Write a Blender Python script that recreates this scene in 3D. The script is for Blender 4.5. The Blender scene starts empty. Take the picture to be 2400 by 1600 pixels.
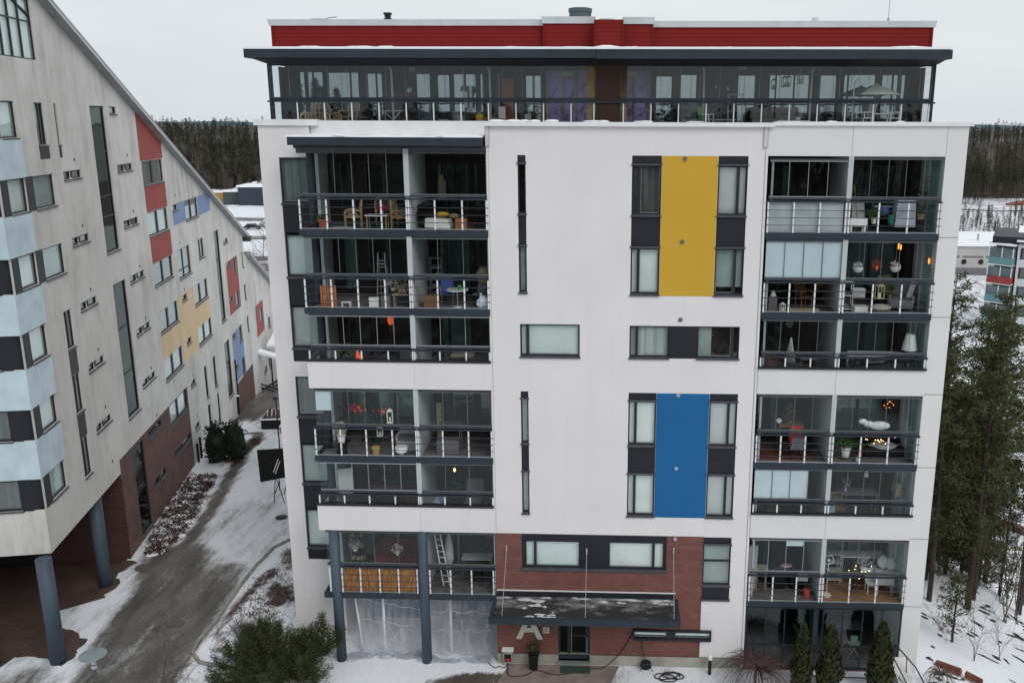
import bpy, bmesh, math, random
import numpy as np
from mathutils import Vector, Matrix, noise

R_ = math.radians
scene = bpy.context.scene
COL = scene.collection
PI = math.pi

# ------------------------------------------------------------------ mesh builder
class MB:
    def __init__(s):
        s.v = []; s.f = []
    def poly(s, pts):
        n = len(s.v); s.v += [tuple(p) for p in pts]; s.f.append(tuple(range(n, n + len(pts)))); return s
    def box(s, x0, x1, y0, y1, z0, z1):
        n = len(s.v)
        s.v += [(x0,y0,z0),(x1,y0,z0),(x1,y1,z0),(x0,y1,z0),(x0,y0,z1),(x1,y0,z1),(x1,y1,z1),(x0,y1,z1)]
        for q in ((0,3,2,1),(4,5,6,7),(0,1,5,4),(1,2,6,5),(2,3,7,6),(3,0,4,7)):
            s.f.append(tuple(n + i for i in q))
        return s
    def hexa(s, bot, top):
        n = len(s.v); s.v += [tuple(p) for p in bot] + [tuple(p) for p in top]
        k = len(bot)
        s.f.append(tuple(n + i for i in reversed(range(k)))); s.f.append(tuple(n + k + i for i in range(k)))
        for i in range(k):
            j = (i + 1) % k; s.f.append((n + i, n + j, n + k + j, n + k + i))
        return s
    def tube(s, p0, p1, r0, r1=None, n=8, cap=True):
        r1 = r0 if r1 is None else r1
        p0 = Vector(p0); p1 = Vector(p1); d = (p1 - p0)
        if d.length < 1e-6: return s
        d.normalize(); a = d.orthogonal().normalized(); b = d.cross(a)
        k = len(s.v)
        for p, r in ((p0, r0), (p1, r1)):
            for i in range(n):
                t = 2 * PI * i / n
                s.v.append(tuple(p + (a * math.cos(t) + b * math.sin(t)) * r))
        for i in range(n):
            j = (i + 1) % n; s.f.append((k + i, k + j, k + n + j, k + n + i))
        if cap:
            s.f.append(tuple(k + i for i in reversed(range(n)))); s.f.append(tuple(k + n + i for i in range(n)))
        return s
    def path(s, pts, r, n=6):
        for a, b in zip(pts, pts[1:]): s.tube(a, b, r, r, n)
        return s
    def bar(s, p0, p1, w, h=None):
        h = h or w; p0 = Vector(p0); p1 = Vector(p1); d = (p1 - p0).normalized()
        up = Vector((0,0,1)) if abs(d.z) < .95 else Vector((0,1,0))
        a = d.cross(up).normalized() * w / 2; b = a.cross(d).normalized() * h / 2
        return s.hexa([p0-a-b, p0+a-b, p0+a+b, p0-a+b], [p1-a-b, p1+a-b, p1+a+b, p1-a+b])
    def lathe(s, c, prof, n=16, sx=1, sy=1):
        k = len(s.v); m = len(prof)
        for r, z in prof:
            for i in range(n):
                t = 2 * PI * i / n; s.v.append((c[0] + r * sx * math.cos(t), c[1] + r * sy * math.sin(t), c[2] + z))
        for j in range(m - 1):
            for i in range(n):
                i2 = (i + 1) % n; s.f.append((k+j*n+i, k+j*n+i2, k+(j+1)*n+i2, k+(j+1)*n+i))
        s.f.append(tuple(k + i for i in reversed(range(n)))); s.f.append(tuple(k + (m-1)*n + i for i in range(n)))
        return s
    def blob(s, c, rx, ry, rz, seed=0, amp=.12, nu=10, nv=7):
        rnd = random.Random(seed); k = len(s.v)
        for j in range(1, nv):
            ph = PI * j / nv
            for i in range(nu):
                t = 2 * PI * i / nu; q = 1 + rnd.uniform(-amp, amp)
                s.v.append((c[0] + rx*q*math.sin(ph)*math.cos(t), c[1] + ry*q*math.sin(ph)*math.sin(t), c[2] + rz*q*math.cos(ph)))
        t0 = len(s.v); s.v.append((c[0], c[1], c[2]+rz)); b0 = len(s.v); s.v.append((c[0], c[1], c[2]-rz))
        for i in range(nu):
            i2 = (i+1) % nu
            s.f.append((t0, k+i, k+i2))
            for j in range(nv-2): s.f.append((k+j*nu+i, k+(j+1)*nu+i, k+(j+1)*nu+i2, k+j*nu+i2))
            s.f.append((b0, k+(nv-2)*nu+i2, k+(nv-2)*nu+i))
        return s
    def leaves(s, c, rad, n, size, rnd, flat=1.0, aspect=.45):
        for _ in range(n):
            while True:
                p = Vector((rnd.uniform(-1,1), rnd.uniform(-1,1), rnd.uniform(-1,1)))
                if p.length < 1: break
            p = Vector((p.x*rad, p.y*rad, p.z*rad*flat)) + Vector(c)
            d = Vector((rnd.gauss(0,1), rnd.gauss(0,1), rnd.gauss(0,.7)+.2)).normalized()
            a = d.orthogonal().normalized()
            a.rotate(Matrix.Rotation(rnd.uniform(0, 2*PI), 3, d))
            l = size * rnd.uniform(.6, 1.3); w = l * aspect * .5
            s.poly([p - a*w, p + d*l*.5 - a*w*.9, p + d*l, p + d*l*.5 + a*w*.9])
        return s
    def build(s, name, mat, parent=None, smooth=False, loc=None, bevel=0):
        me = bpy.data.meshes.new(name)
        me.from_pydata(s.v, [], s.f)
        me.materials.append(mat)
        if smooth:
            me.polygons.foreach_set('use_smooth', [True] * len(me.polygons))
        me.update()
        o = bpy.data.objects.new(name, me); COL.objects.link(o)
        if parent: o.parent = parent
        if loc: o.location = loc
        if bevel:
            b = o.modifiers.new('bevel', 'BEVEL'); b.width = bevel; b.segments = 2; b.limit_method = 'ANGLE'
        return o

def tag(o, label, cat, group=None):
    o['label'] = label; o['category'] = cat
    if group: o['group'] = group
    return o
def struct(o, kind='structure'):
    o['kind'] = kind; return o
def thing(name, label, cat, loc=(0,0,0), rz=0, group=None):
    o = bpy.data.objects.new(name, None); o.empty_display_size = .2; COL.objects.link(o)
    o.location = loc; o.rotation_euler = (0, 0, rz)
    return tag(o, label, cat, group)
def copy_tree(o, loc=None, rz=None, sc=None, parent=None, label=None):
    c = o.copy(); COL.objects.link(c); c.parent = parent
    for ch in list(o.children): copy_tree(ch, parent=c)
    if loc is not None: c.location = loc
    if rz is not None: c.rotation_euler = (0, 0, rz)
    if sc is not None: c.scale = (sc, sc, sc) if not isinstance(sc, tuple) else sc
    if label: c['label'] = label
    return c

# ------------------------------------------------------------------ materials
MATS = {}
def mat(name, col, rough=.7, metal=0, spec=.3, var=0, vscale=3, vstretch=(1,1,1), col2=None, bump=0, bscale=40, emit=None, es=1, detail=6, ramp=(.35,.65)):
    if name in MATS: return MATS[name]
    m = bpy.data.materials.new(name); m.use_nodes = True; nt = m.node_tree; N = nt.nodes; L = nt.links
    b = N['Principled BSDF']; b.inputs['Roughness'].default_value = rough; b.inputs['Metallic'].default_value = metal
    b.inputs['Specular IOR Level'].default_value = spec
    c = (*col, 1); b.inputs['Base Color'].default_value = c
    tc = N.new('ShaderNodeTexCoord')
    if var or col2:
        mp = N.new('ShaderNodeMapping'); mp.inputs['Scale'].default_value = vstretch
        nz = N.new('ShaderNodeTexNoise'); nz.inputs['Scale'].default_value = vscale; nz.inputs['Detail'].default_value = detail
        cr = N.new('ShaderNodeValToRGB'); cr.color_ramp.elements[0].position = ramp[0]; cr.color_ramp.elements[1].position = ramp[1]
        if col2: cr.color_ramp.elements[0].color = (*col2, 1); cr.color_ramp.elements[1].color = c
        else:
            cr.color_ramp.elements[0].color = (*[x*(1-var) for x in col], 1); cr.color_ramp.elements[1].color = (*[min(1, x*(1+var)) for x in col], 1)
        L.new(tc.outputs['Object'], mp.inputs[0]); L.new(mp.outputs[0], nz.inputs[0]); L.new(nz.outputs[0], cr.inputs[0]); L.new(cr.outputs[0], b.inputs['Base Color'])
    if bump:
        n2 = N.new('ShaderNodeTexNoise'); n2.inputs['Scale'].default_value = bscale; n2.inputs['Detail'].default_value = 4
        bp = N.new('ShaderNodeBump'); bp.inputs['Strength'].default_value = bump; bp.inputs['Distance'].default_value = .02
        L.new(tc.outputs['Object'], n2.inputs[0]); L.new(n2.outputs[0], bp.inputs['Height']); L.new(bp.outputs[0], b.inputs['Normal'])
    if emit:
        b.inputs['Emission Color'].default_value = (*emit, 1); b.inputs['Emission Strength'].default_value = es
    MATS[name] = m; return m

def glass_mat(name, tint=(.9,.95,.95), k=1.0, rough=.01, wav=.0, wscale=1.5, base=.0):
    m = bpy.data.materials.new(name); m.use_nodes = True; nt = m.node_tree; N = nt.nodes; L = nt.links
    N.remove(N['Principled BSDF']); out = N['Material Output']
    tr = N.new('ShaderNodeBsdfTransparent'); tr.inputs[0].default_value = (*tint, 1)
    gl = N.new('ShaderNodeBsdfGlossy'); gl.inputs['Roughness'].default_value = rough; gl.inputs[0].default_value = (.95,1,1,1)
    ge = N.new('ShaderNodeNewGeometry'); vd = N.new('ShaderNodeVectorMath'); vd.operation = 'DOT_PRODUCT'
    L.new(ge.outputs['Incoming'], vd.inputs[0]); L.new(ge.outputs['Normal'], vd.inputs[1])
    ab = N.new('ShaderNodeMath'); ab.operation = 'ABSOLUTE'; L.new(vd.outputs['Value'], ab.inputs[0])
    om = N.new('ShaderNodeMath'); om.operation = 'SUBTRACT'; om.inputs[0].default_value = 1; om.use_clamp = True; L.new(ab.outputs[0], om.inputs[1])
    pw = N.new('ShaderNodeMath'); pw.operation = 'POWER'; pw.inputs[1].default_value = 5; L.new(om.outputs[0], pw.inputs[0])
    fr = N.new('ShaderNodeMath'); fr.operation = 'MULTIPLY_ADD'; fr.inputs[1].default_value = .96; fr.inputs[2].default_value = .04; L.new(pw.outputs[0], fr.inputs[0])
    mu = N.new('ShaderNodeMath'); mu.operation = 'MULTIPLY_ADD'; mu.inputs[1].default_value = k; mu.inputs[2].default_value = base; mu.use_clamp = True
    mx = N.new('ShaderNodeMixShader')
    L.new(fr.outputs[0], mu.inputs[0]); L.new(mu.outputs[0], mx.inputs[0]); L.new(tr.outputs[0], mx.inputs[1]); L.new(gl.outputs[0], mx.inputs[2]); L.new(mx.outputs[0], out.inputs[0])
    if wav:
        tc = N.new('ShaderNodeTexCoord'); n2 = N.new('ShaderNodeTexNoise'); n2.inputs['Scale'].default_value = wscale; n2.inputs['Detail'].default_value = 2
        bp = N.new('ShaderNodeBump'); bp.inputs['Strength'].default_value = wav; bp.inputs['Distance'].default_value = .05
        L.new(tc.outputs['Object'], n2.inputs[0]); L.new(n2.outputs[0], bp.inputs['Height']); L.new(bp.outputs[0], gl.inputs['Normal'])
    MATS[name] = m; return m

def brick_mat(name, c1, c2, mortar, w=.29, h=.085, rough=.85, msize=.006, joints=None):
    m = bpy.data.materials.new(name); m.use_nodes = True; nt = m.node_tree; N = nt.nodes; L = nt.links
    b = N['Principled BSDF']; b.inputs['Roughness'].default_value = rough
    tc = N.new('ShaderNodeTexCoord'); sp = N.new('ShaderNodeSeparateXYZ'); cb = N.new('ShaderNodeCombineXYZ')
    ad = N.new('ShaderNodeMath'); ad.operation = 'ADD'
    L.new(tc.outputs['Object'], sp.inputs[0]); L.new(sp.outputs[0], ad.inputs[0]); L.new(sp.outputs[1], ad.inputs[1])
    L.new(ad.outputs[0], cb.inputs[0]); L.new(sp.outputs[2], cb.inputs[1])
    br = N.new('ShaderNodeTexBrick'); br.inputs['Scale'].default_value = 1; br.inputs['Brick Width'].default_value = w; br.inputs['Row Height'].default_value = h
    br.inputs['Mortar Size'].default_value = msize; br.inputs['Color1'].default_value = (*c1,1); br.inputs['Color2'].default_value = (*c2,1); br.inputs['Mortar'].default_value = (*mortar,1)
    br.inputs['Bias'].default_value = 0
    L.new(cb.outputs[0], br.inputs[0])
    nz = N.new('ShaderNodeTexNoise'); nz.inputs['Scale'].default_value = .9; nz.inputs['Detail'].default_value = 8
    mx = N.new('ShaderNodeMix'); mx.data_type = 'RGBA'; mx.blend_type = 'MULTIPLY'; mx.inputs[0].default_value = .6
    cr = N.new('ShaderNodeValToRGB'); cr.color_ramp.elements[0].color = (.62,.6,.6,1); cr.color_ramp.elements[1].color = (1.15,1.1,1.1,1); cr.color_ramp.elements[0].position = .3; cr.color_ramp.elements[1].position = .7
    L.new(tc.outputs['Object'], nz.inputs[0]); L.new(nz.outputs[0], cr.inputs[0]); L.new(br.outputs[0], mx.inputs[6]); L.new(cr.outputs[0], mx.inputs[7])
    last = mx.outputs[2]
    if joints:
        fr = N.new('ShaderNodeMath'); fr.operation = 'PINGPONG'; fr.inputs[1].default_value = joints / 2
        L.new(sp.outputs[2], fr.inputs[0]); lt = N.new('ShaderNodeMath'); lt.operation = 'LESS_THAN'; lt.inputs[1].default_value = .009; L.new(fr.outputs[0], lt.inputs[0])
        m2 = N.new('ShaderNodeMix'); m2.data_type = 'RGBA'; m2.inputs[7].default_value = (*mortar, 1)
        ml = N.new('ShaderNodeMath'); ml.operation = 'MULTIPLY'; ml.inputs[1].default_value = .8; L.new(lt.outputs[0], ml.inputs[0])
        L.new(ml.outputs[0], m2.inputs[0]); L.new(last, m2.inputs[6]); last = m2.outputs[2]
    L.new(last, b.inputs['Base Color'])
    bp = N.new('ShaderNodeBump'); bp.inputs['Strength'].default_value = .4; bp.inputs['Distance'].default_value = .01
    L.new(br.outputs[1], bp.inputs['Height']); bp.invert = True; L.new(bp.outputs[0], b.inputs['Normal'])
    MATS[name] = m; return m

def render_mat():
    m = mat('white_render', (.72,.70,.705), .85, var=.03, vscale=.45, bump=.25, bscale=90)
    nt = m.node_tree; N = nt.nodes; L = nt.links; b = N['Principled BSDF']; src = b.inputs['Base Color'].links[0].from_socket
    tc = N.new('ShaderNodeTexCoord'); mp = N.new('ShaderNodeMapping'); mp.inputs['Scale'].default_value = (2.2, 2.2, .12); n = N.new('ShaderNodeTexNoise'); n.inputs['Scale'].default_value = 1; n.inputs['Detail'].default_value = 8; n.inputs['Roughness'].default_value = .65
    r = N.new('ShaderNodeMapRange'); r.inputs[1].default_value = .52; r.inputs[2].default_value = .8; r.inputs[3].default_value = 0; r.inputs[4].default_value = .16
    mx = N.new('ShaderNodeMix'); mx.data_type = 'RGBA'; mx.inputs[7].default_value = (.42,.40,.385,1)
    L.new(tc.outputs['Object'], mp.inputs[0]); L.new(mp.outputs[0], n.inputs[0]); L.new(n.outputs[0], r.inputs[0]); L.new(r.outputs[0], mx.inputs[0]); L.new(src, mx.inputs[6]); L.new(mx.outputs[2], b.inputs['Base Color'])
    return m
M_white = render_mat()
M_pier = mat('pale_panel', (.68,.675,.67), .8, var=.03, vscale=.6, bump=.1, bscale=60)
M_cap = mat('white_metal_cap', (.74,.74,.75), .45, var=.03, vscale=2)
M_capg = mat('pale_grey_cap', (.60,.64,.65), .4, var=.06, vscale=1.5)
M_snow = mat('snow', (.86,.87,.90), .75, var=.04, vscale=4, bump=.5, bscale=9, spec=.2)
M_navy = mat('slate_metal', (.027,.035,.046), .5, var=.12, vscale=1.2, spec=.3)
M_col = mat('slate_column', (.055,.075,.10), .55, var=.18, vscale=.8, vstretch=(1,1,.4), spec=.3)
M_dark = mat('charcoal_panel', (.017,.018,.024), .5, var=.1, vscale=2)
M_frame = mat('charcoal_frame', (.022,.023,.028), .45, var=.1, vscale=3)
M_sill = mat('grey_sill', (.075,.075,.09), .45, var=.15, vscale=4)
M_rail = mat('dark_rail', (.05,.055,.065), .4, metal=.3)
M_prof = mat('grey_profile', (.050,.053,.063), .45, var=.12, vscale=3)
M_post = mat('light_post', (.72,.74,.76), .35, var=.03)
M_alu = mat('aluminium', (.42,.44,.46), .35, metal=.6)
M_yellow = mat('ochre_render', (.56,.335,.035), .8, var=.03, vscale=.6, bump=.1, bscale=90)
M_blue = mat('blue_render', (.010,.115,.30), .8, var=.04, vscale=.6, bump=.1, bscale=90)
M_brick = brick_mat('red_brick', (.20,.078,.062), (.155,.060,.050), (.235,.11,.095), joints=.6)
M_brick2 = brick_mat('brown_brick', (.125,.068,.060), (.10,.055,.050), (.19,.14,.13), w=.6, h=.3, msize=.006)
M_brick3 = brick_mat('dark_brown_brick', (.062,.026,.022), (.05,.021,.018), (.10,.06,.055), w=.6, h=.3, msize=.006)  # darker brown brick copy: undercroft shade in its colour; also penthouse end wall
M_plinth = mat('concrete_plinth', (.34,.33,.29), .85, var=.16, vscale=1.6, bump=.2)
M_redclad = None
M_redpan = mat('red_panel', (.29,.050,.045), .6, var=.05, vscale=.7)
M_lblue = mat('light_blue_panel', (.46,.57,.62), .38, var=.12, vscale=1.1, spec=.6, detail=9)
M_mblue = mat('mid_blue_panel', (.17,.25,.42), .6, var=.05, vscale=.8)
M_peach = mat('peach_render', (.66,.49,.31), .75, var=.07, vscale=.6, vstretch=(1,1,.4))
M_int = mat('unlit_room', (.022,.020,.020), .9, var=.3, vscale=.8)  # darkness of unlit rooms put into a near-black colour
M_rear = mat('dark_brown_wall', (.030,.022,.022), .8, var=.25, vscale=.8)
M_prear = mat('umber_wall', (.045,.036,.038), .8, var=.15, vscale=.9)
M_wood = mat('timber', (.22,.14,.08), .7, var=.2, vscale=3, vstretch=(1,6,1))
M_wood2 = mat('pale_timber', (.38,.30,.21), .7, var=.15, vscale=3)
M_orw = mat('orange_timber', (.42,.16,.07), .6, var=.15, vscale=4)
M_rattan = mat('rattan', (.42,.30,.18), .6, var=.15, vscale=15)
M_wht = mat('white_paint', (.72,.72,.71), .5, var=.03)
M_gry = mat('grey_fabric', (.16,.16,.17), .9, var=.12, vscale=8)
M_lgry = mat('light_grey_fabric', (.42,.42,.43), .9, var=.1, vscale=8)
M_blk = mat('black_plastic', (.012,.012,.013), .45)
M_terr = mat('terracotta', (.40,.11,.055), .7, var=.12, vscale=6)
M_green = mat('houseplant_leaf', (.055,.10,.03), .6, var=.3, vscale=8)
M_xmas = mat('spruce_needles', (.018,.040,.028), .7, var=.3, vscale=6)
M_flow = mat('cream_flowers', (.75,.72,.48), .7, var=.15, vscale=12)
M_red = mat('red_fabric', (.50,.02,.03), .8, var=.1, vscale=6)
M_bluef = mat('blue_fabric', (.06,.09,.30), .8, var=.15, vscale=6)
M_teal = mat('teal_plastic', (.02,.16,.13), .5)
M_lime = mat('green_fabric', (.12,.30,.12), .8)
M_yelf = mat('yellow_fabric', (.55,.33,.03), .8, var=.1)
M_cushion = mat('tan_cushion', (.30,.25,.17), .9, var=.15, vscale=8)
M_umb = mat('cream_parasol', (.82,.84,.74), .8, var=.05)
M_umb2 = mat('taupe_parasol', (.27,.27,.23), .8, var=.05)
M_purple = mat('purple_board', (.46,.34,.85), .6, var=.08, vscale=1.2)
M_ink = mat('dark_print', (.03,.02,.07), .7)
M_glow = mat('orange_bulb', (.9,.3,.05), .4, emit=(1,.32,.05), es=2.5)
M_gloww = mat('warm_bulb', (1,.75,.4), .4, emit=(1,.62,.25), es=3.5)
M_glowr = mat('red_lamp', (.8,.08,.04), .4, emit=(1,.16,.05), es=.45)
M_blind = mat('pale_blind', (.70,.80,.79), .7, var=.03, vscale=1.2, vstretch=(1,1,.6))
M_blindw = mat('white_blind', (.78,.82,.81), .7, var=.08, vscale=1.0)
M_blindg = mat('sage_blind', (.30,.37,.35), .8, var=.12, vscale=1.5)
M_curt = mat('grey_curtain', (.20,.23,.22), .85, var=.28, vscale=7, vstretch=(1,1,.04))
M_curtl = mat('pale_curtain', (.42,.47,.45), .85, var=.22, vscale=7, vstretch=(1,1,.04))
M_curtd = mat('dark_curtain', (.075,.08,.08), .85, var=.35, vscale=7, vstretch=(1,1,.04))
M_floor = mat('grey_decking', (.15,.14,.14), .7, var=.2, vscale=4)
M_floorw = mat('wooden_decking', (.30,.17,.09), .6, var=.25, vscale=3, vstretch=(.5,6,1))
M_part = mat('pale_partition', (.46,.48,.49), .7, var=.05, vscale=.8)
M_ceil = mat('balcony_ceiling', (.10,.105,.11), .8)
M_rust = mat('rusted_metal', (.14,.05,.035), .8, var=.3, vscale=4)
M_soil = mat('dead_heather', (.075,.042,.034), .9, var=.4, vscale=5)
M_bark = mat('bark', (.050,.036,.031), .9, var=.35, vscale=3, vstretch=(1,1,.25), bump=.5, bscale=12)
M_birch = mat('grey_twigs', (.12,.095,.085), .9, var=.25, vscale=3)
M_redtw = mat('red_twigs', (.085,.052,.050), .9, var=.25, vscale=5)
M_pine = mat('pine_needles', (.044,.058,.024), .75, col2=(.080,.085,.032), vscale=.9, ramp=(.35,.7), spec=.25)
M_pined = mat('dark_needles', (.034,.044,.020), .75, col2=(.066,.070,.030), vscale=.8, ramp=(.35,.7), spec=.25)
M_mugo = mat('mugo_needles', (.056,.068,.024), .75, col2=(.026,.034,.014), vscale=1.3, ramp=(.35,.65), spec=.25)
M_thuja = mat('thuja_leaves', (.035,.045,.020), .8, col2=(.070,.060,.028), vscale=2.2, ramp=(.3,.7), spec=.2)
M_junip = mat('juniper_leaves', (.020,.028,.018), .8, var=.35, vscale=2, spec=.2)

G_win = glass_mat('window_glass', (.97,.985,.98), k=1.0, wav=.10, wscale=1.6, base=.02)
G_winb = glass_mat('stair_glass', (.55,.62,.60), k=.55, wav=.05, wscale=1.0, base=.0)
G_balc = glass_mat('balcony_glass', (.96,.975,.975), k=.5, wav=.04, wscale=.8)
G_pent = glass_mat('penthouse_glass', (.96,.975,.98), k=.7, base=.0)
G_rear = glass_mat('rear_glass', (.80,.86,.86), k=.8, base=.0, wav=.05)
G_frost = mat('frosted_glass', (.36,.40,.41), .25, spec=.6, var=.14, vscale=1.3)
G_screen = mat('pale_blue_screen', (.56,.66,.69), .35, spec=.5, var=.05, vscale=1.5)

# cladding with horizontal lap joints
def clad_mat(name, col, pitch, rough=.5, dark=.45):
    m = bpy.data.materials.new(name); m.use_nodes = True; nt = m.node_tree; N = nt.nodes; L = nt.links
    b = N['Principled BSDF']; b.inputs['Roughness'].default_value = rough + .15; b.inputs['Specular IOR Level'].default_value = .15
    tc = N.new('ShaderNodeTexCoord'); sp = N.new('ShaderNodeSeparateXYZ'); L.new(tc.outputs['Object'], sp.inputs[0])
    dv = N.new('ShaderNodeMath'); dv.operation = 'DIVIDE'; dv.inputs[1].default_value = pitch; L.new(sp.outputs[2], dv.inputs[0])
    fr = N.new('ShaderNodeMath'); fr.operation = 'FRACT'; L.new(dv.outputs[0], fr.inputs[0])
    cr = N.new('ShaderNodeValToRGB'); e = cr.color_ramp.elements; e[0].position = 0; e[0].color = (*[c*dark for c in col],1); e[1].position = .16; e[1].color = (*col,1)
    L.new(fr.outputs[0], cr.inputs[0]); L.new(cr.outputs[0], b.inputs['Base Color'])
    bp = N.new('ShaderNodeBump'); bp.inputs['Strength'].default_value = .8; bp.inputs['Distance'].default_value = .03; L.new(fr.outputs[0], bp.inputs['Height']); L.new(bp.outputs[0], b.inputs['Normal'])
    MATS[name] = m; return m
M_redclad = clad_mat('red_cladding', (.20,.015,.014), .15, dark=.3)
M_brclad = clad_mat('brown_boarding', (.062,.040,.034), .10)
M_blindl = clad_mat('slatted_blind', (.78,.80,.79), .05, .7, .8)

# stained concrete of the sloping building
def stained():
    m = bpy.data.materials.new('stained_concrete'); m.use_nodes = True; nt = m.node_tree; N = nt.nodes; L = nt.links
    b = N['Principled BSDF']; b.inputs['Roughness'].default_value = .9
    tc = N.new('ShaderNodeTexCoord')
    def nz(scale, st, det, p0, p1, rough=.5):
        mp = N.new('ShaderNodeMapping'); mp.inputs['Scale'].default_value = st; n = N.new('ShaderNodeTexNoise'); n.inputs['Scale'].default_value = scale; n.inputs['Detail'].default_value = det; n.inputs['Roughness'].default_value = rough
        r = N.new('ShaderNodeMapRange'); r.inputs[1].default_value = p0; r.inputs[2].default_value = p1
        L.new(tc.outputs['Object'], mp.inputs[0]); L.new(mp.outputs[0], n.inputs[0]); L.new(n.outputs[0], r.inputs[0]); return r.outputs[0]
    streak = nz(.8, (1.5, 1.5, .16), 9, .47, .80, .68)
    fine = nz(2.2, (5.5, 5.5, .16), 4, .50, .72)
    big = nz(.30, (1, 1, .7), 7, .36, .66, .62)
    def mul(a, c):
        q = N.new('ShaderNodeMath'); q.operation = 'MULTIPLY'; L.new(a, q.inputs[0])
        if isinstance(c, float): q.inputs[1].default_value = c
        else: L.new(c, q.inputs[1])
        return q.outputs[0]
    f = mul(streak, big); g = mul(mul(fine, big), .30)
    # rain staining is strongest in the first metres below the sloping roof edge
    sp = N.new('ShaderNodeSeparateXYZ'); L.new(tc.outputs['Object'], sp.inputs[0])
    dd = N.new('ShaderNodeMath'); dd.operation = 'MULTIPLY_ADD'; dd.inputs[1].default_value = .3857; L.new(sp.outputs[0], dd.inputs[0]); L.new(sp.outputs[2], dd.inputs[2])
    ms = N.new('ShaderNodeMapRange'); ms.inputs[1].default_value = 15; ms.inputs[2].default_value = 25.5; ms.inputs[3].default_value = .5; ms.inputs[4].default_value = 1.25; L.new(dd.outputs[0], ms.inputs[0])
    blot = nz(.55, (1, 1, .5), 9, .52, .80, .7)
    a0 = N.new('ShaderNodeMath'); a0.operation = 'ADD'; L.new(mul(mul(f, .9), ms.outputs[0]), a0.inputs[0]); L.new(mul(g, ms.outputs[0]), a0.inputs[1])
    a = N.new('ShaderNodeMath'); a.operation = 'ADD'; a.use_clamp = True; L.new(a0.outputs[0], a.inputs[0]); L.new(mul(blot, .52), a.inputs[1])
    base = N.new('ShaderNodeMix'); base.data_type = 'RGBA'; base.inputs[6].default_value = (.63,.615,.595,1); base.inputs[7].default_value = (.45,.435,.40,1); L.new(mul(big, .55), base.inputs[0])
    mx = N.new('ShaderNodeMix'); mx.data_type = 'RGBA'; mx.inputs[7].default_value = (.17,.165,.13,1)
    L.new(a.outputs[0], mx.inputs[0]); L.new(base.outputs[2], mx.inputs[6]); L.new(mx.outputs[2], b.inputs['Base Color'])
    return m
M_conc = stained()

# ------------------------------------------------------------------ terrain height
def sstep(a, b, x):
    t = max(0., min(1., (x - a) / (b - a))); return t * t * (3 - 2 * t)
def gz(x, y):
    z = 0.
    # left corridor falls away behind the sloping building
    z -= 1.0 * sstep(26, 34, y) * (1 - sstep(-4, 6, x)) + 3.2 * sstep(34, 62, y) * (1 - sstep(-4, 6, x))
    # rocky knoll falls to the right and to the rear
    t = x - 18.2
    if t > 0 or y > 8:
        w = sstep(-4, 6, x)
        d = max(0., t) * .17 + max(0., t - 5.5) * .42 + max(0., y - 9.5) * .26
        z -= w * min(d, 10.5)
    z -= w_far(x, y)
    # hills
    r = math.hypot(x, y)
    hl = sstep(300, 520, y - .12 * x) * 15 * (1 - sstep(40, 120, x))
    hr = sstep(375, 560, y + .1 * (x - 180)) * 19.5 * sstep(40, 120, x)
    rise = sstep(-60, -140, y) * 9
    z += hl + hr + rise
    if r > 12: z += (noise.noise(Vector((x*.05, y*.05, 0))) * .8) * sstep(30, 80, r)
    if x > 17.4 and y > -12 and y < 40: z += noise.noise(Vector((x*.35, y*.35, 3))) * .22 * sstep(18.2, 20, x)
    return z
def w_far(x, y):
    return 0.6 * sstep(70, 150, y) * (1 - sstep(-4, 6, x))
def gpt(x, y, dz=0): return (x, y, gz(x, y) + dz)

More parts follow.
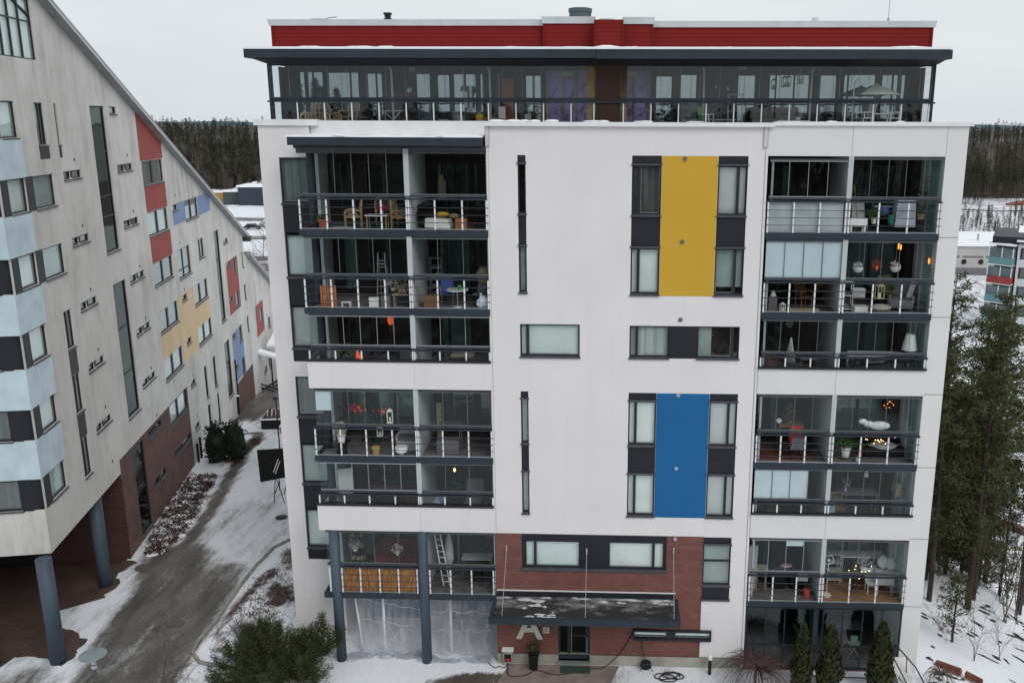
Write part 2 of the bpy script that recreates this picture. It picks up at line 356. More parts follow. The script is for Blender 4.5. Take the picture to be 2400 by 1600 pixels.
def ground_material():
    m = bpy.data.materials.new('winter_ground'); m.use_nodes = True; nt = m.node_tree; N = nt.nodes; L = nt.links
    b = N['Principled BSDF']; b.inputs['Roughness'].default_value = .8; b.inputs['Specular IOR Level'].default_value = .25
    tc = N.new('ShaderNodeTexCoord')
    a = N.new('ShaderNodeVertexColor'); a.layer_name = 'cover'; sp = N.new('ShaderNodeSeparateColor'); L.new(a.outputs[0], sp.inputs[0])
    def noise_(scale, det, st=(1,1,1), rot=0, rough=.6):
        mp = N.new('ShaderNodeMapping'); mp.inputs['Scale'].default_value = st; mp.inputs['Rotation'].default_value = (0,0,rot)
        n = N.new('ShaderNodeTexNoise'); n.inputs['Scale'].default_value = scale; n.inputs['Detail'].default_value = det; n.inputs['Roughness'].default_value = rough
        L.new(tc.outputs['Object'], mp.inputs[0]); L.new(mp.outputs[0], n.inputs[0]); return n.outputs[0]
    def math_(op, x, y=None, clamp=False):
        q = N.new('ShaderNodeMath'); q.operation = op; q.use_clamp = clamp
        for i, v in enumerate((x, y)):
            if v is None: continue
            if isinstance(v, (int, float)): q.inputs[i].default_value = v
            else: L.new(v, q.inputs[i])
        return q.outputs[0]
    n1 = noise_(.55, 10, (1,.32,1), .14, .72); n2 = noise_(4.5, 9, (1,.38,1), .2, .78)
    rut = noise_(2.4, 3, (1,.035,1), .20, .5)
    nn = math_('ADD', math_('MULTIPLY', n1, .50), math_('ADD', math_('MULTIPLY', n2, .34), math_('MULTIPLY', rut, .16)))
    # snow factor: bias R (0 bare..1 full); noise modulates; B (trodden) softens the edge into slush
    s = math_('ADD', math_('MULTIPLY', math_('SUBTRACT', nn, .5), 4.6), math_('SUBTRACT', math_('MULTIPLY', sp.outputs[0], 2.0), .5))
    wd = math_('ADD', math_('MULTIPLY', sp.outputs[2], 1.0), .2)
    mr = N.new('ShaderNodeMapRange'); mr.interpolation_type = 'SMOOTHSTEP'; L.new(math_('SUBTRACT', .5, wd), mr.inputs[1]); L.new(math_('ADD', .5, wd), mr.inputs[2]); L.new(s, mr.inputs[0])
    # bare colours: asphalt -> soil (G)
    n3 = noise_(.9, 9, (1,.22,1), .2); cr = N.new('ShaderNodeValToRGB'); cr.color_ramp.elements[0].color = (.050,.048,.042,1); cr.color_ramp.elements[1].color = (.21,.20,.185,1); cr.color_ramp.elements[0].position = .3; cr.color_ramp.elements[1].position = .75
    L.new(n3, cr.inputs[0])
    n4 = noise_(7, 6); cs = N.new('ShaderNodeValToRGB'); cs.color_ramp.elements[0].color = (.022,.016,.013,1); cs.color_ramp.elements[1].color = (.13,.075,.055,1); cs.color_ramp.elements[0].position = .3; cs.color_ramp.elements[1].position = .7
    L.new(n4, cs.inputs[0])
    mx = N.new('ShaderNodeMix'); mx.data_type = 'RGBA'; L.new(sp.outputs[1], mx.inputs[0]); L.new(cr.outputs[0], mx.inputs[6]); L.new(cs.outputs[0], mx.inputs[7])
    # snow colour with trodden grey (B)
    sc = N.new('ShaderNodeMix'); sc.data_type = 'RGBA'; sc.inputs[6].default_value = (.80,.82,.86,1); sc.inputs[7].default_value = (.52,.53,.55,1)
    tb = math_('ADD', math_('MULTIPLY', sp.outputs[2], .9), math_('MULTIPLY', math_('SUBTRACT', n2, .5), 1.2), True); L.new(tb, sc.inputs[0])
    fin = N.new('ShaderNodeMix'); fin.data_type = 'RGBA'; L.new(mr.outputs[0], fin.inputs[0]); L.new(mx.outputs[2], fin.inputs[6]); L.new(sc.outputs[2], fin.inputs[7]); L.new(fin.outputs[2], b.inputs['Base Color'])
    bp = N.new('ShaderNodeBump'); bp.inputs['Strength'].default_value = .45; bp.inputs['Distance'].default_value = .06
    L.new(math_('ADD', nn, math_('MULTIPLY', mr.outputs[0], .35)), bp.inputs['Height']); L.new(bp.outputs[0], b.inputs['Normal'])
    rr = N.new('ShaderNodeMapRange'); rr.inputs[3].default_value = .38; rr.inputs[4].default_value = .85; L.new(mr.outputs[0], rr.inputs[0]); L.new(rr.outputs[0], b.inputs['Roughness'])
    return m
M_ground = ground_material()

def seg_d(px, py, a, b):
    ax, ay = a; bx, by = b; dx, dy = bx-ax, by-ay; t = max(0, min(1, ((px-ax)*dx + (py-ay)*dy) / (dx*dx+dy*dy)))
    return math.hypot(px-ax-dx*t, py-ay-dy*t)
def line_d(px, py, pts): return min(seg_d(px, py, a, b) for a, b in zip(pts, pts[1:]))
BARE = [  # polylines of bare ground, half width, strength, soil, bias
    ([(-17.8,8.6),(-16.6,5.5),(-16.2,2.5),(-15.6,-.5),(-15.2,-4),(-14,-12)], 1.8, .80, .12),
    ([(-14.6,7.5),(-14.2,4.5),(-14.0,1.5),(-13.7,-2)], .95, .70, .12),
    ([(-17.9,9.5),(-18.3,12),(-18.8,15.5),(-19.6,19.6),(-20.3,23)], .42, .75, .45),
    ([(-20.5,23),(-20.6,27),(-21.6,29.2),(-22.6,28.4)], .40, .85, .6),
    ([(-19,-3),(-14,-5),(-8,-7),(4,-8)], 2.2, .5, .3),
    ([(-4,-4.6),(0,-3.4),(5.5,-3.4)], 1.0, .5, .55),
    ([(-1.5,-1.5),(4.2,-1.0)], .7, .8, .5),
    ([(-12.2,.6),(-12.9,2.6),(-12.8,5.5),(-12.4,7.5)], .35, .6, 1.0),
    ([(-10.9,4.8),(-11.5,5.8)], .55, .7, 1.0),
    ([(-12.0,9.7),(-11.2,8)], .7, .55, .9),
    ([(-26,36),(-25,42),(-28,52),(-36,62)], 3.5, .75, .35),
    ([(-29,58),(-40,90),(-60,130)], 4, .5, .1),
]
def cover(x, y):
    s = .95; soil = .5; tr = .12
    for pts, w, st, so in BARE:
        d = line_d(x, y, pts)
        if d < w * 1.7:
            k = (1 - sstep(w * .55, w * 1.7, d)) * st
            if 1 - k < s: s = 1 - k; soil = so
    if -22 < x < -12 and -14 < y < 30:
        tr = .35
        if s > .75: s = .75 - .10 * (1 if y < 16 else .3)
    if x > -12.9 and x < -8 and -2 < y < 11: s = min(s, .66); soil = .95; tr = .05
    
    if 5 < x < 10.5 and -3 < y < .3: s = min(s, .66); soil = .8
    if y < -52: s = min(s, .38); soil = .9
    if x > 17.5 and -8 < y < 30:
        s = min(s, .70 - .1 * sstep(22, 32, x)); soil = .75; tr = 0
    if y > 278 and x < 60: s = min(s, .12); soil = .9
    elif y > 378: s = min(s, .2); soil = .9
    elif x > 20 and y > 10: s = min(s, .60); soil = .9
    return s, soil, tr

def grid_mesh(name, xs, ys, dz=0, keep=None):
    nx, ny = len(xs), len(ys)
    vs = [(x, y, gz(x, y) + dz) for y in ys for x in xs]
    fs = []
    for j in range(ny - 1):
        for i in range(nx - 1):
            if keep and not keep((xs[i]+xs[i+1])/2, (ys[j]+ys[j+1])/2): continue
            fs.append((j*nx+i, j*nx+i+1, (j+1)*nx+i+1, (j+1)*nx+i))
    me = bpy.data.meshes.new(name); me.from_pydata(vs, [], fs); me.materials.append(M_ground)
    at = me.color_attributes.new('cover', 'FLOAT_COLOR', 'POINT')
    cols = []
    for v in vs: cols += [*cover(v[0], v[1]), 1.]
    at.data.foreach_set('color', cols)
    me.polygons.foreach_set('use_smooth', [True]*len(me.polygons)); me.update()
    o = bpy.data.objects.new(name, me); COL.objects.link(o); return struct(o)
def ax(parts):
    out = []
    for a, b, st in parts:
        n = max(1, round((b-a)/st)); out += [a + (b-a)*i/n for i in range(n)]
    return out + [parts[-1][1]]
xs = ax([(-1600,-600,120),(-600,-160,30),(-160,-40,8),(-40,-24,2),(-24,-8,.4),(-8,16,1.2),(16,34,.5),(34,60,2.5),(60,160,10),(160,600,30),(600,1600,120)])
ys = ax([(-700,-200,60),(-200,-40,14),(-40,-14,3),(-14,-4,.8),(-4,30,.45),(30,64,2),(64,160,8),(160,560,14),(560,1800,120)])
def in_path(x, y):
    L_ = [(-12.3,-13.8),(-12.6,-1.2),(-13.15,0),(-13.3,4.2),(-13.35,7),(-13,9.6),(-12.2,11.6),(-9.2,13.2)]
    # right border x at given y
    rx = None
    for (x0,y0),(x1,y1) in zip(L_, L_[1:]):
        if y0 <= y <= y1: rx = x0 + (x1-x0)*(y-y0)/(y1-y0+1e-9)
    if rx is None: rx = -9.3
    lx = -20.17 - .2*(y-8.58) + 1.1 if y > 8 else -18.2
    return lx < x < rx and -13.8 < y < 34
grid_mesh('ground', xs, ys)
px_ = ax([(-26,-9,.3)]); py_ = ax([(-13.8,34,.3)])
grid_mesh('path', px_, py_, .006, in_path)

# ------------------------------------------------------------------ building helpers (local frame: x along wall, y into the building)
def clip_poly(pts, a, b):          # keep z <= a + b*x  (pts (x,z))
    out = []
    for i in range(len(pts)):
        p, q = pts[i], pts[(i+1) % len(pts)]
        fp = p[1] - a - b*p[0]; fq = q[1] - a - b*q[0]
        if fp <= 0: out.append(p)
        if (fp < 0 < fq) or (fq < 0 < fp):
            t = fp / (fp - fq); out.append((p[0] + (q[0]-p[0])*t, p[1] + (q[1]-p[1])*t))
    return out
def wall(parent, name, x0, x1, z0, z1, y, holes, m, rev=.22, clip=None, mb=None):
    mb_ = mb or MB()
    holes = [h for h in holes if h[0] < x1 - 1e-4 and h[1] > x0 + 1e-4 and h[2] < z1 - 1e-4 and h[3] > z0 + 1e-4]
    X = sorted({x0, x1, *[min(max(h[i], x0), x1) for h in holes for i in (0, 1)]})
    for xa, xb in zip(X, X[1:]):
        if xb - xa < 1e-5: continue
        c = (xa + xb) / 2
        hs = sorted([(h[2], h[3]) for h in holes if h[0] < c < h[1]])
        z = z0; segs = []
        for a, b in hs:
            if a > z: segs.append((z, a))
            z = max(z, b)
        if z < z1: segs.append((z, z1))
        for a, b in segs:
            pts = [(xa, a), (xb, a), (xb, b), (xa, b)]
            if clip: pts = clip_poly(pts, *clip)
            if len(pts) > 2: mb_.poly([(p[0], y, p[1]) for p in pts])
    for h in holes:
        a, b, c, d = max(h[0], x0), min(h[1], x1), h[2], h[3]; yb = y + rev
        mb_.poly([(a,y,c),(a,y,d),(a,yb,d),(a,yb,c)]); mb_.poly([(b,y,c),(b,yb,c),(b,yb,d),(b,y,d)])
        mb_.poly([(a,y,d),(b,y,d),(b,yb,d),(a,yb,d)]); mb_.poly([(a,y,c),(a,yb,c),(b,yb,c),(b,y,c)])
    if mb is None: return mb_.build(name, m, parent)

KINDS = {'b': M_blind, 'w': M_blindw, 'g': M_blindg, 'c': M_curt, 'l': M_curtl, 'k': M_curtd, 's': M_blindl}
def window(parent, x0, x1, z0, z1, y, kind='d', bars=(), hbars=(), sill=True, glass=None, fw=.055, dep=.10, light=True, low=0, bw=.05):
    """frame + pane + blind + sill; kinds: letter of KINDS, or d for dark; low = how far the blind stops above the sill"""
    f = MB(); ya, yb = y + dep - .04, y + dep + .05
    f.box(x0, x0+fw, ya, yb, z0, z1).box(x1-fw, x1, ya, yb, z0, z1).box(x0+fw, x1-fw, ya, yb, z1-fw, z1).box(x0+fw, x1-fw, ya, yb, z0, z0+fw)
    for bx in bars: f.box(bx-bw, bx+bw, ya+.004, yb-.004, z0+fw, z1-fw)
    for hz in hbars: f.box(x0+fw, x1-fw, ya+.008, yb-.008, hz-.03, hz+.03)
    fr = f.build('window', M_frame, parent)
    g = MB().box(x0+fw, x1-fw, y+dep, y+dep+.012, z0+fw, z1-fw); g.build('pane', glass or G_win, fr)
    if light:
        e = MB(); es = [x0+fw] + [b for b in bars] + [x1-fw]
        for i, (a, b) in enumerate(zip(es, es[1:])):
            a2 = a + (bw if i else 0); b2 = b - (bw if i < len(es)-2 else 0)
            if b2 - a2 < .25: continue
            t = .022; yy = y+dep+.016
            e.box(a2, b2, yy, yy+.03, z0+fw, z0+fw+t*1.4).box(a2, a2+t, yy, yy+.03, z0+fw+t*1.4, z1-fw).box(b2-t, b2, yy, yy+.03, z0+fw+t*1.4, z1-fw)
        if e.f: e.build('inner_sash', M_alu, fr)
    if kind in KINDS:
        MB().box(x0+fw+.002, x1-fw-.002, y+dep+.09, y+dep+.11, z0+fw+low, z1-fw).build('curtain' if kind in 'clk' else 'blind', KINDS[kind], fr)
    if sill:
        s = MB(); s.hexa([(x0-.03,y-.07,z0-.07),(x1+.03,y-.07,z0-.07),(x1+.03,y+dep,z0-.04),(x0-.03,y+dep,z0-.04)], [(x0-.03,y-.07,z0-.03),(x1+.03,y-.07,z0-.03),(x1+.03,y+dep,z0+.012),(x0-.03,y+dep,z0+.012)])
        s.build('sill', M_sill, fr)
    return fr
def panel(parent, x0, x1, z0, z1, y, m, name='facade_panel', proud=.0, thick=.1, clip=None):
    pts = [(x0,z0),(x1,z0),(x1,z1),(x0,z1)]
    if clip: pts = clip_poly(pts, *clip)
    return MB().hexa([(p[0], y-proud, p[1]) for p in pts], [(p[0], y-proud+thick, p[1]) for p in pts]).build(name, m, parent)
def text_mesh(name, txt, size, m, parent, loc, rot=(PI/2,0,0), ext=.01, bold=0, shear=0, sx=1):
    cu = bpy.data.curves.new(name + '_t', 'FONT'); cu.body = txt; cu.size = size; cu.extrude = ext; cu.offset = bold; cu.shear = shear
    cu.align_x = 'CENTER'; cu.align_y = 'CENTER'
    o = bpy.data.objects.new(name + '_t', cu); COL.objects.link(o)
    dg = bpy.context.evaluated_depsgraph_get(); me = bpy.data.meshes.new_from_object(o.evaluated_get(dg))
    bpy.data.objects.remove(o); me.materials.clear(); me.materials.append(m)
    q = bpy.data.objects.new(name, me); COL.objects.link(q); q.parent = parent; q.location = loc; q.rotation_euler = rot; q.scale = (sx, 1, 1)
    return q

# ================================================================== MAIN BUILDING
A = thing('apartment_building', 'white rendered apartment block with glazed balconies, ochre and blue panels and red topped penthouse', 'apartment building')
H = []     # holes in the centre wall
def hole(x0, x1, z0, z1): H.append((x0, x1, z0, z1))
CW = []    # deferred windows
# slot columns and the window columns beside the coloured panels
for dz, kk in ((0, 'top'), (-9, 'low')):
    hole(1.12, 1.42, 15.80+dz, 20.92+dz); hole(5.32, 6.40, 15.76+dz, 20.92+dz); hole(8.46, 9.54, 15.76+dz, 20.92+dz)
hole(1.13, 3.42, 13.30, 14.60); hole(5.32, 9.50, 13.30, 14.58)
hole(1.08, 6.95, 4.36, 5.90); hole(8.42, 9.54, 3.18, 5.91); hole(2.55, 3.86, .20, 2.45)
X1 = 10.24
wall(A, 'wall', 0, X1, 5.93, 22.02, 0, [h for h in H if h[2] > 5.95], M_white)
wall(A, 'wall', 8.42, X1, .5, 5.93, 0, [(8.42, 9.54, 3.18, 5.91)], M_white)
wall(A, 'brick_wall', 0, 8.42, .5, 5.93, .015, [h for h in H if h[2] < 5.95 and h[0] < 8.4], M_brick)
wall(A, 'plinth', 0, X1, -.4, .5, .02, [(2.55, 3.86, .20, .5)], M_plinth)
MB().box(0.0, X1, -.006, .006, .485, .505).build('flashing', M_sill, A)
# windows of the centre wall
for dz, ks in ((0, ('d', 'w', 'w', 'g', 's', 'g')), (-9, ('g', 'g', 'w', 'b', 's', 'b'))):
    panel(A, 1.12, 1.42, 20.65+dz, 20.92+dz, .02, M_dark)
    window(A, 1.12, 1.42, 18.80+dz, 20.62+dz, 0, ks[0] if dz else 'd', light=False, fw=.05)
    panel(A, 1.12, 1.42, 17.62+dz, 18.72+dz, .02, M_dark)
    window(A, 1.12, 1.42, 15.84+dz, 17.58+dz, 0, 'g', light=False, fw=.05)
    MB().box(1.09, 1.45, -.05, .04, 20.60+dz, 20.66+dz).build('sill', M_sill, A)
    MB().box(1.09, 1.45, -.05, .04, 17.57+dz, 17.63+dz).build('sill', M_sill, A)
    for (xa, xb, bar, kt, kb) in ((5.32, 6.40, 5.60, 'k' if dz == 0 else 'w', 'w'), (8.46, 9.54, 9.21, 's', 'g' if dz == 0 else 's')):
        panel(A, xa, xb, 20.62+dz, 20.92+dz, .015, M_dark)
        MB().box(xa-.03, xb+.03, -.05, .05, 20.57+dz, 20.63+dz).build('sill', M_sill, A)
        window(A, xa, xb, 18.78+dz, 20.57+dz, 0, kt, bars=(bar,))
        panel(A, xa, xb, 17.60+dz, 18.70+dz, .015, M_dark)
        MB().box(xa-.03, xb+.03, -.05, .05, 17.54+dz, 17.61+dz).build('sill', M_sill, A)
        window(A, xa, xb, 15.80+dz, 17.54+dz, 0, kb, bars=(bar,), low=.22 if (dz == 0 and xa > 7) else 0)
panel(A, 6.41, 8.45, 15.74, 20.91, 0, M_yellow, 'yellow_panel', proud=.012, thick=.03)
panel(A, 6.41, 8.45, 6.74, 11.91, 0, M_blue, 'blue_panel', proud=.012, thick=.03)
window(A, 1.13, 3.42, 13.34, 14.60, 0, 'b', bars=(1.41,))
window(A, 5.32, 6.83, 13.34, 14.58, 0, 'l', bars=(5.60,))
panel(A, 6.83, 7.90, 13.30, 14.58, .02, M_dark)
w_ = window(A, 7.90, 9.50, 13.34, 14.58, 0, 'd', bars=(9.24,))
MB().box(7.97, 8.45, .2, .22, 13.4, 14.5).build('curtain', M_blindg, w_)
panel(A, 1.08, 6.95, 5.62, 5.90, .03, M_dark)
for (xa, xb, bar) in ((1.20, 3.45, 1.62), (4.60, 6.86, 6.42)):
    window(A, xa, xb, 4.44, 5.62, 0, 'b' if xa < 2 else 'w', bars=(bar,), sill=False)
panel(A, 1.08, 1.20, 4.40, 5.62, .03, M_dark); panel(A, 3.45, 4.60, 4.40, 5.62, .03, M_dark); panel(A, 6.86, 6.95, 4.40, 5.62, .03, M_dark)
MB().box(1.05, 6.98, -.08, .1, 4.33, 4.42).build('sill', M_sill, A)
panel(A, 8.42, 9.54, 5.62, 5.91, .015, M_dark)
MB().box(8.39, 9.57, -.05, .05, 5.56, 5.63).build('sill', M_sill, A)
window(A, 8.42, 9.54, 3.80, 5.56, 0, 'g', hbars=(4.85,)); panel(A, 8.42, 9.54, 3.18, 3.72, .015, M_dark)
MB().box(8.39, 9.57, -.07, .05, 3.11, 3.18).build('sill', M_sill, A)
# slit window box on the brick
sb = MB(); sb.box(5.64, 8.87, -.13, -.01, 1.68, 1.76).box(5.64, 8.87, -.13, -.01, 1.29, 1.38).box(5.64, 5.72, -.13, -.01, 1.38, 1.68).box(8.79, 8.87, -.13, -.01, 1.38, 1.68).box(7.02, 7.4, -.10, -.01, 1.38, 1.68)
sl = sb.build('slit_window', M_frame, A)
MB().box(5.72, 7.02, -.06, -.05, 1.38, 1.68).box(7.4, 8.79, -.06, -.05, 1.38, 1.68).build('pane', G_win, sl)
MB().box(5.72, 7.02, -.03, -.02, 1.52, 1.68).box(7.4, 8.79, -.03, -.02, 1.52, 1.68).build('blind', M_blindw, sl)
MB().box(5.72, 8.79, -.012, -.008, 1.38, 1.68).build('backing', M_int, sl)  # dark strip in place of the unlit space behind the slit
# entrance door
dr = MB(); dr.box(2.55, 2.63, .08, .2, .2, 2.45).box(3.78, 3.86, .08, .2, .2, 2.45).box(2.63, 3.78, .08, .2, 2.36, 2.45).box(2.93, 3.05, .07, .18, .24, 2.36).box(3.05, 3.78, .09, .17, .24, .48).box(3.68, 3.78, .09, .17, .48, 2.36).box(2.63, 2.93, .1, .16, .24, .42).box(3.05, 3.68, .10, .16, 1.28, 1.36)
do = dr.build('entrance_door', M_navy, A)
MB().box(2.63, 2.93, .13, .14, .42, 2.36).box(3.05, 3.68, .13, .14, .48, 2.36).build('pane', G_winb, do)
MB().tube((3.10,.02,.5),(3.10,.02,2.0),.014).tube((3.10,.02,.6),(3.10,.1,.6),.01).tube((3.10,.02,1.9),(3.10,.1,1.9),.01).build('handle', M_alu, do)
MB().box(3.72, 3.755, .06, .09, .55, 1.25).build('door_strip', mat('pale_blue_strip', (.12,.25,.36), .4), do)
MB().path([(3.25,.1,2.05),(3.25,.1,1.8),(3.5,.1,1.8),(3.5,.1,2.05),(3.25,.1,2.05)], .012, 4).build('notice_frame', M_cap, do)
MB().box(2.52, 3.89, -.12, .2, .14, .20).build('threshold', M_alu, A)
# vents
for i, (vx, vz) in enumerate(((7.24,20.81),(7.22,17.79),(7.24,14.83),(7.24,11.84),(7.24,8.84),(7.28,5.82))):
    v = MB()
    for k in range(20):
        t0, t1 = 2*PI*k/20, 2*PI*(k+1)/20
        v.hexa([(vx+.075*math.cos(t0),-.05,vz+.075*math.sin(t0)),(vx+.075*math.cos(t1),-.05,vz+.075*math.sin(t1)),(vx+.03*math.cos(t1),-.05,vz+.03*math.sin(t1)),(vx+.03*math.cos(t0),-.05,vz+.03*math.sin(t0))],
               [(vx+.085*math.cos(t0),-.012,vz+.085*math.sin(t0)),(vx+.085*math.cos(t1),-.012,vz+.085*math.sin(t1)),(vx+.03*math.cos(t1),-.012,vz+.03*math.sin(t1)),(vx+.03*math.cos(t0),-.012,vz+.03*math.sin(t0))])
    v.tube((vx,-.045,vz),(vx,-.012,vz),.032,.032,12)
    v.build('vent_cap', M_alu if i > 2 else mat('dull_vent', (.14,.14,.14), .5), A)

# joints of the centre wall edges, parapet caps
MB().box(-.02, .05, -.03, .0, 5.93, 21.2).build('corner_trim', M_pier, A)
MB().box(10.16, 10.24, -.03, .0, .1, 21.3).build('corner_trim', M_pier, A)
jt = MB(); jt.box(.05, .06, -.004, .004, 5.95, 21.2).box(10.13, 10.14, -.004, .004, .5, 21.0)
for xx in (-.05, 10.05): jt.box(xx, xx+.16, -.05, -.04, 21.22, 21.235); jt.box(xx, xx+.012, -.05, -.04, 21.235, 21.95); jt.box(xx+.148, xx+.16, -.05, -.04, 21.235, 21.95)
jt.build('joint_line', mat('joint_grey', (.20,.20,.21), .8), A)
MB().box(-.12, 10.42, -.16, .45, 21.95, 22.10).build('parapet_cap', M_cap, A)
for xx in (-.05, 10.05): MB().box(xx, xx+.16, -.045, .0, 21.235, 21.95).build('downpipe_cover', mat('pinkish_panel', (.60,.55,.56), .7), A)
MB().box(10.42, 17.48, -.10, .45, 22.00, 22.14).build('parapet_cap', M_cap, A)
MB().box(-9.24, -6.75, 1.70, 2.2, 21.93, 22.16).build('parapet_cap', M_cap, A)
sn = MB()
rs = random.Random(3)
for k in range(26):
    cx = rs.choice([rs.uniform(0, 10), rs.uniform(1, 4), rs.uniform(10.5, 17), rs.uniform(-.2, 2)])
    MB().blob((cx, .12, 22.12), rs.uniform(.08, .4), .2, rs.uniform(.02, .07), k).build('snow_lump', M_snow, A, smooth=True)

# ---- bays left and right
LX0, LX1, RX0, RX1 = -7.12, 0.0, 10.24, 16.60
LYR, RYR = 3.0, 2.9
# right pier and lintel
MB().box(16.60, 17.34, 0, 16, -1.5, 22.0).build('side_wall', M_pier, A)
wall(A, 'wall', RX0, RX1, 20.93, 22.0, 0, [], M_pier)
g_ = MB()
for zz in (18.02, 15.03, 12.0, 9.03, 6.0, 3.02): g_.box(16.60, 17.34, -.004, .001, zz-.012, zz+.012); g_.box(17.339, 17.345, 0, 16, zz-.012, zz+.012)
g_.box(13.235, 13.245, -.004, .001, 20.95, 22.0); g_.box(16.595, 16.605, -.004, .001, 20.95, 22)
g_.build('joint_line', MATS['joint_grey'], A)
# left recessed wall (plane y=1.8)
LH = [(-8.38, -7.2, z0, z1) for z0, z1 in ((14.86, 20.72), (12.52, 14.84), (7.2, 11.88), (3.68, 7.19))]
wall(A, 'wall', -9.12, LX0+.02, -1.5, 22.0, 1.8, [(-8.38,-7.15,12.52,20.72),(-8.38,-7.15,3.68,11.88)], M_white)
wall(A, 'wall', LX0+.02, .0, 21.4, 22.12, 1.9, [], M_cap)
MB().box(-9.12, -8.9, 1.82, 16, -1.5, 22.0).build('side_wall', M_white, A)
for (z0, z1, t, k) in ((18.97,20.70,'w','c'),(17.80,18.92,'p',0),(16.05,17.72,'w','b'),(14.87,15.98,'p',0),(13.12,14.82,'w','s'),(12.54,13.05,'p',0),(10.20,11.86,'w','k'),(8.99,10.12,'p',0),(7.22,8.93,'w','g'),(6.04,7.16,'p',0),(4.26,5.98,'w','b'),(3.70,4.20,'p',0)):
    if t == 'w': window(A, -8.38, -7.15, z0, z1, 1.8, k)
    else:
        panel(A, -8.38, -7.15, z0, z1-.03, 1.82, M_dark)
        MB().box(-8.40, -7.15, 1.74, 1.84, z1-.03, z1+.02).build('sill', M_sill, A)
MB().box(-8.38, -7.15, 2.35, 2.4, 3.6, 20.8).build('unlit_room_backing', M_int, A)  # dark sheet behind the strip windows, stands for unlit rooms
MB().box(.02, X1-.02, .75, .8, .1, 21).build('unlit_room_backing', M_int, A)  # added dark sheet: reads as unlit rooms and keeps light out
MB().box(-8.9, 16.6, 15.9, 16.0, -1.5, 22).build('rear_facade', M_white, A)
# roof deck
MB().box(-8.9, 17.2, 1.95, 15.9, 21.5, 21.80).box(.02, 17.2, .2, 1.95, 21.5, 21.84).box(-7.0, -.02, 1.91, 1.95, 21.5, 21.84).build('roof_terrace', M_floor, A)

GLOWS = []
def rail_run(xa, xb, F, yy, posts, full=True, ends=(0,0)):
    """railing between xa and xb. full: 4-part bar railing on a slab edge; else the short one on a white parapet"""
    if full:
        zt = F + 1.27; z0 = F + .16
        r = MB().box(xa-ends[0], xb+ends[1], yy-.05, yy+.05, zt, zt+.06)
        ra = r.build('railing', M_navy, A)
        b = MB()
        for zz in (.44, .715, .99): b.tube((xa-.05, yy-.06, F+zz), (xb+.05, yy-.06, F+zz), .013, None, 6)
        b.build('rail_bars', M_rail, ra)
        MB().box(xa, xb, yy-.02, yy+.02, F+.17, F+.205).build('bottom_rail', M_alu, ra)
    else:
        zt = F + 1.485; z0 = F + 1.14
        ra = MB().box(xa-ends[0], xb+ends[1], yy-.06, yy+.05, zt, zt+.06).build('railing', M_navy, A)
        MB().box(xa, xb, yy-.005, yy+.007, F+1.14, zt).build('railing_pane', G_balc, ra)
    for px in posts: MB().box(px-.026, px+.026, yy-.045, yy+.02, z0, zt).build('post', M_post, ra)
    return ra
def glazing(xa, xb, F, yy, full=True, n=6, top=2.86, frosted=(), blinds=(), lightframe=False, ztop=None):
    zb = F + (1.34 if full else 1.56); zt = F + top if ztop is None else ztop
    f = MB().box(xa, xb, yy-.04, yy+.06, zb+.03, zb+.11).box(xa, xb, yy-.04, yy+.05, zt, zt+.06)
    fr = f.build('balcony_glazing', M_prof, A)
    w = (xb - xa) / n
    p = MB(); e = MB()
    for i in range(n):
        a, b = xa + i*w, xa + (i+1)*w
        p.box(a+.004, b-.004, yy, yy+.008, zb+.11, zt)
        e.box(b-.009, b+.009, yy-.003, yy+.014, zb+.11, zt)
    e.box(xa, xb, yy-.006, yy+.02, zt-.05, zt); e.box(xa, xb, yy-.006, yy+.02, zb+.11, zb+.15)
    p.build('pane', G_balc, fr); e.build('pane_edges', M_alu if lightframe else mat('pane_edge', (.13,.15,.155), .4), fr)
    for i in frosted:
        MB().box(xa+i*w+.01, xa+(i+1)*w-.01, yy+.05, yy+.07, zb+.12, zt-.02).build('screen_blind', G_screen, fr)
    for (i, h) in blinds:
        MB().box(xa+i*w+.01, xa+(i+1)*w-.01, yy+.05, yy+.07, zt-h, zt-.02).build('roller_blind', G_screen, fr)
    return fr
def loggia(x0, x1, yr, F, rear, floor=M_floor, top=None):
    """slab, rear wall with windows; rear = [(x0,x1,zrel0,zrel1,kind,bars)]"""
    MB().box(x0, x1, .07, yr, F-.06, F+.12).build('balcony_floor', floor, A)
    holes = [(r[0], r[1], F+r[2], F+r[3]) for r in rear]
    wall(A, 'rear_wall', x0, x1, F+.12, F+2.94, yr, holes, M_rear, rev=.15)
    for r in rear: window(A, r[0], r[1], F+r[2], F+r[3], yr, r[4], bars=r[5] if len(r) > 5 else (), sill=False, glass=G_rear, dep=.08)
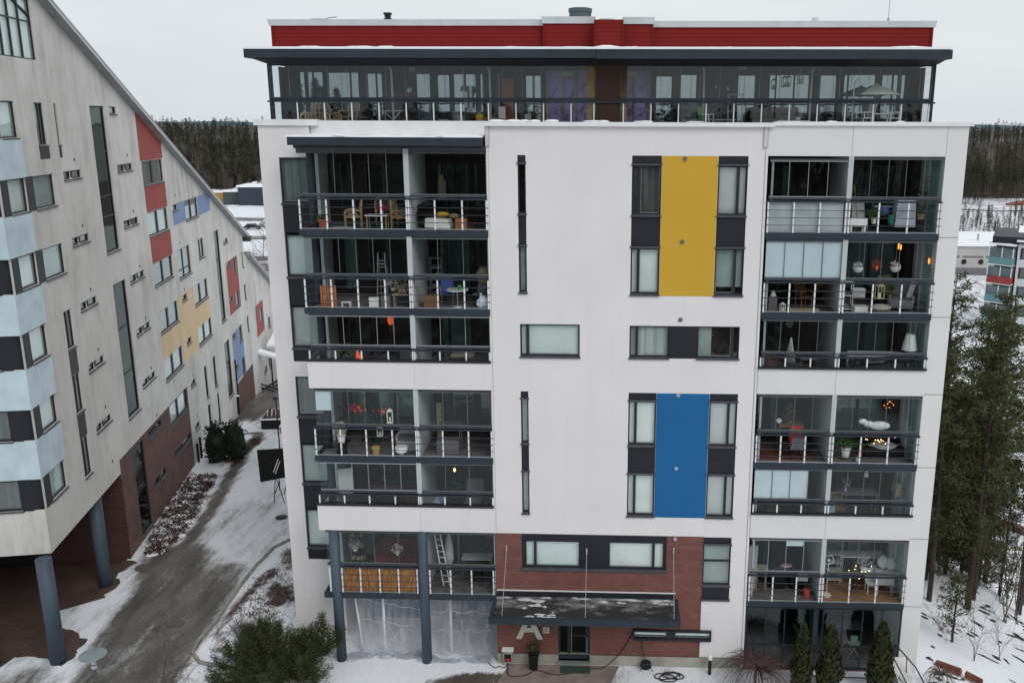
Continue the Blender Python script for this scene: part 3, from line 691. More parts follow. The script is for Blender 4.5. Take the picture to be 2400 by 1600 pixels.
for F in (18, 15, 12, 9, 6, 3):
    full = F not in (12, 6)
    # ---------------- left
    k1 = {18:'k',15:'g',12:'k',9:'c',6:'d',3:'l'}[F]; k2 = {18:'d',15:'d',12:'d',9:'g',6:'k',3:'l'}[F]; k3 = {18:'k',15:'c',12:'g',9:'d',6:'d',3:'k'}[F]
    loggia(-6.95, -3.0, LYR, F, [(-6.45,-5.80,.3,2.5,k1),(-5.45,-3.75,.75,2.5,k2,(-4.6,))])
    loggia(-3.0, -.02, LYR, F, [(-2.50,-1.20,.3,2.48,k3,(-2.15,)),(-.95,-.12,.75,2.45,'d')])
    MB().box(-3.09, -2.90, .07, LYR-.01, F+.12, F+2.93).box(-3.09, -2.90, -.03, .07, F+(1.42 if full else 1.6), F+2.95 if F != 18 else 21.26).build('partition_wall', M_part, A)
    MB().box(-6.98, -6.86, 1.82, LYR, F-.06, F+2.94).build('side_wall', M_part, A)
    MB().box(-.06, -.0, .06, LYR, F-.06, F+2.94).build('side_wall', M_part, A)
    MB().tube((-6.88, .95, F+.12), (-6.88, .95, F+2.93), .14, None, 16).build('balcony_column', M_navy, A)
    if full:
        MB().box(-7.14, -3.005, -.07, .07, F-.08, F+.17).box(-7.14, -7.0, .07, 1.79, F-.08, F+.17).build('edge_beam', M_navy, A)
        MB().box(-2.995, .0, -.07, .07, F-.08, F+.17).build('edge_beam', M_navy, A)
        MB().box(-7.0, 0, .07, .2, F-.16, F-.06).build('beam_underside', M_frame, A)
    else:
        MB().box(-7.16, -2.998, -.10, .07, F-.03, F+1.05).box(-7.16, -7.0, .07, 1.79, F-.03, F+1.05).build('balcony_parapet', M_white, A)
        MB().box(-2.992, .0, -.10, .07, F-.03, F+1.05).build('balcony_parapet', M_white, A)
        MB().box(-7.20, .0, -.14, .08, F+1.05, F+1.14).box(-7.2, -7.0, .08, 1.79, F+1.05, F+1.14).build('parapet_cap', M_frame, A)
    if F != 3:
        ra = rail_run(-7.1, -3.02, F, -.02, [-7.06,-6.05,-5.03,-3.99,-3.04] , full, (.04,0))
        rail_run(-2.98, -.02, F, -.02, [-2.96,-1.98,-.96,-.05], full)
        if full: s_ = MB().box(-7.15,-7.05,.03,1.79,F+1.27,F+1.33); [s_.tube((-7.12,0,F+q),(-7.12,1.79,F+q),.013,None,6) for q in (.44,.715,.99)]; s_.build('side_railing', M_navy, A)
        glazing(-7.0, -3.09, F, .02, full, 6, blinds=((0, .85),) if F == 9 else (), ztop=21.15 if F == 18 else None, lightframe=F in (12, 6))
        glazing(-2.90, -.02, F, .02, full, 3 if F != 18 else 1, ztop=21.15 if F == 18 else None, lightframe=(F == 12))
        MB().box(-7.04, -7.03, .05, 1.79, F+1.45, F+2.84).build('side_glass', G_balc, A)
    else:
        rail_run(-6.38, -3.22, F, .0, [-6.36,-5.60,-4.80,-4.02,-3.24], True)
        rail_run(-2.75, -.02, F, .0, [-2.72,-1.86,-1.0,-.1], True)
        MB().box(-6.9,-6.8,-.02,.08,F+.16,F+1.27).build('post', M_post, A)
        glazing(-6.95, -3.0, F, .05, True, 4); glazing(-3.0, -.02, F, .05, True, 2)
        rm = MB(); rr_ = random.Random(8)
        x = -6.33
        while x < -3.28:
            w = rr_.uniform(.012, .03); rm.box(x, x+w, .05+rr_.uniform(0,.012), .075, F+.2, F+1.26); x += w + .003
        reed = rm.build('reed_screen', mat('reed', (.30,.145,.055), .8, var=.45, vscale=9, vstretch=(3,1,.5)), A)
    # ---------------- right
    kr = {18:('g','d','k'),15:('d','d','g'),12:('k','d','g'),9:('g','k','g'),6:('d','d','k'),3:('c','k','g')}[F]
    loggia(RX0+.02, 13.15, RYR, F, [(10.6,11.0,.9,2.5,'k'),(11.30,11.72,.3,2.5,kr[0])], floor=M_floor)
    MB().box(12.25, 13.02, RYR-.03, RYR+.02, F+.14, F+2.4).build('balcony_door', M_rear, A)
    loggia(13.33, RX1, RYR, F, [(13.9,16.0,.55,2.5,kr[2],(14.95,))], floor=M_floorw if F == 3 else M_floor)
    MB().box(13.15, 13.33, .07, RYR-.01, F+.12, F+2.93).box(13.15, 13.33, -.03, .07, F+(1.42 if full else 1.6), F+2.93).build('partition_wall', M_part, A)
    MB().box(16.38, 16.60, .9, 1.9, F-.06, F+2.94).build('side_wall', M_part, A)
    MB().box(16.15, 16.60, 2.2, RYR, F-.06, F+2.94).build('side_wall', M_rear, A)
    MB().box(16.42, 16.47, .1, .9, F+.15, F+2.9).build('side_glass', G_rear, A)
    if full:
        MB().box(RX0+.02, 13.225, -.07, .07, F-.08, F+.17).build('edge_beam', M_navy, A)
        MB().box(13.235, RX1, -.07, .07, F-.08, F+.17).build('edge_beam', M_navy, A)
        MB().box(RX0+.02, RX1, .07, .2, F-.16, F-.06).build('beam_underside', M_frame, A)
    else:
        MB().box(RX0+.02, RX1, -.02, .07, F-.06, F+.96).build('balcony_parapet', M_pier, A)
        MB().box(13.235, 13.245, -.024, -.019, F-.06, F+.96).build('joint_line', MATS['joint_grey'], A)
        MB().box(RX0, RX1+.02, -.10, .08, F+.96, F+1.04).build('parapet_cap', M_frame, A)
    Fr = F if full else F - .08
    rail_run(RX0+.06, 13.2, Fr, -.03, [10.33, 11.27, 12.22, 13.17], full, (.04, 0))
    rail_run(13.26, RX1-.02, Fr, -.03, [13.29, 14.36, 15.42, 16.52], full, (0, .04))
    glazing(RX0+.1, 13.15, Fr, .03, full, 4, frosted={15: (0,1,2,3), 6: (0,1,2)}.get(F, ()), blinds=((2, .3),) if F == 3 else (), lightframe=F in (18, 3), ztop=F+2.86 if F != 18 else 20.78)
    glazing(13.33, RX1-.05, Fr, .03, full, 5, ztop=F+2.86 if F != 18 else 20.86)
    if F == 18: MB().box(10.35, 13.1, .04, .07, 18.2, 19.26).build('frosted_panel', G_frost, A)
    MB().box(10.42, 10.50, .12, .2, F+.15, F+2.8).build('balcony_pipe', M_alu, A)
# ceilings
MB().box(-7.1, 0, .08, LYR, 20.95, 21.25).build('balcony_ceiling', M_ceil, A); MB().box(RX0, RX1, .02, RYR, 20.93, 21.2).build('balcony_ceiling', M_ceil, A)
# lean-to roof above the left bay
MB().box(-7.22, -.12, -.42, 1.88, 21.25, 21.54).build('bay_roof', M_navy, A)
MB().box(-7.05, -.12, -.30, 1.8, 21.14, 21.25).build('bay_roof_soffit', M_frame, A)
sn = MB().box(-7.24, -.12, -.45, 1.88, 21.545, 21.61)
for k in range(14): sn.blob((rs.uniform(-6.8,-.4), rs.uniform(-.3,.6), 21.6), rs.uniform(.2,.6), .25, .05, k+50)
sn.build('bay_roof_snow', M_snow, A)
# ground level left: columns, plastic sheet, soffit
for cx, cy in ((-6.61, .03), (-2.98, .03)):
    MB().tube((cx, cy-.02, -.1), (cx, cy-.02, 5.95), .205, None, 24).build('column', M_col, A, smooth=True)
MB().box(-7.0, 0, .2, LYR, 2.78, 2.90).build('balcony_soffit', M_wht, A)
wall(A, 'rear_wall', -7.0, 0, -.2, 2.8, LYR, [], M_part)
MB().box(-7.0, -6.88, 1.82, LYR, -.3, 2.8).build('side_wall', M_white, A)
gw = MB().box(-6.2, -3.6, LYR-.06, LYR-.02, .3, 2.6).box(-2.4, -.4, LYR-.06, LYR-.02, .3, 2.6).build('blue_hoarding', mat('dull_blue_board', (.16,.20,.27), .7, var=.25, vscale=.7), A)
# ground level right: full glazing
gf = MB()
for gx in (10.31, 11.09, 11.86, 12.64, 13.42, 14.22, 15.02, 15.80, 16.56): gf.box(gx-.022, gx+.022, .02, .08, .12, 2.84)
gf.box(10.3, 16.58, .02, .08, 2.80, 2.86).box(10.3, 16.58, .015, .075, 1.11, 1.16).box(10.3, 16.58, .02, .08, .06, .12)
gg = gf.build('balcony_glazing', M_navy, A)
MB().box(10.3, 16.58, .05, .058, .12, 2.80).build('pane', glass_mat('ground_floor_glass', (.88,.91,.92), k=.8, base=.0, wav=.05), gg)
MB().box(10.24, 16.6, .0, 3.2, -.6, .06).build('plinth', M_brick, A)
MB().box(10.3, 16.55, .15, 3.4, .07, .10).build('balcony_floor', M_floor, A)
wall(A, 'rear_wall', 10.3, 16.6, .1, 2.85, 3.3, [], mat('slate_blue_wall', (.035,.042,.052), .7), )
MB().box(13.1, 13.3, .3, 3.3, .1, 2.85).build('partition_wall', mat('slate_partition', (.10,.12,.14), .7), A)
window(A, 11.0, 12.6, .3, 2.4, 3.3, 'd', sill=False, glass=G_rear, dep=-.1); window(A, 13.9, 16.0, .9, 2.4, 3.3, 'k', bars=(14.9,), sill=False, glass=G_rear, dep=-.1)

# plastic sheeting hung round the ground floor bay
def sheet(pts, nz, amp, seed, z1=2.82, foot=.0):
    mb = MB(); rnd = random.Random(seed); cols = []
    L_ = 0; seg = []
    for a, b in zip(pts, pts[1:]):
        n = max(2, int(math.dist(a[:2], b[:2]) / .09))
        for i in range(n): seg.append([a[k] + (b[k]-a[k])*i/n for k in range(2)])
    seg.append(list(pts[-1][:2]))
    for i, (x, y) in enumerate(seg):
        col = []
        for j in range(nz + 1):
            t = j / nz; z = z1 * t + .02
            q = noise.noise(Vector((x*1.4, z*.5, seed))) * amp + noise.noise(Vector((x*5, z*1.2, seed+5))) * amp * .35
            lo = (1-t)**3 * foot
            col.append((x, y + q - lo * (.5 + .5*noise.noise(Vector((x*2, 0, seed)))), z))
        cols.append(col)
    for c0, c1 in zip(cols, cols[1:]):
        for j in range(nz): mb.poly([c0[j], c1[j], c1[j+1], c0[j+1]])
    return mb
def plastic():
    m = bpy.data.materials.new('clear_plastic_sheet'); m.use_nodes = True; nt = m.node_tree; N = nt.nodes; L = nt.links
    b = N['Principled BSDF']; b.inputs['Base Color'].default_value = (.62,.63,.66,1); b.inputs['Roughness'].default_value = .22
    tr = N.new('ShaderNodeBsdfTransparent'); tr.inputs[0].default_value = (.92,.93,.95,1)
    mx = N.new('ShaderNodeMixShader'); tc = N.new('ShaderNodeTexCoord'); mp = N.new('ShaderNodeMapping'); mp.inputs['Scale'].default_value = (2.5,1,.8)
    n = N.new('ShaderNodeTexNoise'); n.inputs['Scale'].default_value = 2; n.inputs['Detail'].default_value = 5
    mr = N.new('ShaderNodeMapRange'); mr.inputs[1].default_value = .35; mr.inputs[2].default_value = .75; mr.inputs[3].default_value = .14; mr.inputs[4].default_value = .42
    L.new(tc.outputs['Object'], mp.inputs[0]); L.new(mp.outputs[0], n.inputs[0]); L.new(n.outputs[0], mr.inputs[0]); L.new(mr.outputs[0], mx.inputs[0])
    L.new(tr.outputs[0], mx.inputs[1]); L.new(b.outputs[0], mx.inputs[2]); L.new(mx.outputs[0], N['Material Output'].inputs[0])
    return m
M_plast = plastic()
S = thing('plastic_sheeting', 'clear plastic sheeting on white battens hung around the ground floor bay behind two slate columns', 'plastic sheeting', (-3, .8, 0))
off = lambda p: (p[0]+3, p[1]-.8)
so = sheet([off((-6.35, 1.7)), off((-6.0, .75)), off((-3, .75)), off((-.1, .65))], 16, .10, 4, foot=.45).build('sheet', M_plast, S, smooth=True)
bt = MB()
for bx, lean in ((-5.98,.18),(-4.92,.0),(-2.06,.0)): bt.box(bx+3-.05-lean, bx+3+.05-lean, -.1, -.06, 0.05, 2.78) if not lean else bt.bar((bx+3-.15,-.08,2.75),(bx+3+.1,-.1,.1),.08,.04)
bt.build('batten', M_wht, S)
tp = MB()
def wavy(x0, x1, z0, z1, am, sd):
    n = 24; pts = [(x0+(x1-x0)*i/n, -.16 - .03*math.sin(i*1.3+sd), z0+(z1-z0)*i/n + am*math.sin(i*.7+sd)) for i in range(n+1)]
    for a, b in zip(pts, pts[1:]): tp.bar(a, b, .008, .028)
wavy(-2.9, -.15, 2.5, 2.0, .03, 0); wavy(-2.85, -.1, 1.55, 1.15, .03, 1); wavy(-2.8, -.1, .75, .42, .04, 2); wavy(.2, 2.8, 2.0, 1.95, .07, 3); wavy(.2, 2.85, 1.08, 1.1, .05, 5)
tp.build('tape_strip', mat('milky_tape', (.50,.51,.53), .6), S)
fb = MB(); rq = random.Random(12)
for k in range(34):
    x = rq.uniform(-3.2, 2.9); fb.blob((x, rq.uniform(-.75,-.35) - .1*math.sin(x), .05), rq.uniform(.2,.5), rq.uniform(.08,.2), rq.uniform(.04,.10), k, amp=.3)
fb.build('gathered_sheet', M_plast, S)

# canopy over the entrance (y from -1.75 to 0)
cz = 2.98
C_ = MB().box(-.08, 7.46, -1.72, -1.60, cz-.14, cz+.14).box(-.08, .06, -1.60, -.01, cz-.14, cz+.14).box(7.32, 7.46, -1.60, -.01, cz-.14, cz+.14).build('entrance_canopy', M_navy, A)
def canopy_top():
    m = bpy.data.materials.new('canopy_felt'); m.use_nodes = True; nt = m.node_tree; N = nt.nodes; L = nt.links; b = N['Principled BSDF']; b.inputs['Roughness'].default_value = .75
    tc = N.new('ShaderNodeTexCoord'); sp = N.new('ShaderNodeSeparateXYZ'); L.new(tc.outputs['Object'], sp.inputs[0])
    def nz(st, sc, det, r=.65):
        mp = N.new('ShaderNodeMapping'); mp.inputs['Scale'].default_value = st; n = N.new('ShaderNodeTexNoise'); n.inputs['Scale'].default_value = sc; n.inputs['Detail'].default_value = det; n.inputs['Roughness'].default_value = r
        L.new(tc.outputs['Object'], mp.inputs[0]); L.new(mp.outputs[0], n.inputs[0]); return n.outputs[0]
    def ma(op, a, c, d=None):
        q = N.new('ShaderNodeMath'); q.operation = op
        for i, v in enumerate((a, c, d)):
            if v is None: continue
            if isinstance(v, (int, float)): q.inputs[i].default_value = v
            else: L.new(v, q.inputs[i])
        return q.outputs[0]
    big = nz((.8,1.6,1), 1.1, 9, .72); fine = nz((3,7,1), 2, 6)
    edge = ma('MULTIPLY_ADD', sp.outputs[1], .30, .30)            # settled snow towards the wall
    f = ma('ADD', ma('MULTIPLY_ADD', big, 2.6, -1.62), edge); f = ma('ADD', f, ma('MULTIPLY_ADD', fine, .7, -.35))
    r = N.new('ShaderNodeMapRange'); r.inputs[1].default_value = -.25; r.inputs[2].default_value = .45; r.inputs[4].default_value = .92; L.new(f, r.inputs[0])
    mx = N.new('ShaderNodeMix'); mx.data_type = 'RGBA'; mx.inputs[6].default_value = (.020,.020,.021,1); mx.inputs[7].default_value = (.36,.36,.36,1); L.new(r.outputs[0], mx.inputs[0]); L.new(mx.outputs[2], b.inputs['Base Color'])
    return m
MB().hexa([(.06,-1.6,cz-.02),(7.32,-1.6,cz-.02),(7.32,-.02,cz+.12),(.06,-.02,cz+.12)], [(.06,-1.6,cz+.02),(7.32,-1.6,cz+.02),(7.32,-.02,cz+.16),(.06,-.02,cz+.16)]).build('canopy_deck', canopy_top(), C_)
MB().box(.06, 7.32, -1.6, -.02, cz-.12, cz-.08).build('canopy_underside', M_sill, C_)
MB().box(.05, 7.33, -.05, -.01, cz+.16, cz+.42).build('canopy_upstand', M_frame, C_)
MB().box(.03, 7.35, -.07, -.005, cz+.42, cz+.45).build('canopy_flashing', M_cap, C_)
cs = MB(); rc = random.Random(5)
def cz_at(y): return cz + .02 + (y+1.6)/1.58*.14
for k in range(34):
    u = rc.random()
    if u < .42: x, y, rx_, ry_ = rc.uniform(.1, 7.3), rc.gauss(-.13, .04), rc.uniform(.1,.45), rc.uniform(.02,.06)
    elif u < .62: x, y, rx_, ry_ = rc.uniform(4.4, 7.0), rc.gauss(-.24, .06), rc.uniform(.1,.3), rc.uniform(.03,.07)
    elif u < .74: x, y, rx_, ry_ = rc.uniform(1.0, 2.0), rc.gauss(-.42, .12), rc.uniform(.1,.35), rc.uniform(.05,.13)
    elif u < .86: x, y, rx_, ry_ = rc.uniform(.9, 4.2), rc.uniform(-1.5,-.6), rc.uniform(.03,.12), rc.uniform(.02,.07)
    elif u < .93: x, y, rx_, ry_ = rc.choice([.12, 7.2]) + rc.uniform(-.02,.06), rc.uniform(-1.5,-.1), .05, rc.uniform(.05,.2)
    else: x, y, rx_, ry_ = rc.uniform(1.4, 2.4), rc.uniform(-1.55,-1.1), rc.uniform(.1,.3), .05
    x = min(max(x, .08+rx_*.6), 7.3-rx_*.6); y = min(max(y, -1.56), -.06-ry_*.3)
    cs.blob((x, y, cz_at(y)+.003), rx_, ry_, rc.uniform(.012,.045), k, amp=.3, nu=9, nv=5)
cs.build('canopy_snow', mat('thawing_snow', (.50,.50,.51), .8, var=.2, vscale=8), C_, smooth=True)
for xa, xb, zt in ((.46, .42, 5.3), (3.72, 3.72, 5.22), (7.23, 7.22, 5.32)):
    rods = MB().path([(xa, -.03, zt), (xa, -.14, zt-.22), (xb, -1.52, cz+.12)], .012, 6); rods.box(xa-.03, xa+.03, -.04, -.005, zt-.16, zt+.12); rods.build('suspension_rod', M_alu, C_)

# ================================================================== PENTHOUSE (part of the block)
PRE_P = set(bpy.data.objects)
P0, P1, PZ = -8.10, 16.15, 21.85
MB().box(-8.62, 3.98, -.30, 2.72, 24.30, 24.60).build('eave', M_navy, A)
MB().box(3.99, 16.42, -.30, 2.72, 24.28, 24.58).build('eave', M_navy, A)
MB().hexa([(-8.05,.35,24.13),(16.15,.35,24.13),(16.15,2.7,24.13),(-8.05,2.7,24.13)], [(-8.4,-.12,24.28),(16.3,-.12,24.28),(16.3,2.7,24.28),(-8.4,2.7,24.28)]).build('eave_soffit', M_frame, A)
sn = MB().box(-8.64, 16.44, -.32, 2.6, 24.602, 24.68)
for k in range(90): sn.blob((rs.uniform(-7.4, 15.2), rs.uniform(.1, 2.2), 24.67), rs.uniform(.3, 1.0), rs.uniform(.15,.4), rs.uniform(.03, .08), k+90)
sn.blob((4.4, 1.9, 24.75), .6, .4, .14, 4)
sn.build('eave_snow', M_snow, A, smooth=False)
MB().box(-8.60, 1.92, 2.75, 11, 24.30, 25.66).box(6.06, 16.60, 2.75, 11, 24.30, 25.60).build('red_attic', M_redclad, A)
MB().box(1.92, 6.06, 2.55, 10, 24.30, 25.72).build('red_attic', M_redclad, A)
MB().box(3.87, 4.93, 2.1, 3.2, 24.7, 25.82).build('red_attic', M_redclad, A)
MB().box(1.90, 1.96, 2.50, 2.56, 24.6, 25.70).box(6.02, 6.08, 2.50, 2.56, 24.6, 25.68).box(3.85,3.90,2.05,2.11,24.7,25.82).box(4.9,4.95,2.05,2.11,24.7,25.82).box(-8.62,-8.55,2.70,2.76,24.6,25.66).box(16.55,16.62,2.70,2.76,24.6,25.6).build('corner_trim', M_redclad, A)
def capstrip(x0, x1, y, z, h):
    return MB().hexa([(x0,y,z),(x1,y,z),(x1,11,z),(x0,11,z)], [(x0-.03,y-.08,z+h),(x1+.03,y-.08,z+h),(x1+.03,11,z+h),(x0-.03,11,z+h)]).build('attic_cap', M_capg, A)
capstrip(-8.68, 1.90, 2.68, 25.66, .22); capstrip(6.08, 16.68, 2.68, 25.60, .22); capstrip(1.88, 3.85, 2.48, 25.72, .24); capstrip(4.95, 6.10, 2.48, 25.70, .24)
# rear wall with its windows and doors
PW = [(-7.84,-6.72,22.0,24.0,'l',(-7.15,)),(-6.60,-5.31,22.4,23.98,'d',(-5.68,)),(-5.06,-4.39,21.95,23.95,'d',(-4.66,)),(-3.13,-2.51,22.0,23.94,'d',()),
      (-2.30,-1.75,22.4,23.9,'l',()),(-1.67,-.72,22.4,23.93,'d',(-1.18,)),(-.63,-.45,22.4,23.93,'d',()),(1.15,1.82,21.95,23.88,'d',(1.5,)),
      (6.20,6.90,21.95,23.86,'d',()),(7.15,7.85,21.95,23.92,'d',()),(9.35,10.10,21.95,23.9,'c',()),(10.56,12.18,22.4,23.92,'d',(10.85,11.55)),(12.50,13.20,21.95,23.91,'c',()),(13.40,14.68,22.2,23.93,'d',(13.6,)),(14.84,16.0,22.2,23.93,'l',(15.3,))]
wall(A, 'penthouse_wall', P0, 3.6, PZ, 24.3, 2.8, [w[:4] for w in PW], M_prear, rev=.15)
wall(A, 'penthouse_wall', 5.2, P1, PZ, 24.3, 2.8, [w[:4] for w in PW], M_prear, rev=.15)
G_sky = glass_mat('mirror_glass', (.55,.62,.64), k=1.0, base=.20, wav=.03)
for w in PW: window(A, w[0], w[1], w[2], w[3], 2.8, w[4], bars=w[5], sill=False, glass=G_sky, dep=.08, bw=.03)
MB().box(P0, P1, 3.3, 3.35, PZ, 24.3).build('unlit_room_backing', M_int, A)  # dark sheet standing in for the unlit penthouse rooms
MB().box(6.22, 6.62, 2.9, 2.92, 22.5, 23.42).build('narrow_blind', mat('mint_blind', (.50,.75,.72), .6), A)  # plain mint blind behind part of the door glass
MB().box(3.98, 4.87, .62, 2.8, PZ, 24.14).build('boarded_pier', M_brclad, A)
# purple insulation boards with studs
for (bx0, bx1, wx0, wx1, nm) in ((2.0, 3.62, 2.42, 3.02, 0), (5.12, 6.02, 4.95, 5.55, 1)):
    pb = MB(); wall(None, '', bx0, bx1, PZ, 24.02, 2.74, [(wx0, wx1, 23.80, 23.98)], M_purple, rev=.05, mb=pb); po = pb.build('insulation_board', M_purple, A)
    st = MB()
    for sx in ((2.05, 2.62, 3.10, 3.60) if nm == 0 else (5.0, 5.42, 5.98)): st.box(sx-.05, sx+.05, 2.66, 2.735, PZ, 24.0 if abs(sx-2.62) > .1 and abs(sx-5.42) > .1 else 23.74)
    st.box(wx0-.06, wx1+.06, 2.66, 2.735, 23.74, 23.79)
    st.build('stud', M_wood2, po)
    MB().box(wx0, wx1, 2.79, 2.80, 23.80, 23.98).build('high_window', M_blind, po)
    for k, (tx, tz) in enumerate(((2.28,23.2),(2.45,22.5),(2.95,23.1),(3.4,23.4),(3.35,22.6),(2.85,22.3)) if nm == 0 else ((5.25,23.3),(5.72,23.4),(5.75,22.5),(5.25,22.5))):
        text_mesh('board_print', 'SPU' if k % 2 else 'Sauna', .22 if k % 2 == 0 else .26, M_ink, po, (tx, 2.732, tz), (PI/2, -R_(58), 0), ext=.002)
MB().box(3.62, 3.98, .7, 2.8, PZ, 24.14).box(4.87, 5.1, .7, 2.8, PZ, 24.14).build('pier_lining', M_wood, A)
# glazing and railing of the penthouse
for (xa, xb, pst) in ((P0, 3.96, [-7.11+1.017*k for k in range(11)] + [3.9]), (4.88, P1, [4.98 + 1.008*k for k in range(11)] + [16.05])):
    f = MB().box(xa, xb, .64, .76, 22.86, 22.96).box(xa-(.1 if xa == P0 else 0), xb+(.1 if xb == P1 else 0), .56, .64, 22.78, 22.84).box(xa, xb, .66, .76, 24.08, 24.14)
    fr = f.build('balcony_glazing', M_navy, A)
    MB().box(xa, xb, .70, .708, 22.96, 24.08).box(xa, xb, .66, .668, 21.9, 22.78).build('pane', G_pent, fr)
    e = MB(); x = xa
    while x < xb: e.box(x-.006, x+.006, .698, .712, 22.96, 24.08); x += .72
    e.build('pane_edges', mat('pane_edge2', (.20,.23,.235), .4), fr)
    for px in pst: MB().box(px-.022, px+.022, .60, .64, 21.9, 22.78).build('post', M_post, fr)
MB().box(3.96, 4.88, .56, .62, 22.78, 22.84).build('railing', M_navy, A)
for sx, s in ((P0, -1), (P1, 1)):
    MB().box(sx-.07, sx+.07, .70, .84, PZ, 24.14).box(sx-.07, sx+.07, 2.6, 2.74, PZ, 24.14).box(sx-.05, sx+.05, .84, 2.6, 22.80, 22.92).build('corner_post', M_frame, A)
    MB().box(sx-.004, sx+.004, .84, 2.6, 21.9, 22.8).box(sx-.004, sx+.004, .84, 2.6, 22.92, 24.1).build('side_glass', G_pent, A)
for ex, em in ((P0+.03, M_prear), (P1-.03, M_brick3)): MB().box(ex-.03, ex+.03, 1.7, 2.79, PZ, 24.1).build('end_wall', em, A)
pp = MB()
for x0, s in ((-4.14,1),(-.31,1),(7.95,1),(12.30,-1)): pp.path([(x0,2.55,24.2),(x0+.12*s,2.68,24.05),(x0+.13*s,2.70,21.9)], .045, 8)
pp.build('drainpipe', M_post, A)
# roof furniture: parts of the block
MB().lathe((3.24, 4.5, 25.8), [(.44,0),(.44,.52),(.47,.52),(.47,.66),(.40,.68)], 28).build('roof_drum', mat('grey_green_metal', (.085,.11,.12), .5, var=.1), A)
MB().tube((-4.36,4,25.85),(-4.36,4,26.0),.10,None,10).box(-4.5,-4.22,3.88,4.12,26.0,26.05).box(-4.47,-4.25,3.9,4.1,26.08,26.16).box(-4.5,-4.22,3.86,4.14,26.18,26.26).box(-4.44,-4.28,3.94,4.06,26.05,26.18).build('roof_cowl', M_blk, A)
MB().lathe((12.63,5,25.8), [(.08,0),(.08,.2),(.14,.22),(.14,.36),(.06,.40)], 14).build('roof_vent', M_capg, A)
MB().lathe((14.66,5,25.8), [(.22,0),(.24,.22),(.12,.24)], 14).build('roof_vent', M_capg, A)
MB().lathe((4.3,4.5,25.8), [(.3,0),(.33,.26),(.2,.28)], 14).build('roof_vent', M_capg, A)
MB().tube((15.52,5,25.8),(15.52,5,26.15),.05).tube((15.52,5,26.15),(15.52,5,26.85),.014).build('antenna', M_alu, A)
MB().path([(-7.45,4,25.85),(-7.43,4,26.03),(-6.8,4,26.03),(-6.78,4,25.86)], .014).path([(-7.1,4.2,25.85),(-6.95,4.2,26.02),(-6.75,4.2,26.1),(-6.45,4.2,26.12)], .022).build('roof_ladder_rail', M_alu, A)

# the penthouse stands back from the facade: final survey of its parts (x, z about 4% larger, front set 1.4 m back)
def px4(x): return 1.04*x - .19
def pz4(z): return 1.04*z - .888
for o in set(bpy.data.objects) - PRE_P:
    if o.type != 'MESH': continue
    if o.location.length > 0: o.location = (px4(o.location.x), o.location.y + 1.4, pz4(o.location.z)); continue
    for v in o.data.vertices: v.co.x = px4(v.co.x); v.co.y += 1.4; v.co.z = pz4(v.co.z)

# ================================================================== LEFT SLOPING BUILDING
TH = math.atan2(.9805, -.1965)
B = thing('sloping_apartment_block', 'weathered grey concrete apartment block with a long sloping roof, on slate columns', 'apartment building', (-20.17, 8.58, 0), TH)
RA, RB = 25.87, -.3857                 # roof line z = RA + RB*x
S0, S1 = -8.85, 34.5
W = []      # (x0,x1,z0,z1,kind,bars)
def lw(x0, x1, z0, z1, k='d', bars=(), **kw): W.append((x0, x1, z0, z1, k, bars, kw))
lw(-8.6, -3.66, 24.5, 27.0, 'b', (-7.55,-6.55,-5.72,-4.76), hbars=(26.02,), sill=False)
lw(-7.95, -6.46, 21.42, 22.82, 'b')
lw(-4.62, -3.70, 21.08, 22.80, 'g', (-4.05,)); lw(-2.53, -2.27, 21.05, 22.80, 'd', light=False)
for z0, z1, k in ((18.53,19.86,'w'),(15.58,16.88,'w'),(12.57,13.90,'b'),(9.66,10.90,'b'),(6.68,7.92,'b')):
    lw(-8.03, -6.42, z0, z1, k)
lw(-5.68, -3.58, 18.53, 19.86, 'g'); lw(-5.70, -3.55, 15.58, 16.88, 'g')
for z0, z1 in ((12.26,13.95),(9.28,11.03),(6.22,8.05)): lw(-4.45, -3.55, z0, z1, 'c', (-4.0,))
lw(1.80, 3.80, 15.62, 22.76, 'd', hbars=(20.55,18.4,17.4), glass=G_winb, light=False, fw=.09)
lw(2.07, 4.08, 6.88, 14.0, 'd', hbars=(11.6,9.2), glass=G_winb, light=False, fw=.09)
lw(2.10, 3.90, .22, 5.18, 'd', hbars=(2.6,), glass=G_winb, light=False, fw=.09)
for z in (19.87,16.92,13.93,11.02,8.05): lw(-2.42, -1.60, z-.36, z, 'd', light=False); lw(-1.45, -.32, z-.36, z, 'd', light=False)
lw(4.56, 5.62, 22.39, 22.75, 'd', light=False)
for z in (19.82,16.92,13.97,11.05,8.15,2.24): lw(4.80, 5.95, z-.37, z, 'd', light=False); lw(6.15, 7.25, z-.37, z, 'd', light=False)
lw(4.9, 7.36, 4.83, 5.18, 'd', light=False); lw(9.2, 13.15, 2.0, 2.36, 'd', (11.2,), light=False)
lw(14.25,15.35,16.53,16.9,'d',light=False)
for z in (11.12,8.24,5.38,2.40): lw(14.28, 15.5, z-.38, z, 'd', light=False)
lw(27.2, 28.85, 12.74, 13.08, 'd', light=False)
for z0, z1, k in ((18.48,19.80,'k'),(15.58,16.93,'l'),(12.66,14.0,'d')): lw(8.95, 13.0, z0, z1, k, (11.0,), bw=.14)
lw(17.13, 20.5, 15.62, 16.93, 'd', (18.8,), bw=.14)
lw(14.2, 17.3, 12.2, 14.05, 'k', (15.7,), hbars=(12.7,)); lw(19.52, 21.1, 12.72, 14.05, 'd', (20.3,))
lw(24.42, 26.0, 7.14, 14.06, 'd', hbars=(11.8,9.3), glass=G_winb, light=False, fw=.09)
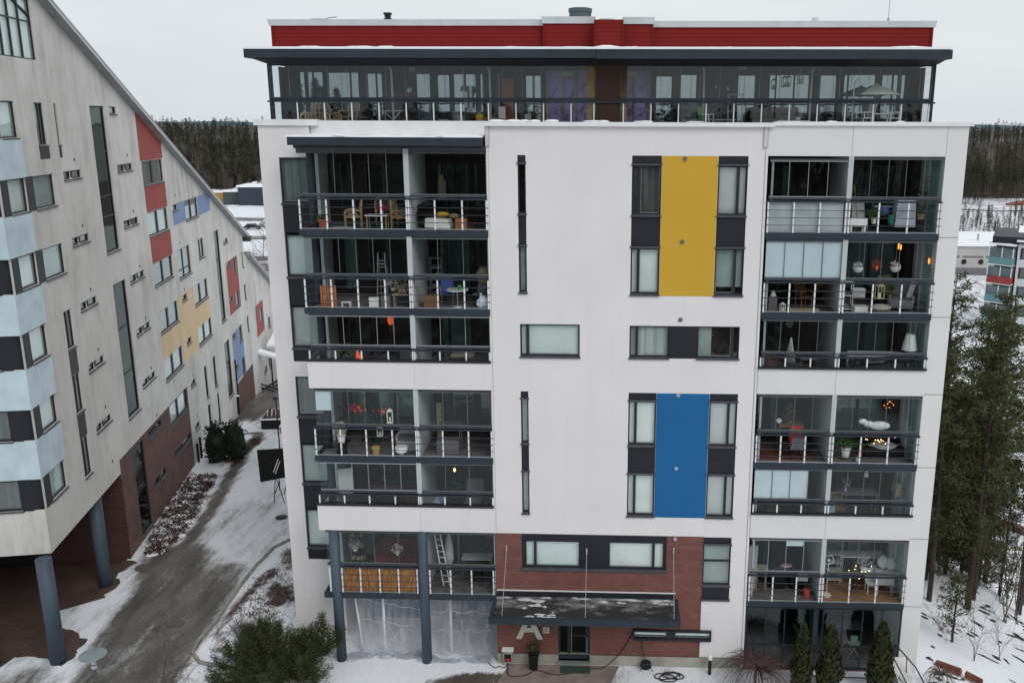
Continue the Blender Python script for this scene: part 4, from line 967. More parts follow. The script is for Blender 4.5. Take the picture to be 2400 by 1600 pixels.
lw(27.6, 29.2, 10.86, 11.2, 'd', light=False); lw(29.95, 31.15, 9.95, 11.22, 'd'); lw(29.95, 31.35, 7.16, 8.44, 'g'); lw(27.6, 29.0, 8.0, 8.4, 'd', light=False)
lw(17.32, 21.15, 9.83, 11.18, 'k', (19.2,), bw=.14); lw(9.12, 13.15, 9.80, 11.12, 'd', (11.1,), bw=.14); lw(17.38, 21.25, 7.02, 8.3, 'g', (19.3,), bw=.14); lw(9.12, 13.12, 6.9, 8.2, 'g', (11.1,), bw=.14)
lw(9.22, 13.12, 4.06, 5.33, 'b', (11.1,), bw=.14)
lw(17.95, 18.70, 3.14, 5.42, 'k'); lw(20.58, 21.38, 3.18, 5.42, 'k'); lw(18.0, 18.8, .62, 2.6, 'k'); lw(20.9, 21.55, .32, 2.6, 'k')
lw(33.55, 34.1, 9.95, 11.22, 'k'); lw(33.5, 34.2, 7.17, 8.48, 'k'); lw(33.55, 34.25, 4.4, 5.7, 'k')
lw(24.5, 26.3, 1.1, 5.53, 'd', hbars=(3.4,), glass=G_winb, light=False, fw=.09)
lw(30.05, 31.2, 4.22, 5.58, 'd'); lw(30.15, 31.35, 1.52, 2.84, 'd'); lw(27.5, 28.7, 5.1, 5.45, 'd', light=False); lw(27.5, 28.7, 2.5, 2.9, 'd', light=False)
HL = [w[:4] for w in W]
clipr = (RA, RB)
wall(B, 'wall', S0, 0, 4.75, 30, 0, HL, M_conc, rev=.2, clip=clipr)
wall(B, 'wall', 0, 13.35, 5.40, 30, 0, HL, M_conc, rev=.2, clip=clipr)
wall(B, 'wall', 13.35, 27.3, -2.0, 30, 0, HL, M_conc, rev=.2, clip=clipr)
wall(B, 'wall', 27.3, S1, 1.35, 30, 0, HL, M_conc, rev=.2, clip=clipr)
wall(B, 'brick_wall', 0, 13.35, -.3, 5.40, .015, HL, M_brick2, rev=.2)
wall(B, 'brick_wall', 27.3, S1, -4.5, 1.35, .015, HL, M_brick2, rev=.2)
for w in W: window(B, w[0], w[1], w[2], w[3], 0, w[4], bars=w[5], **w[6])
MB().hexa([(-5.85,.045,26.95),(-5.78,.045,26.95),(-3.7,.045,26.22),(-3.7,.045,26.30)], [(-5.85,.15,26.95),(-5.78,.15,26.95),(-3.7,.15,26.22),(-3.7,.15,26.30)]).build('sloping_transom', M_frame, B)
# dark infill between windows
for x0, x1, z0, z1 in ((-4.62,-3.62,20.5,21.0),(-2.53,-2.27,20.48,21.0),(-4.45,-3.55,11.05,12.18),(-4.45,-3.55,8.08,9.22),(-6.40,-5.70,18.5,19.88),(-6.40,-5.72,15.55,16.9)):
    panel(B, x0, x1, z0, z1, 0, M_dark, proud=.012, thick=.03)
for z in (19.87,16.92,13.93,11.02,8.05): panel(B, -1.60, -1.45, z-.3, z, 0, M_dark, proud=.012, thick=.03)
for z in (19.82,16.92,13.97,11.05,8.15,2.24): panel(B, 5.95, 6.15, z-.3, z, 0, M_dark, proud=.012, thick=.03)
# small vents above the slit windows
vn = MB()
for z in (20.2,17.2,14.2,11.3,8.4,5.6): vn.box(-1.0,-.92,-.03,0,z+.08,z+.2).box(6.55,6.63,-.03,0,z,z+.12).box(15.0,15.08,-.03,0,z-2.8,z-2.7)
vn.build('vent_cap', M_frame, B)
# corner strips
for z0, z1 in ((19.88,21.38),(16.92,18.48),(13.94,15.50),(10.92,12.52),(8.0,9.60)):
    MB().hexa([(-8.91,-.06,z0),(-6.35,-.06,z0),(-6.35,.02,z0),(-8.80,.02,z0),(-8.80,2.75,z0),(-8.91,2.75,z0)], [(-8.91,-.06,z1),(-6.35,-.06,z1),(-6.35,.02,z1),(-8.80,.02,z1),(-8.80,2.75,z1),(-8.91,2.75,z1)]).build('light_blue_panel', M_lblue, B)
for z0, z1 in ((21.40,22.84),(18.50,19.88),(15.52,16.92),(12.54,13.94),(9.62,10.92),(6.62,8.0)):
    MB().hexa([(-8.87,.42,z0),(-8.62,-.02,z0),(-8.05,-.02,z0),(-8.05,.06,z0),(-8.58,.06,z0),(-8.80,.46,z0),(-8.80,.8,z0),(-8.87,.8,z0)],
              [(-8.87,.42,z1),(-8.62,-.02,z1),(-8.05,-.02,z1),(-8.05,.06,z1),(-8.58,.06,z1),(-8.80,.46,z1),(-8.80,.8,z1),(-8.87,.8,z1)]).build('corner_post', M_dark, B)
# end facade: build in a child frame by writing vertices with x,y swapped
def endbox(y0, y1, z0, z1, m, name, out=.0, thick=.05, parent=None):
    return MB().box(S0-out, S0-out+thick, y0, y1, z0, z1).build(name, m, parent or B)
zs = [(21.42,22.82),(18.53,19.86),(15.56,16.90),(12.57,13.92),(9.64,10.90),(6.66,7.96)]
ew = MB()
def ends(y0, y1, z0, z1): ew.poly([(S0,y1,z0),(S0,y0,z0),(S0,y0,z1),(S0,y1,z1)])
prev = 4.75
for z0, z1 in reversed(zs):
    ends(0, 13, prev, z0); ends(0, .0001, z0, z1); ends(2.35, 13, z0, z1); prev = z1
ends(0, 13, prev, 29.28); ew.build('wall', M_conc, B)
for i, (z0, z1) in enumerate(zs):
    f = MB().box(S0+.04,S0+.12,.80,.88,z0,z1).box(S0+.04,S0+.12,2.27,2.35,z0,z1).box(S0+.04,S0+.12,.88,2.27,z1-.06,z1).box(S0+.04,S0+.12,.88,2.27,z0,z0+.06)
    fr = f.build('window', M_frame, B)
    MB().box(S0+.075,S0+.085,.88,2.27,z0+.06,z1-.06).build('pane', G_win, fr)
    MB().box(S0+.16,S0+.18,.88,2.27,z0+.06,z1-.06).build('curtain', M_curtd if i in (1,4,5) else M_curt, fr)
    MB().box(S0-.08,S0+.05,.76,2.38,z0-.07,z0-.02).build('sill', M_sill, fr)
# dark sheets added behind the panes stand in for unlit rooms
MB().box(S0+.5, S1-.2, .62, .66, 5.5, 12.4).box(.3, S1-.2, .62, .66, -1, 5.5).box(S0+.5, 16, .62, .66, 12.4, 19).box(S0+.5, -1, .62, .66, 19, 25.9).box(S0+.5, S0+.54, .3, 12, 4.9, 28).build('unlit_room_backing', M_int, B)
# coloured panels
for (x0, x1, z0, z1, m, nm, cl) in ((8.75,13.12,19.84,24,M_redpan,'red_panel',clipr),(8.98,13.12,16.97,18.40,M_redpan,'red_panel',None),(9.02,13.18,14.03,15.50,M_redpan,'red_panel',None),
        (14.15,17.09,15.65,16.50,M_mblue,'blue_panel',None),(15.40,17.09,16.50,16.94,M_mblue,'blue_panel',None),(20.55,24.0,15.65,16.94,M_mblue,'blue_panel',clipr)):
    panel(B, x0, x1, z0, z1, 0, m, nm, proud=.02, thick=.04, clip=cl)
def panel_holes(x0, x1, z0, z1, m, nm, y=-.02):
    mb = MB(); wall(None, '', x0, x1, z0, z1, y, HL, m, rev=.03, mb=mb)
    mb.box(x0-.001, x1+.001, y+.001, -.001, z0-.004, z0).box(x0-.004, x0, y+.001, -.001, z0, z1).box(x1, x1+.004, y+.001, -.001, z0, z1)
    return mb.build(nm, m, B)
panel_holes(27.5, 31.6, 7.08, 11.26, M_redpan, 'red_panel')
panel_holes(13.40, 17.25, 6.95, 11.20, M_peach, 'peach_panel'); panel_holes(17.25, 21.35, 8.36, 9.72, M_peach, 'peach_panel'); panel_holes(9.05, 13.40, 8.26, 9.72, M_peach, 'peach_panel')
panel_holes(27.35, 31.3, 1.58, 5.58, M_mblue, 'blue_panel')
# roof
def roofz(x): return RA + RB*x
rf = MB(); 
rf.hexa([(S0-.5,-.42,roofz(S0-.5)),(S1+.9,-.42,roofz(S1+.9)),(S1+.9,13.4,roofz(S1+.9)),(S0-.5,13.4,roofz(S0-.5))], [(S0-.5,-.42,roofz(S0-.5)+.30),(S1+.9,-.42,roofz(S1+.9)+.30),(S1+.9,13.4,roofz(S1+.9)+.30),(S0-.5,13.4,roofz(S0-.5)+.30)])
ro = rf.build('roof', mat('roof_edge_metal', (.30,.30,.31), .45, var=.12, vscale=1.2), B)
d = MB(); d.hexa([(S0-.5,-.30,roofz(S0-.5)+.305),(S1+.95,-.30,roofz(S1+.95)+.305),(S1+.95,13.4,roofz(S1+.95)+.305),(S0-.5,13.4,roofz(S0-.5)+.305)], [(S0-.5,-.30,roofz(S0-.5)+.46),(S1+.95,-.30,roofz(S1+.95)+.46),(S1+.95,13.4,roofz(S1+.95)+.46),(S0-.5,13.4,roofz(S0-.5)+.46)])
d.box(S1+.6, S1+1.2, -.5, .6, roofz(S1+.95)-.25, roofz(S1+.95)+.2)
d.build('roof_covering', mat('dark_roofing', (.055,.055,.06), .7, var=.3, vscale=2), ro)
q = MB()
q.hexa([(S0-.5,-.44,roofz(S0-.5)+.02),(S1+.9,-.44,roofz(S1+.9)+.02),(S1+.9,-.42,roofz(S1+.9)+.02),(S0-.5,-.42,roofz(S0-.5)+.02)], [(S0-.5,-.44,roofz(S0-.5)+.09),(S1+.9,-.44,roofz(S1+.9)+.09),(S1+.9,-.42,roofz(S1+.9)+.09),(S0-.5,-.42,roofz(S0-.5)+.09)])
for k in range(9): xx = -2 + k*4.1; q.hexa([(xx,.6,roofz(xx)+.45),(xx+.5,.6,roofz(xx+.5)+.45),(xx+.5,1.0,roofz(xx+.5)+.45),(xx,1.0,roofz(xx)+.45)], [(xx,.6,roofz(xx)+.62),(xx+.5,.6,roofz(xx+.5)+.62),(xx+.5,1.0,roofz(xx+.5)+.62),(xx,1.0,roofz(xx)+.62)])
q.build('roof_trim', M_capg, ro)
MB().box(S1-.02, S1, 0, 13.4, -4.5, roofz(S1)).build('end_wall', M_conc, B)
# undercroft
MB().box(S0, 0, 0.0, 13, 4.70, 4.75).build('soffit', M_conc, B)
MB().poly([(0,.0,-.3),(0,.0,4.72),(0,13,4.72),(0,13,-.3)]).build('brick_wall', M_brick3, B)  # same brick wall under the soffit, its shade put into the darker brick
MB().box(S0+1, 0, 12.9, 13, -.3, 4.7).build('brick_wall', M_brick3, B)
MB().box(-.06, -.01, 4.6, 7.4, 0, 2.6).box(-.09, -.05, 4.55, 4.65, 0, 2.7).box(-.09, -.05, 7.35, 7.45, 0, 2.7).build('undercroft_door', M_blk, B)
MB().box(-.5, -.01, .4, 4.4, .0, .10).build('plinth_step', M_brick3, B)
def loc_of(wx, wy):   # world xy -> local of B
    v = Matrix.Rotation(-TH, 3, 'Z') @ Vector((wx+20.17, wy-8.58, 0)); return v
for wx, wy, r in ((-18.45,-.62,.31),(-19.98,5.78,.31),(-21.02,-1.02,.31)):
    v = loc_of(wx, wy); MB().tube((v.x, v.y, -.05), (v.x, v.y, 4.72), r, None, 28).build('column', M_col, B, smooth=True)
# downpipes and plant boxes at the foot of the facade
dp = MB(); dp.path([(13.9,-.12,0.0),(13.9,-.12,1.3)], .08, 10).path([(14.7,-.12,0.0),(14.7,-.12,1.45)], .08, 10)
dp.tube((26.0,-.3,-.6),(26.0,-.3,.9),.11,None,10).path([(27.0,-.14,-.6),(27.0,-.14,3.6)], .06, 8)
dp.build('drainpipe', M_blk, B)
MB().tube((26.0,-.3,.9),(26.0,-.3,1.0),.16,.02,10).build('pipe_cap', M_snow, B)

# ================================================================== ANNEX behind it
AX = thing('low_sloping_annex', 'lower concrete annex with a red panel and sloping roof beyond the sloping block', 'annex', (-20.17, 8.58, 0), TH)
ax0, ax1 = 34.55, 46.0; ra2, rb2 = 25.25, -.4125
AW = [(35.6,36.5,-1.4,.2),(39.0,40.0,3.55,4.95),(41.8,43.0,1.75,2.9),(40.6,41.3,-1.3,.5),(38.6,39.6,-1.4,-.9)]
AW = [(39.45,41.0,3.7,5.1,'d'),(43.2,44.4,2.5,3.5,'l'),(42.0,42.7,-1.2,.6,'k'),(39.4,41.0,-1.0,-.5,'d')]
wall(AX, 'wall', ax0, ax1, -5.5, 12, .02, [w[:4] for w in AW], M_conc, clip=(ra2, rb2))
for w in AW: window(AX, *w[:4], .02, w[4])
wall_mb = MB(); HLs = HL; 
mb = MB(); wall(None, '', 37.6, 41.2, 2.9, 5.75, 0.0, [AW[0][:4]], M_redpan, rev=.03, mb=mb); mb.build('red_panel', M_redpan, AX)
z2 = lambda x: ra2 + rb2*x
MB().hexa([(ax0+.7,-.4,z2(ax0+.7)),(ax1+.6,-.4,z2(ax1+.6)),(ax1+.6,12,z2(ax1+.6)),(ax0+.7,12,z2(ax0+.7))], [(ax0+.7,-.4,z2(ax0+.7)+.35),(ax1+.6,-.4,z2(ax1+.6)+.35),(ax1+.6,12,z2(ax1+.6)+.35),(ax0+.7,12,z2(ax0+.7)+.35)]).build('roof', MATS['roof_edge_metal'], AX)
MB().box(ax1-.02, ax1, 0, 12, -5.5, z2(ax1)).build('end_wall', M_conc, AX)
MB().box(ax0, ax1-.1, .6, .64, -5, 5.5).build('unlit_room_backing', M_int, AX)  # dark sheet in place of the unlit annex rooms


# ================================================================== vegetation
def conifer_mb(h, seed, crown0=.35, spread=.2, dens=1.0, needles=M_pine, lean=.02, leaf=.30, dead=True, shape='pine'):
    """returns (trunk MB, crown MB)"""
    rnd = random.Random(seed); tr = MB(); cr = MB()
    r0 = .0085*h + .02; n = 7; pts = []
    lx, ly = rnd.uniform(-lean, lean)*h, rnd.uniform(-lean, lean)*h
    for i in range(n+1):
        t = i/n; pts.append((Vector((lx*t*t + rnd.uniform(-.03,.03)*(i>0), ly*t*t + rnd.uniform(-.03,.03)*(i>0), h*t*.97)), r0*(1-t)**.8+.012))
    for (a, ra), (b, rb) in zip(pts, pts[1:]): tr.tube(a, b, ra, rb, 7, False)
    def at(t):
        k = min(n-1, int(t*n)); f = t*n-k; return pts[k][0].lerp(pts[k+1][0], f)
    nb = int((34 + h*3.2)*dens)
    for i in range(nb):
        t = crown0 + (1-crown0)*((i+.5)/nb)**.9*.98
        u = (t-crown0)/(1-crown0)
        prof = (math.sin(min(1, u*1.5+.30)*PI*.5) * (1-u)**.55 * 1.05 + .12) if shape == 'pine' else (1-u)*.95+.07
        L_ = h*spread*prof*rnd.uniform(.6, 1.15); an = rnd.uniform(0, 2*PI); base = at(min(.98, t))
        up = (.05+.5*u if shape == 'pine' else -.22+.35*u) + rnd.uniform(-.08,.08)
        tip = base + Vector((math.cos(an)*L_, math.sin(an)*L_, L_*up))
        tr.tube(base, tip, max(.012, .02*L_), .006, 4, False)
        m = max(2, int(L_/.36))
        for j in range(m):
            f = .35 + .68*(j+rnd.random()*.6)/m
            p = base.lerp(tip, f) + Vector((rnd.uniform(-.15,.15)*L_, rnd.uniform(-.15,.15)*L_, rnd.uniform(-.05,.12)*L_))
            cr.leaves(p, .16+.12*L_, int(rnd.uniform(12, 21)), leaf*rnd.uniform(.7,1), rnd, .38, .27)
    if dead:
        for i in range(int(10*dens)):
            t = rnd.uniform(.12, crown0+.05); base = at(t); an = rnd.uniform(0, 2*PI); L_ = h*rnd.uniform(.03,.09)
            tr.tube(base, base + Vector((math.cos(an)*L_, math.sin(an)*L_, -.15*L_)), .013, .004, 3, False)
    return tr, cr
def tree_thing(kind, label, mbs, mats, cat='tree', group=None, names=('trunk','crown')):
    t = thing(kind, label, cat, (0,0,0), 0, group)
    for mb, m, nm in zip(mbs, mats, names): mb.build(nm, m, t)
    return t
def bare_mb(h, seed, n_main=5, spread=.45, twig=3, r=.02, up=.9):
    rnd = random.Random(seed); mb = MB()
    def grow(p, d, L_, rad, lev):
        steps = 3; q = p
        for s in range(steps):
            d = (d + Vector((rnd.gauss(0,.13), rnd.gauss(0,.13), rnd.gauss(.03,.08)))).normalized()
            q2 = q + d*L_/steps; mb.tube(q, q2, rad*(1-.25*s), rad*(1-.25*(s+1)), 4 if lev else 6, False); q = q2
            if lev < twig:
                for _ in range(2 if lev < 2 else 3):
                    a = d.orthogonal().normalized(); a.rotate(Matrix.Rotation(rnd.uniform(0,2*PI),3,d))
                    grow(q, (d*.75 + a*rnd.uniform(.45,.8)).normalized(), L_*rnd.uniform(.38,.6), rad*.5, lev+1)
    for k in range(n_main):
        an = rnd.uniform(0,2*PI); s = spread*rnd.uniform(.3,1) if n_main > 1 else .03
        grow(Vector((rnd.uniform(-.06,.06)*(n_main>1),rnd.uniform(-.06,.06)*(n_main>1),0)), Vector((math.cos(an)*s, math.sin(an)*s, up)).normalized(), h*rnd.uniform(.6,.85), r, 0)
    return mb

GP = 'pines on the rocky knoll right of the white block'
protos = []
for i, (h, c0, sp, dn, sh) in enumerate(((16,.26,.14,1.25,'pine'),(15,.20,.15,1.35,'pine'),(17,.34,.13,1.2,'pine'),(12,.06,.17,1.9,'spruce'))):
    tr, cr = conifer_mb(h, 40+i, c0, sp, dn, shape=sh, leaf=.30)
    protos.append(tree_thing('pine_tree' if sh == 'pine' else 'spruce_tree', 'x', (tr, cr), (M_bark, M_pine if sh == 'pine' else M_pined), group=GP))
#  x, y, proto, scale, rot, label
PT = [
 (20.1, 6.6, 0, .80, .3, 'slender pine closest to the corner of the white block'),
 (21.9, 6.4, 1, 1.00, 1.2, 'tall pine with a thick dark trunk on the crest of the knoll'),
 (22.5, 7.4, 2, .93, 2.2, 'thin straight pine just behind the thick trunked pine'),
 (25.2, 8.2, 2, .90, 3.5, 'dark trunked pine at the right edge of the photo on the knoll'),
 (21.2, 10.0, 3, .95, .8, 'dense dark spruce low behind the first pines'),
 (23.4, 11.2, 3, .80, 2.8, 'second dark spruce between the pine trunks'),
 (24.2, 12.5, 1, 1.02, 4.0, 'full crowned pine behind the dark trunked one'),
 (22.4, 13.8, 0, 1.05, 5.1, 'pine whose crown rises in front of the teal balcony'),
 (25.9, 16.0, 1, 1.08, 2.6, 'broad pine rising before the white apartment block with the red awning'),
 (27.9, 18.5, 0, 1.02, 1.0, 'pine by the photo edge below the white far block'),
 (24.0, 18.8, 2, .98, 3.3, 'pine with a bare lower trunk farther down the slope'),
 (22.6, 20.8, 3, .80, 1.9, 'short spruce in the hollow behind the pines'),
 (27.0, 23.0, 3, .85, 5.5, 'spruce in the hollow at the photo edge'),
 (29.8, 25.0, 1, .95, 4.4, 'pine far down the slope near the red brown track'),
 (26.2, 27.5, 0, .85, .1, 'thin crowned pine beside the red brown track'),
 (31.5, 21.0, 2, 1.0, 2.4, 'tall bare trunked pine leaning in at the photo edge'),
 (20.9, 15.2, 0, .72, 4.9, 'small pine seen just past the wall of the white block'),
 (20.6, 8.6, 3, .62, 1.1, 'feathery young spruce just past the corner of the white block'),
 (24.8, 9.6, 3, .66, 2.1, 'feathery young spruce left of the dark trunked pine'),
 (22.3, 10.6, 3, .9, 4.1, 'middle dark spruce in the thicket behind the first pines'),
 (21.4, 12.6, 1, .9, 3.1, 'second row pine seen beside the wall of the white block'),
 (25.4, 13.6, 3, .85, .7, 'dark spruce under the full crowned pine'),
 (24.0, 16.2, 3, .95, 2.9, 'spruce between the second and third rows of pines'),
 (22.0, 17.4, 2, .9, .9, 'slender pine in the third row beside the white block'),
 (26.8, 19.5, 3, 1.0, 5.0, 'spruce in the third row at the photo edge'),
 (23.3, 8.9, 3, .55, .2, 'young spruce at the foot of the thin straight pine'),
]
used = set()
for x, y, k, s, rz, lab in PT:
    if k in used: t = copy_tree(protos[k], rz=rz, sc=s, label=lab)
    else: used.add(k); t = protos[k]; t['label'] = lab; t.scale = (s,)*3; t.rotation_euler = (0,0,rz)
    t.location = gpt(x, y, -.05)
tr, cr = conifer_mb(3.2, 77, .22, .30, .8, leaf=.22, dead=False)
t = tree_thing('pine_sapling', 'small scraggly young pine standing in the snow beside the corner of the white block', (tr, cr), (M_bark, M_pined)); t.location = gpt(19.9, 2.9)
# bare saplings on the slope
bs = tree_thing('bare_sapling', 'leafless sapling on the snowy rock nearest the small pine', (bare_mb(2.6, 5, 3, .25, 2, .014),), (M_birch,), group='leafless saplings on the rocky slope', names=('branches',)); bs.location = gpt(20.3, 1.4)
for (x, y, s, lab) in ((21.6,1.9,1.0,'leafless sapling in the middle of the snowy rock slope'),(23.4,5.6,2.2,'tall leafless birch at the photo edge beside the pines'),(22.6,.4,.8,'lowest leafless sapling on the snowy rock slope'),(24.4,6.8,2.0,'pale leafless birch behind the tall one at the photo edge'),(26.6,12.8,3.4,'wide leafless birch arching over the red brown track')):
    copy_tree(bs, loc=gpt(x, y), rz=x*3, sc=s, label=lab)
# rocks poking through the snow
rk = MB(); rr2 = random.Random(21)
M_rock = mat('lichen_rock', (.055,.052,.05), .95, var=.45, vscale=3)
for k in range(110):
    x, y = rr2.uniform(17.9, 26), rr2.uniform(-5, 9)
    if x < 18.2 and y > 0: continue
    q = MB().blob((0,0,0), rr2.uniform(.08,.20)*(1+2.4*rr2.random()**5), rr2.uniform(.04,.10), rr2.uniform(.03,.08), k, amp=.4, nu=9, nv=5)
    R3 = Matrix.Rotation(R_(rr2.gauss(-38, 14)), 3, 'Z'); n0 = len(rk.v)
    for v in q.v:
        w_ = R3 @ Vector(v); rk.v.append((x+w_.x, y+w_.y, gz(x+w_.x, y+w_.y)+w_.z))
    rk.f += [tuple(i+n0 for i in f) for f in q.f]
struct(rk.build('rock_outcrop', M_rock), 'stuff')
lg = thing('rusty_steel_edging', 'rust red steel edging lying in two pieces in the snow beside the white block', 'edging', gpt(18.9,.35,.04), R_(-38))
MB().hexa([(-.65,-.12,0),(.45,-.16,0),(.45,.14,0),(-.65,.12,0)], [(-.6,-.1,.2),(.42,-.12,.22),(.42,.1,.22),(-.6,.1,.2)]).build('front_piece', M_rust, lg)
MB().hexa([(.62,-.12,0),(1.35,-.12,-.1),(1.3,.1,-.1),(.6,.12,0)], [(.62,-.1,.2),(1.3,-.08,.1),(1.3,.08,.1),(.62,.1,.2)]).build('rear_piece', M_rust, lg)

# thujas
def thuja(h, r, seed):
    rnd = random.Random(seed); mb = MB()
    for k in range(int(1500*h/3)):
        u = rnd.random()**.85; z = h*u
        prof = (min(1, u*3.2+.55))*(1-max(0,(u-.28))/.72)**.62
        rr = r*max(.03, prof)*(1+.10*math.sin(7*u*3+seed)) ; an = rnd.uniform(0, 2*PI); q = rr*rnd.uniform(.72, 1.04)
        p = Vector((math.cos(an)*q, math.sin(an)*q, z)); d = Vector((math.cos(an)*.35, math.sin(an)*.35, 1)).normalized()
        a = Vector((-math.sin(an), math.cos(an), 0)); a.rotate(Matrix.Rotation(rnd.uniform(-1,1),3,'Z')); l = rnd.uniform(.12,.26); w_ = l*.28
        mb.poly([p-a*w_, p+d*l*.5-a*w_*.8, p+d*l, p+d*l*.5+a*w_*.8, p+a*w_])
    core = MB().lathe((0,0,0), [(r*.55,.05),(r*.8,h*.25),(r*.62,h*.55),(r*.25,h*.85),(.02,h*.96)], 12)
    return mb, core
for (x, y, h, r, sd, lab) in ((12.35,-1.35,2.75,.42,1,'leftmost clipped thuja column before the dark ground floor glazing'),(13.45,-1.35,2.75,.50,2,'middle and widest clipped thuja column before the dark glazing'),(15.45,-1.35,3.0,.50,3,'rightmost and tallest clipped thuja column near the pale pier')):
    mb, core = thuja(h, r, sd); t = thing('thuja', lab, 'shrub', (x, y, gz(x,y)), 0, 'clipped thujas before the glazed ground floor')
    mb.build('foliage', M_thuja, t); core.build('dense_core', M_junip, t)
# junipers by the left wall
for (x, y, s, lab) in ((-21.6,22.4,1.0,'dark upright juniper at the foot of the concrete block, left of the pair'),(-20.5,22.9,1.05,'dark upright juniper of the pair, nearer the snowy path')):
    rnd = random.Random(int(y*10)); mb = MB()
    for k in range(40):
        an = rnd.uniform(0, 2*PI); q = rnd.uniform(.1,.75); z = rnd.uniform(.2, 2.6)
        mb.leaves((math.cos(an)*q*(1.1-z/4.5), math.sin(an)*q*(1.1-z/4.5), z), .42, 34, .26, rnd, 1.3, .4)
    t = thing('juniper', lab, 'shrub', gpt(x, y), 0, 'junipers by the concrete wall'); t.scale = (s,s,s*.95)
    mb.build('foliage', M_junip, t); MB().blob((0,0,1.2), .6,.6,1.25, 3, .2).build('dense_core', M_junip, t)
# large mountain pine bush
rnd = random.Random(9); mb = MB(); bz = MB()
mounds = [(-1.5,-.3,1.0,.95),(-.3,.3,1.35,1.75),(.9,-.2,1.2,1.75),(1.7,.5,.85,1.9),(.2,-1.1,1.2,1.1),(1.3,-1.2,1.0,1.05),(-.9,1.0,1.0,1.35),(-1.1,-1.5,1.1,.7)]
for (mx_, my_, mr, mh) in mounds:
    for k in range(42):
        an = rnd.uniform(0, 2*PI); q = mr*math.sqrt(rnd.random()); x, y = mx_+q*math.cos(an), my_+q*math.sin(an)
        z = mh*(1-(q/mr)**2*.55)*rnd.uniform(.5, 1.05)
        tip = Vector((x, y, z)); d = Vector(((x-mx_)*.35, (y-my_)*.35, rnd.uniform(.5,1))).normalized()
        bz.tube((mx_*.4, my_*.4, .05), tip, .03, .010, 4, False)
        for q2 in range(6): mb.leaves(tip + d*(.09*q2), .11, 17, .15, rnd, 1, .16)
        mb.leaves(tip - d*.1, .26, 26, .17, rnd, .9, .2)
t = thing('mountain_pine_bush', 'large olive green mountain pine bush in front of the left slate column', 'shrub', (-9.0, -.85, 0))
mb.build('foliage', M_mugo, t); bz.build('branches', M_bark, t)
# red twigged shrubs / weeping tree / low twigs
def twig_bush(n, h, r, seed, droop=0, rad=.008):
    rnd = random.Random(seed); mb = MB()
    for k in range(n):
        an = rnd.uniform(0,2*PI); q = r*math.sqrt(rnd.random()); H_ = h*rnd.uniform(.6,1)
        p0 = Vector((rnd.uniform(-.1,.1), rnd.uniform(-.1,.1), 0)) if not droop else Vector((0,0,h))
        if droop:
            q = r*rnd.uniform(.35, 1); an2 = an + rnd.uniform(-.3,.3); prev = p0; a_ = rnd.uniform(.05,.3)
            for j in range(1, 6):
                u = j/5; aa = an + (an2-an)*u; zz = h + a_*math.sin(u*PI*.8) - (h*.95*rnd.uniform(.8,1)*max(0,u-.35)**1.4*1.6)
                nx_ = Vector((math.cos(aa)*q*u**.7, math.sin(aa)*q*u**.7, max(.05, zz))); mb.tube(prev, nx_, rad*(1.3-u), rad*(1.2-u)*.9+.001, 3, False); prev = nx_
        else:
            p0 = Vector((math.cos(an)*q*.5, math.sin(an)*q*.5, 0)); p1 = Vector((math.cos(an)*q, math.sin(an)*q, H_)); mb.tube(p0, p1, rad, rad*.5, 3, False)
            for _ in range(3):
                b = p0.lerp(p1, rnd.uniform(.4,.95)); mb.tube(b, b+Vector((rnd.uniform(-.25,.25),rnd.uniform(-.25,.25),rnd.uniform(.05,.3))), rad*.6, rad*.3, 3, False)
    return mb
t = thing('weeping_tree', 'small weeping tree of bare reddish twigs in front of the ground floor glazing', 'tree', (10.55,-1.35,0))
twig_bush(330, 1.05, 1.95, 3, 1, .011).build('branches', M_redtw, t); MB().tube((0,0,0),(0,0,1.15),.06,.045,8).tube((.35,.1,0),(.1,0,1.1),.04,.03,6).build('trunk', M_bark, t)
t = thing('weeping_shrub', 'dark drooping leafless shrub beside the handrail at the right corner', 'shrub', gpt(17.9,-1.2))
twig_bush(90, .75, .8, 8, 1, .014).build('branches', M_birch, t)
t = thing('red_twig_shrub', 'reddish leafless shrub on the snow behind the big green bush', 'shrub', (-11.1, 1.55, 0))
twig_bush(190, .95, 1.0, 4).build('branches', M_redtw, t)
t = thing('bare_garden_tree', 'leafless small tree with spreading brown twigs at the bottom edge beside the kerb', 'tree', (-13.1,-2.6,0))
bare_mb(2.1, 31, 5, .9, 3, .022).build('branches', M_birch, t)
t = thing('low_brush', 'thin leafless brush on the lawn between the kerb and the white block', 'shrub', (-10.3, 5.4, 0))
twig_bush(110, .5, 1.4, 14, 0, .006).build('branches', M_birch, t)
# heather bed along the concrete block
hb = MB(); rnd = random.Random(66); sb_ = MB()
for k in range(430):
    t_ = rnd.random(); y = 9.0 + t_*10.8; cx = -19.2 - .2*(y-9); w_ = .30 + .75*min(1, t_*3+.2)
    x = cx + rnd.uniform(-1,1)*w_*.9
    hb.leaves((x, y, .08), .24, 20, .17, rnd, .45, .3)
    if k % 5 == 0: sb_.blob((x+rnd.uniform(-.2,.2), y+rnd.uniform(-.2,.2), .05), rnd.uniform(.10,.45), rnd.uniform(.08,.3), rnd.uniform(.03,.08), k, .4, 9, 5)
struct(hb.build('heather_bed', M_soil), 'stuff'); struct(sb_.build('snow_on_heather', M_snow), 'stuff')
h2 = MB()
for k in range(70): h2.leaves((-20.6+rnd.uniform(-.4,.5), 24.5+rnd.uniform(-3,2.5), .06), .22, 16, .16, rnd, .4, .3)
for k in range(110): h2.leaves((rnd.uniform(-12.9,-10.6), rnd.uniform(3.2,7.2), .03), .26, 12, .14, rnd, .3, .3)
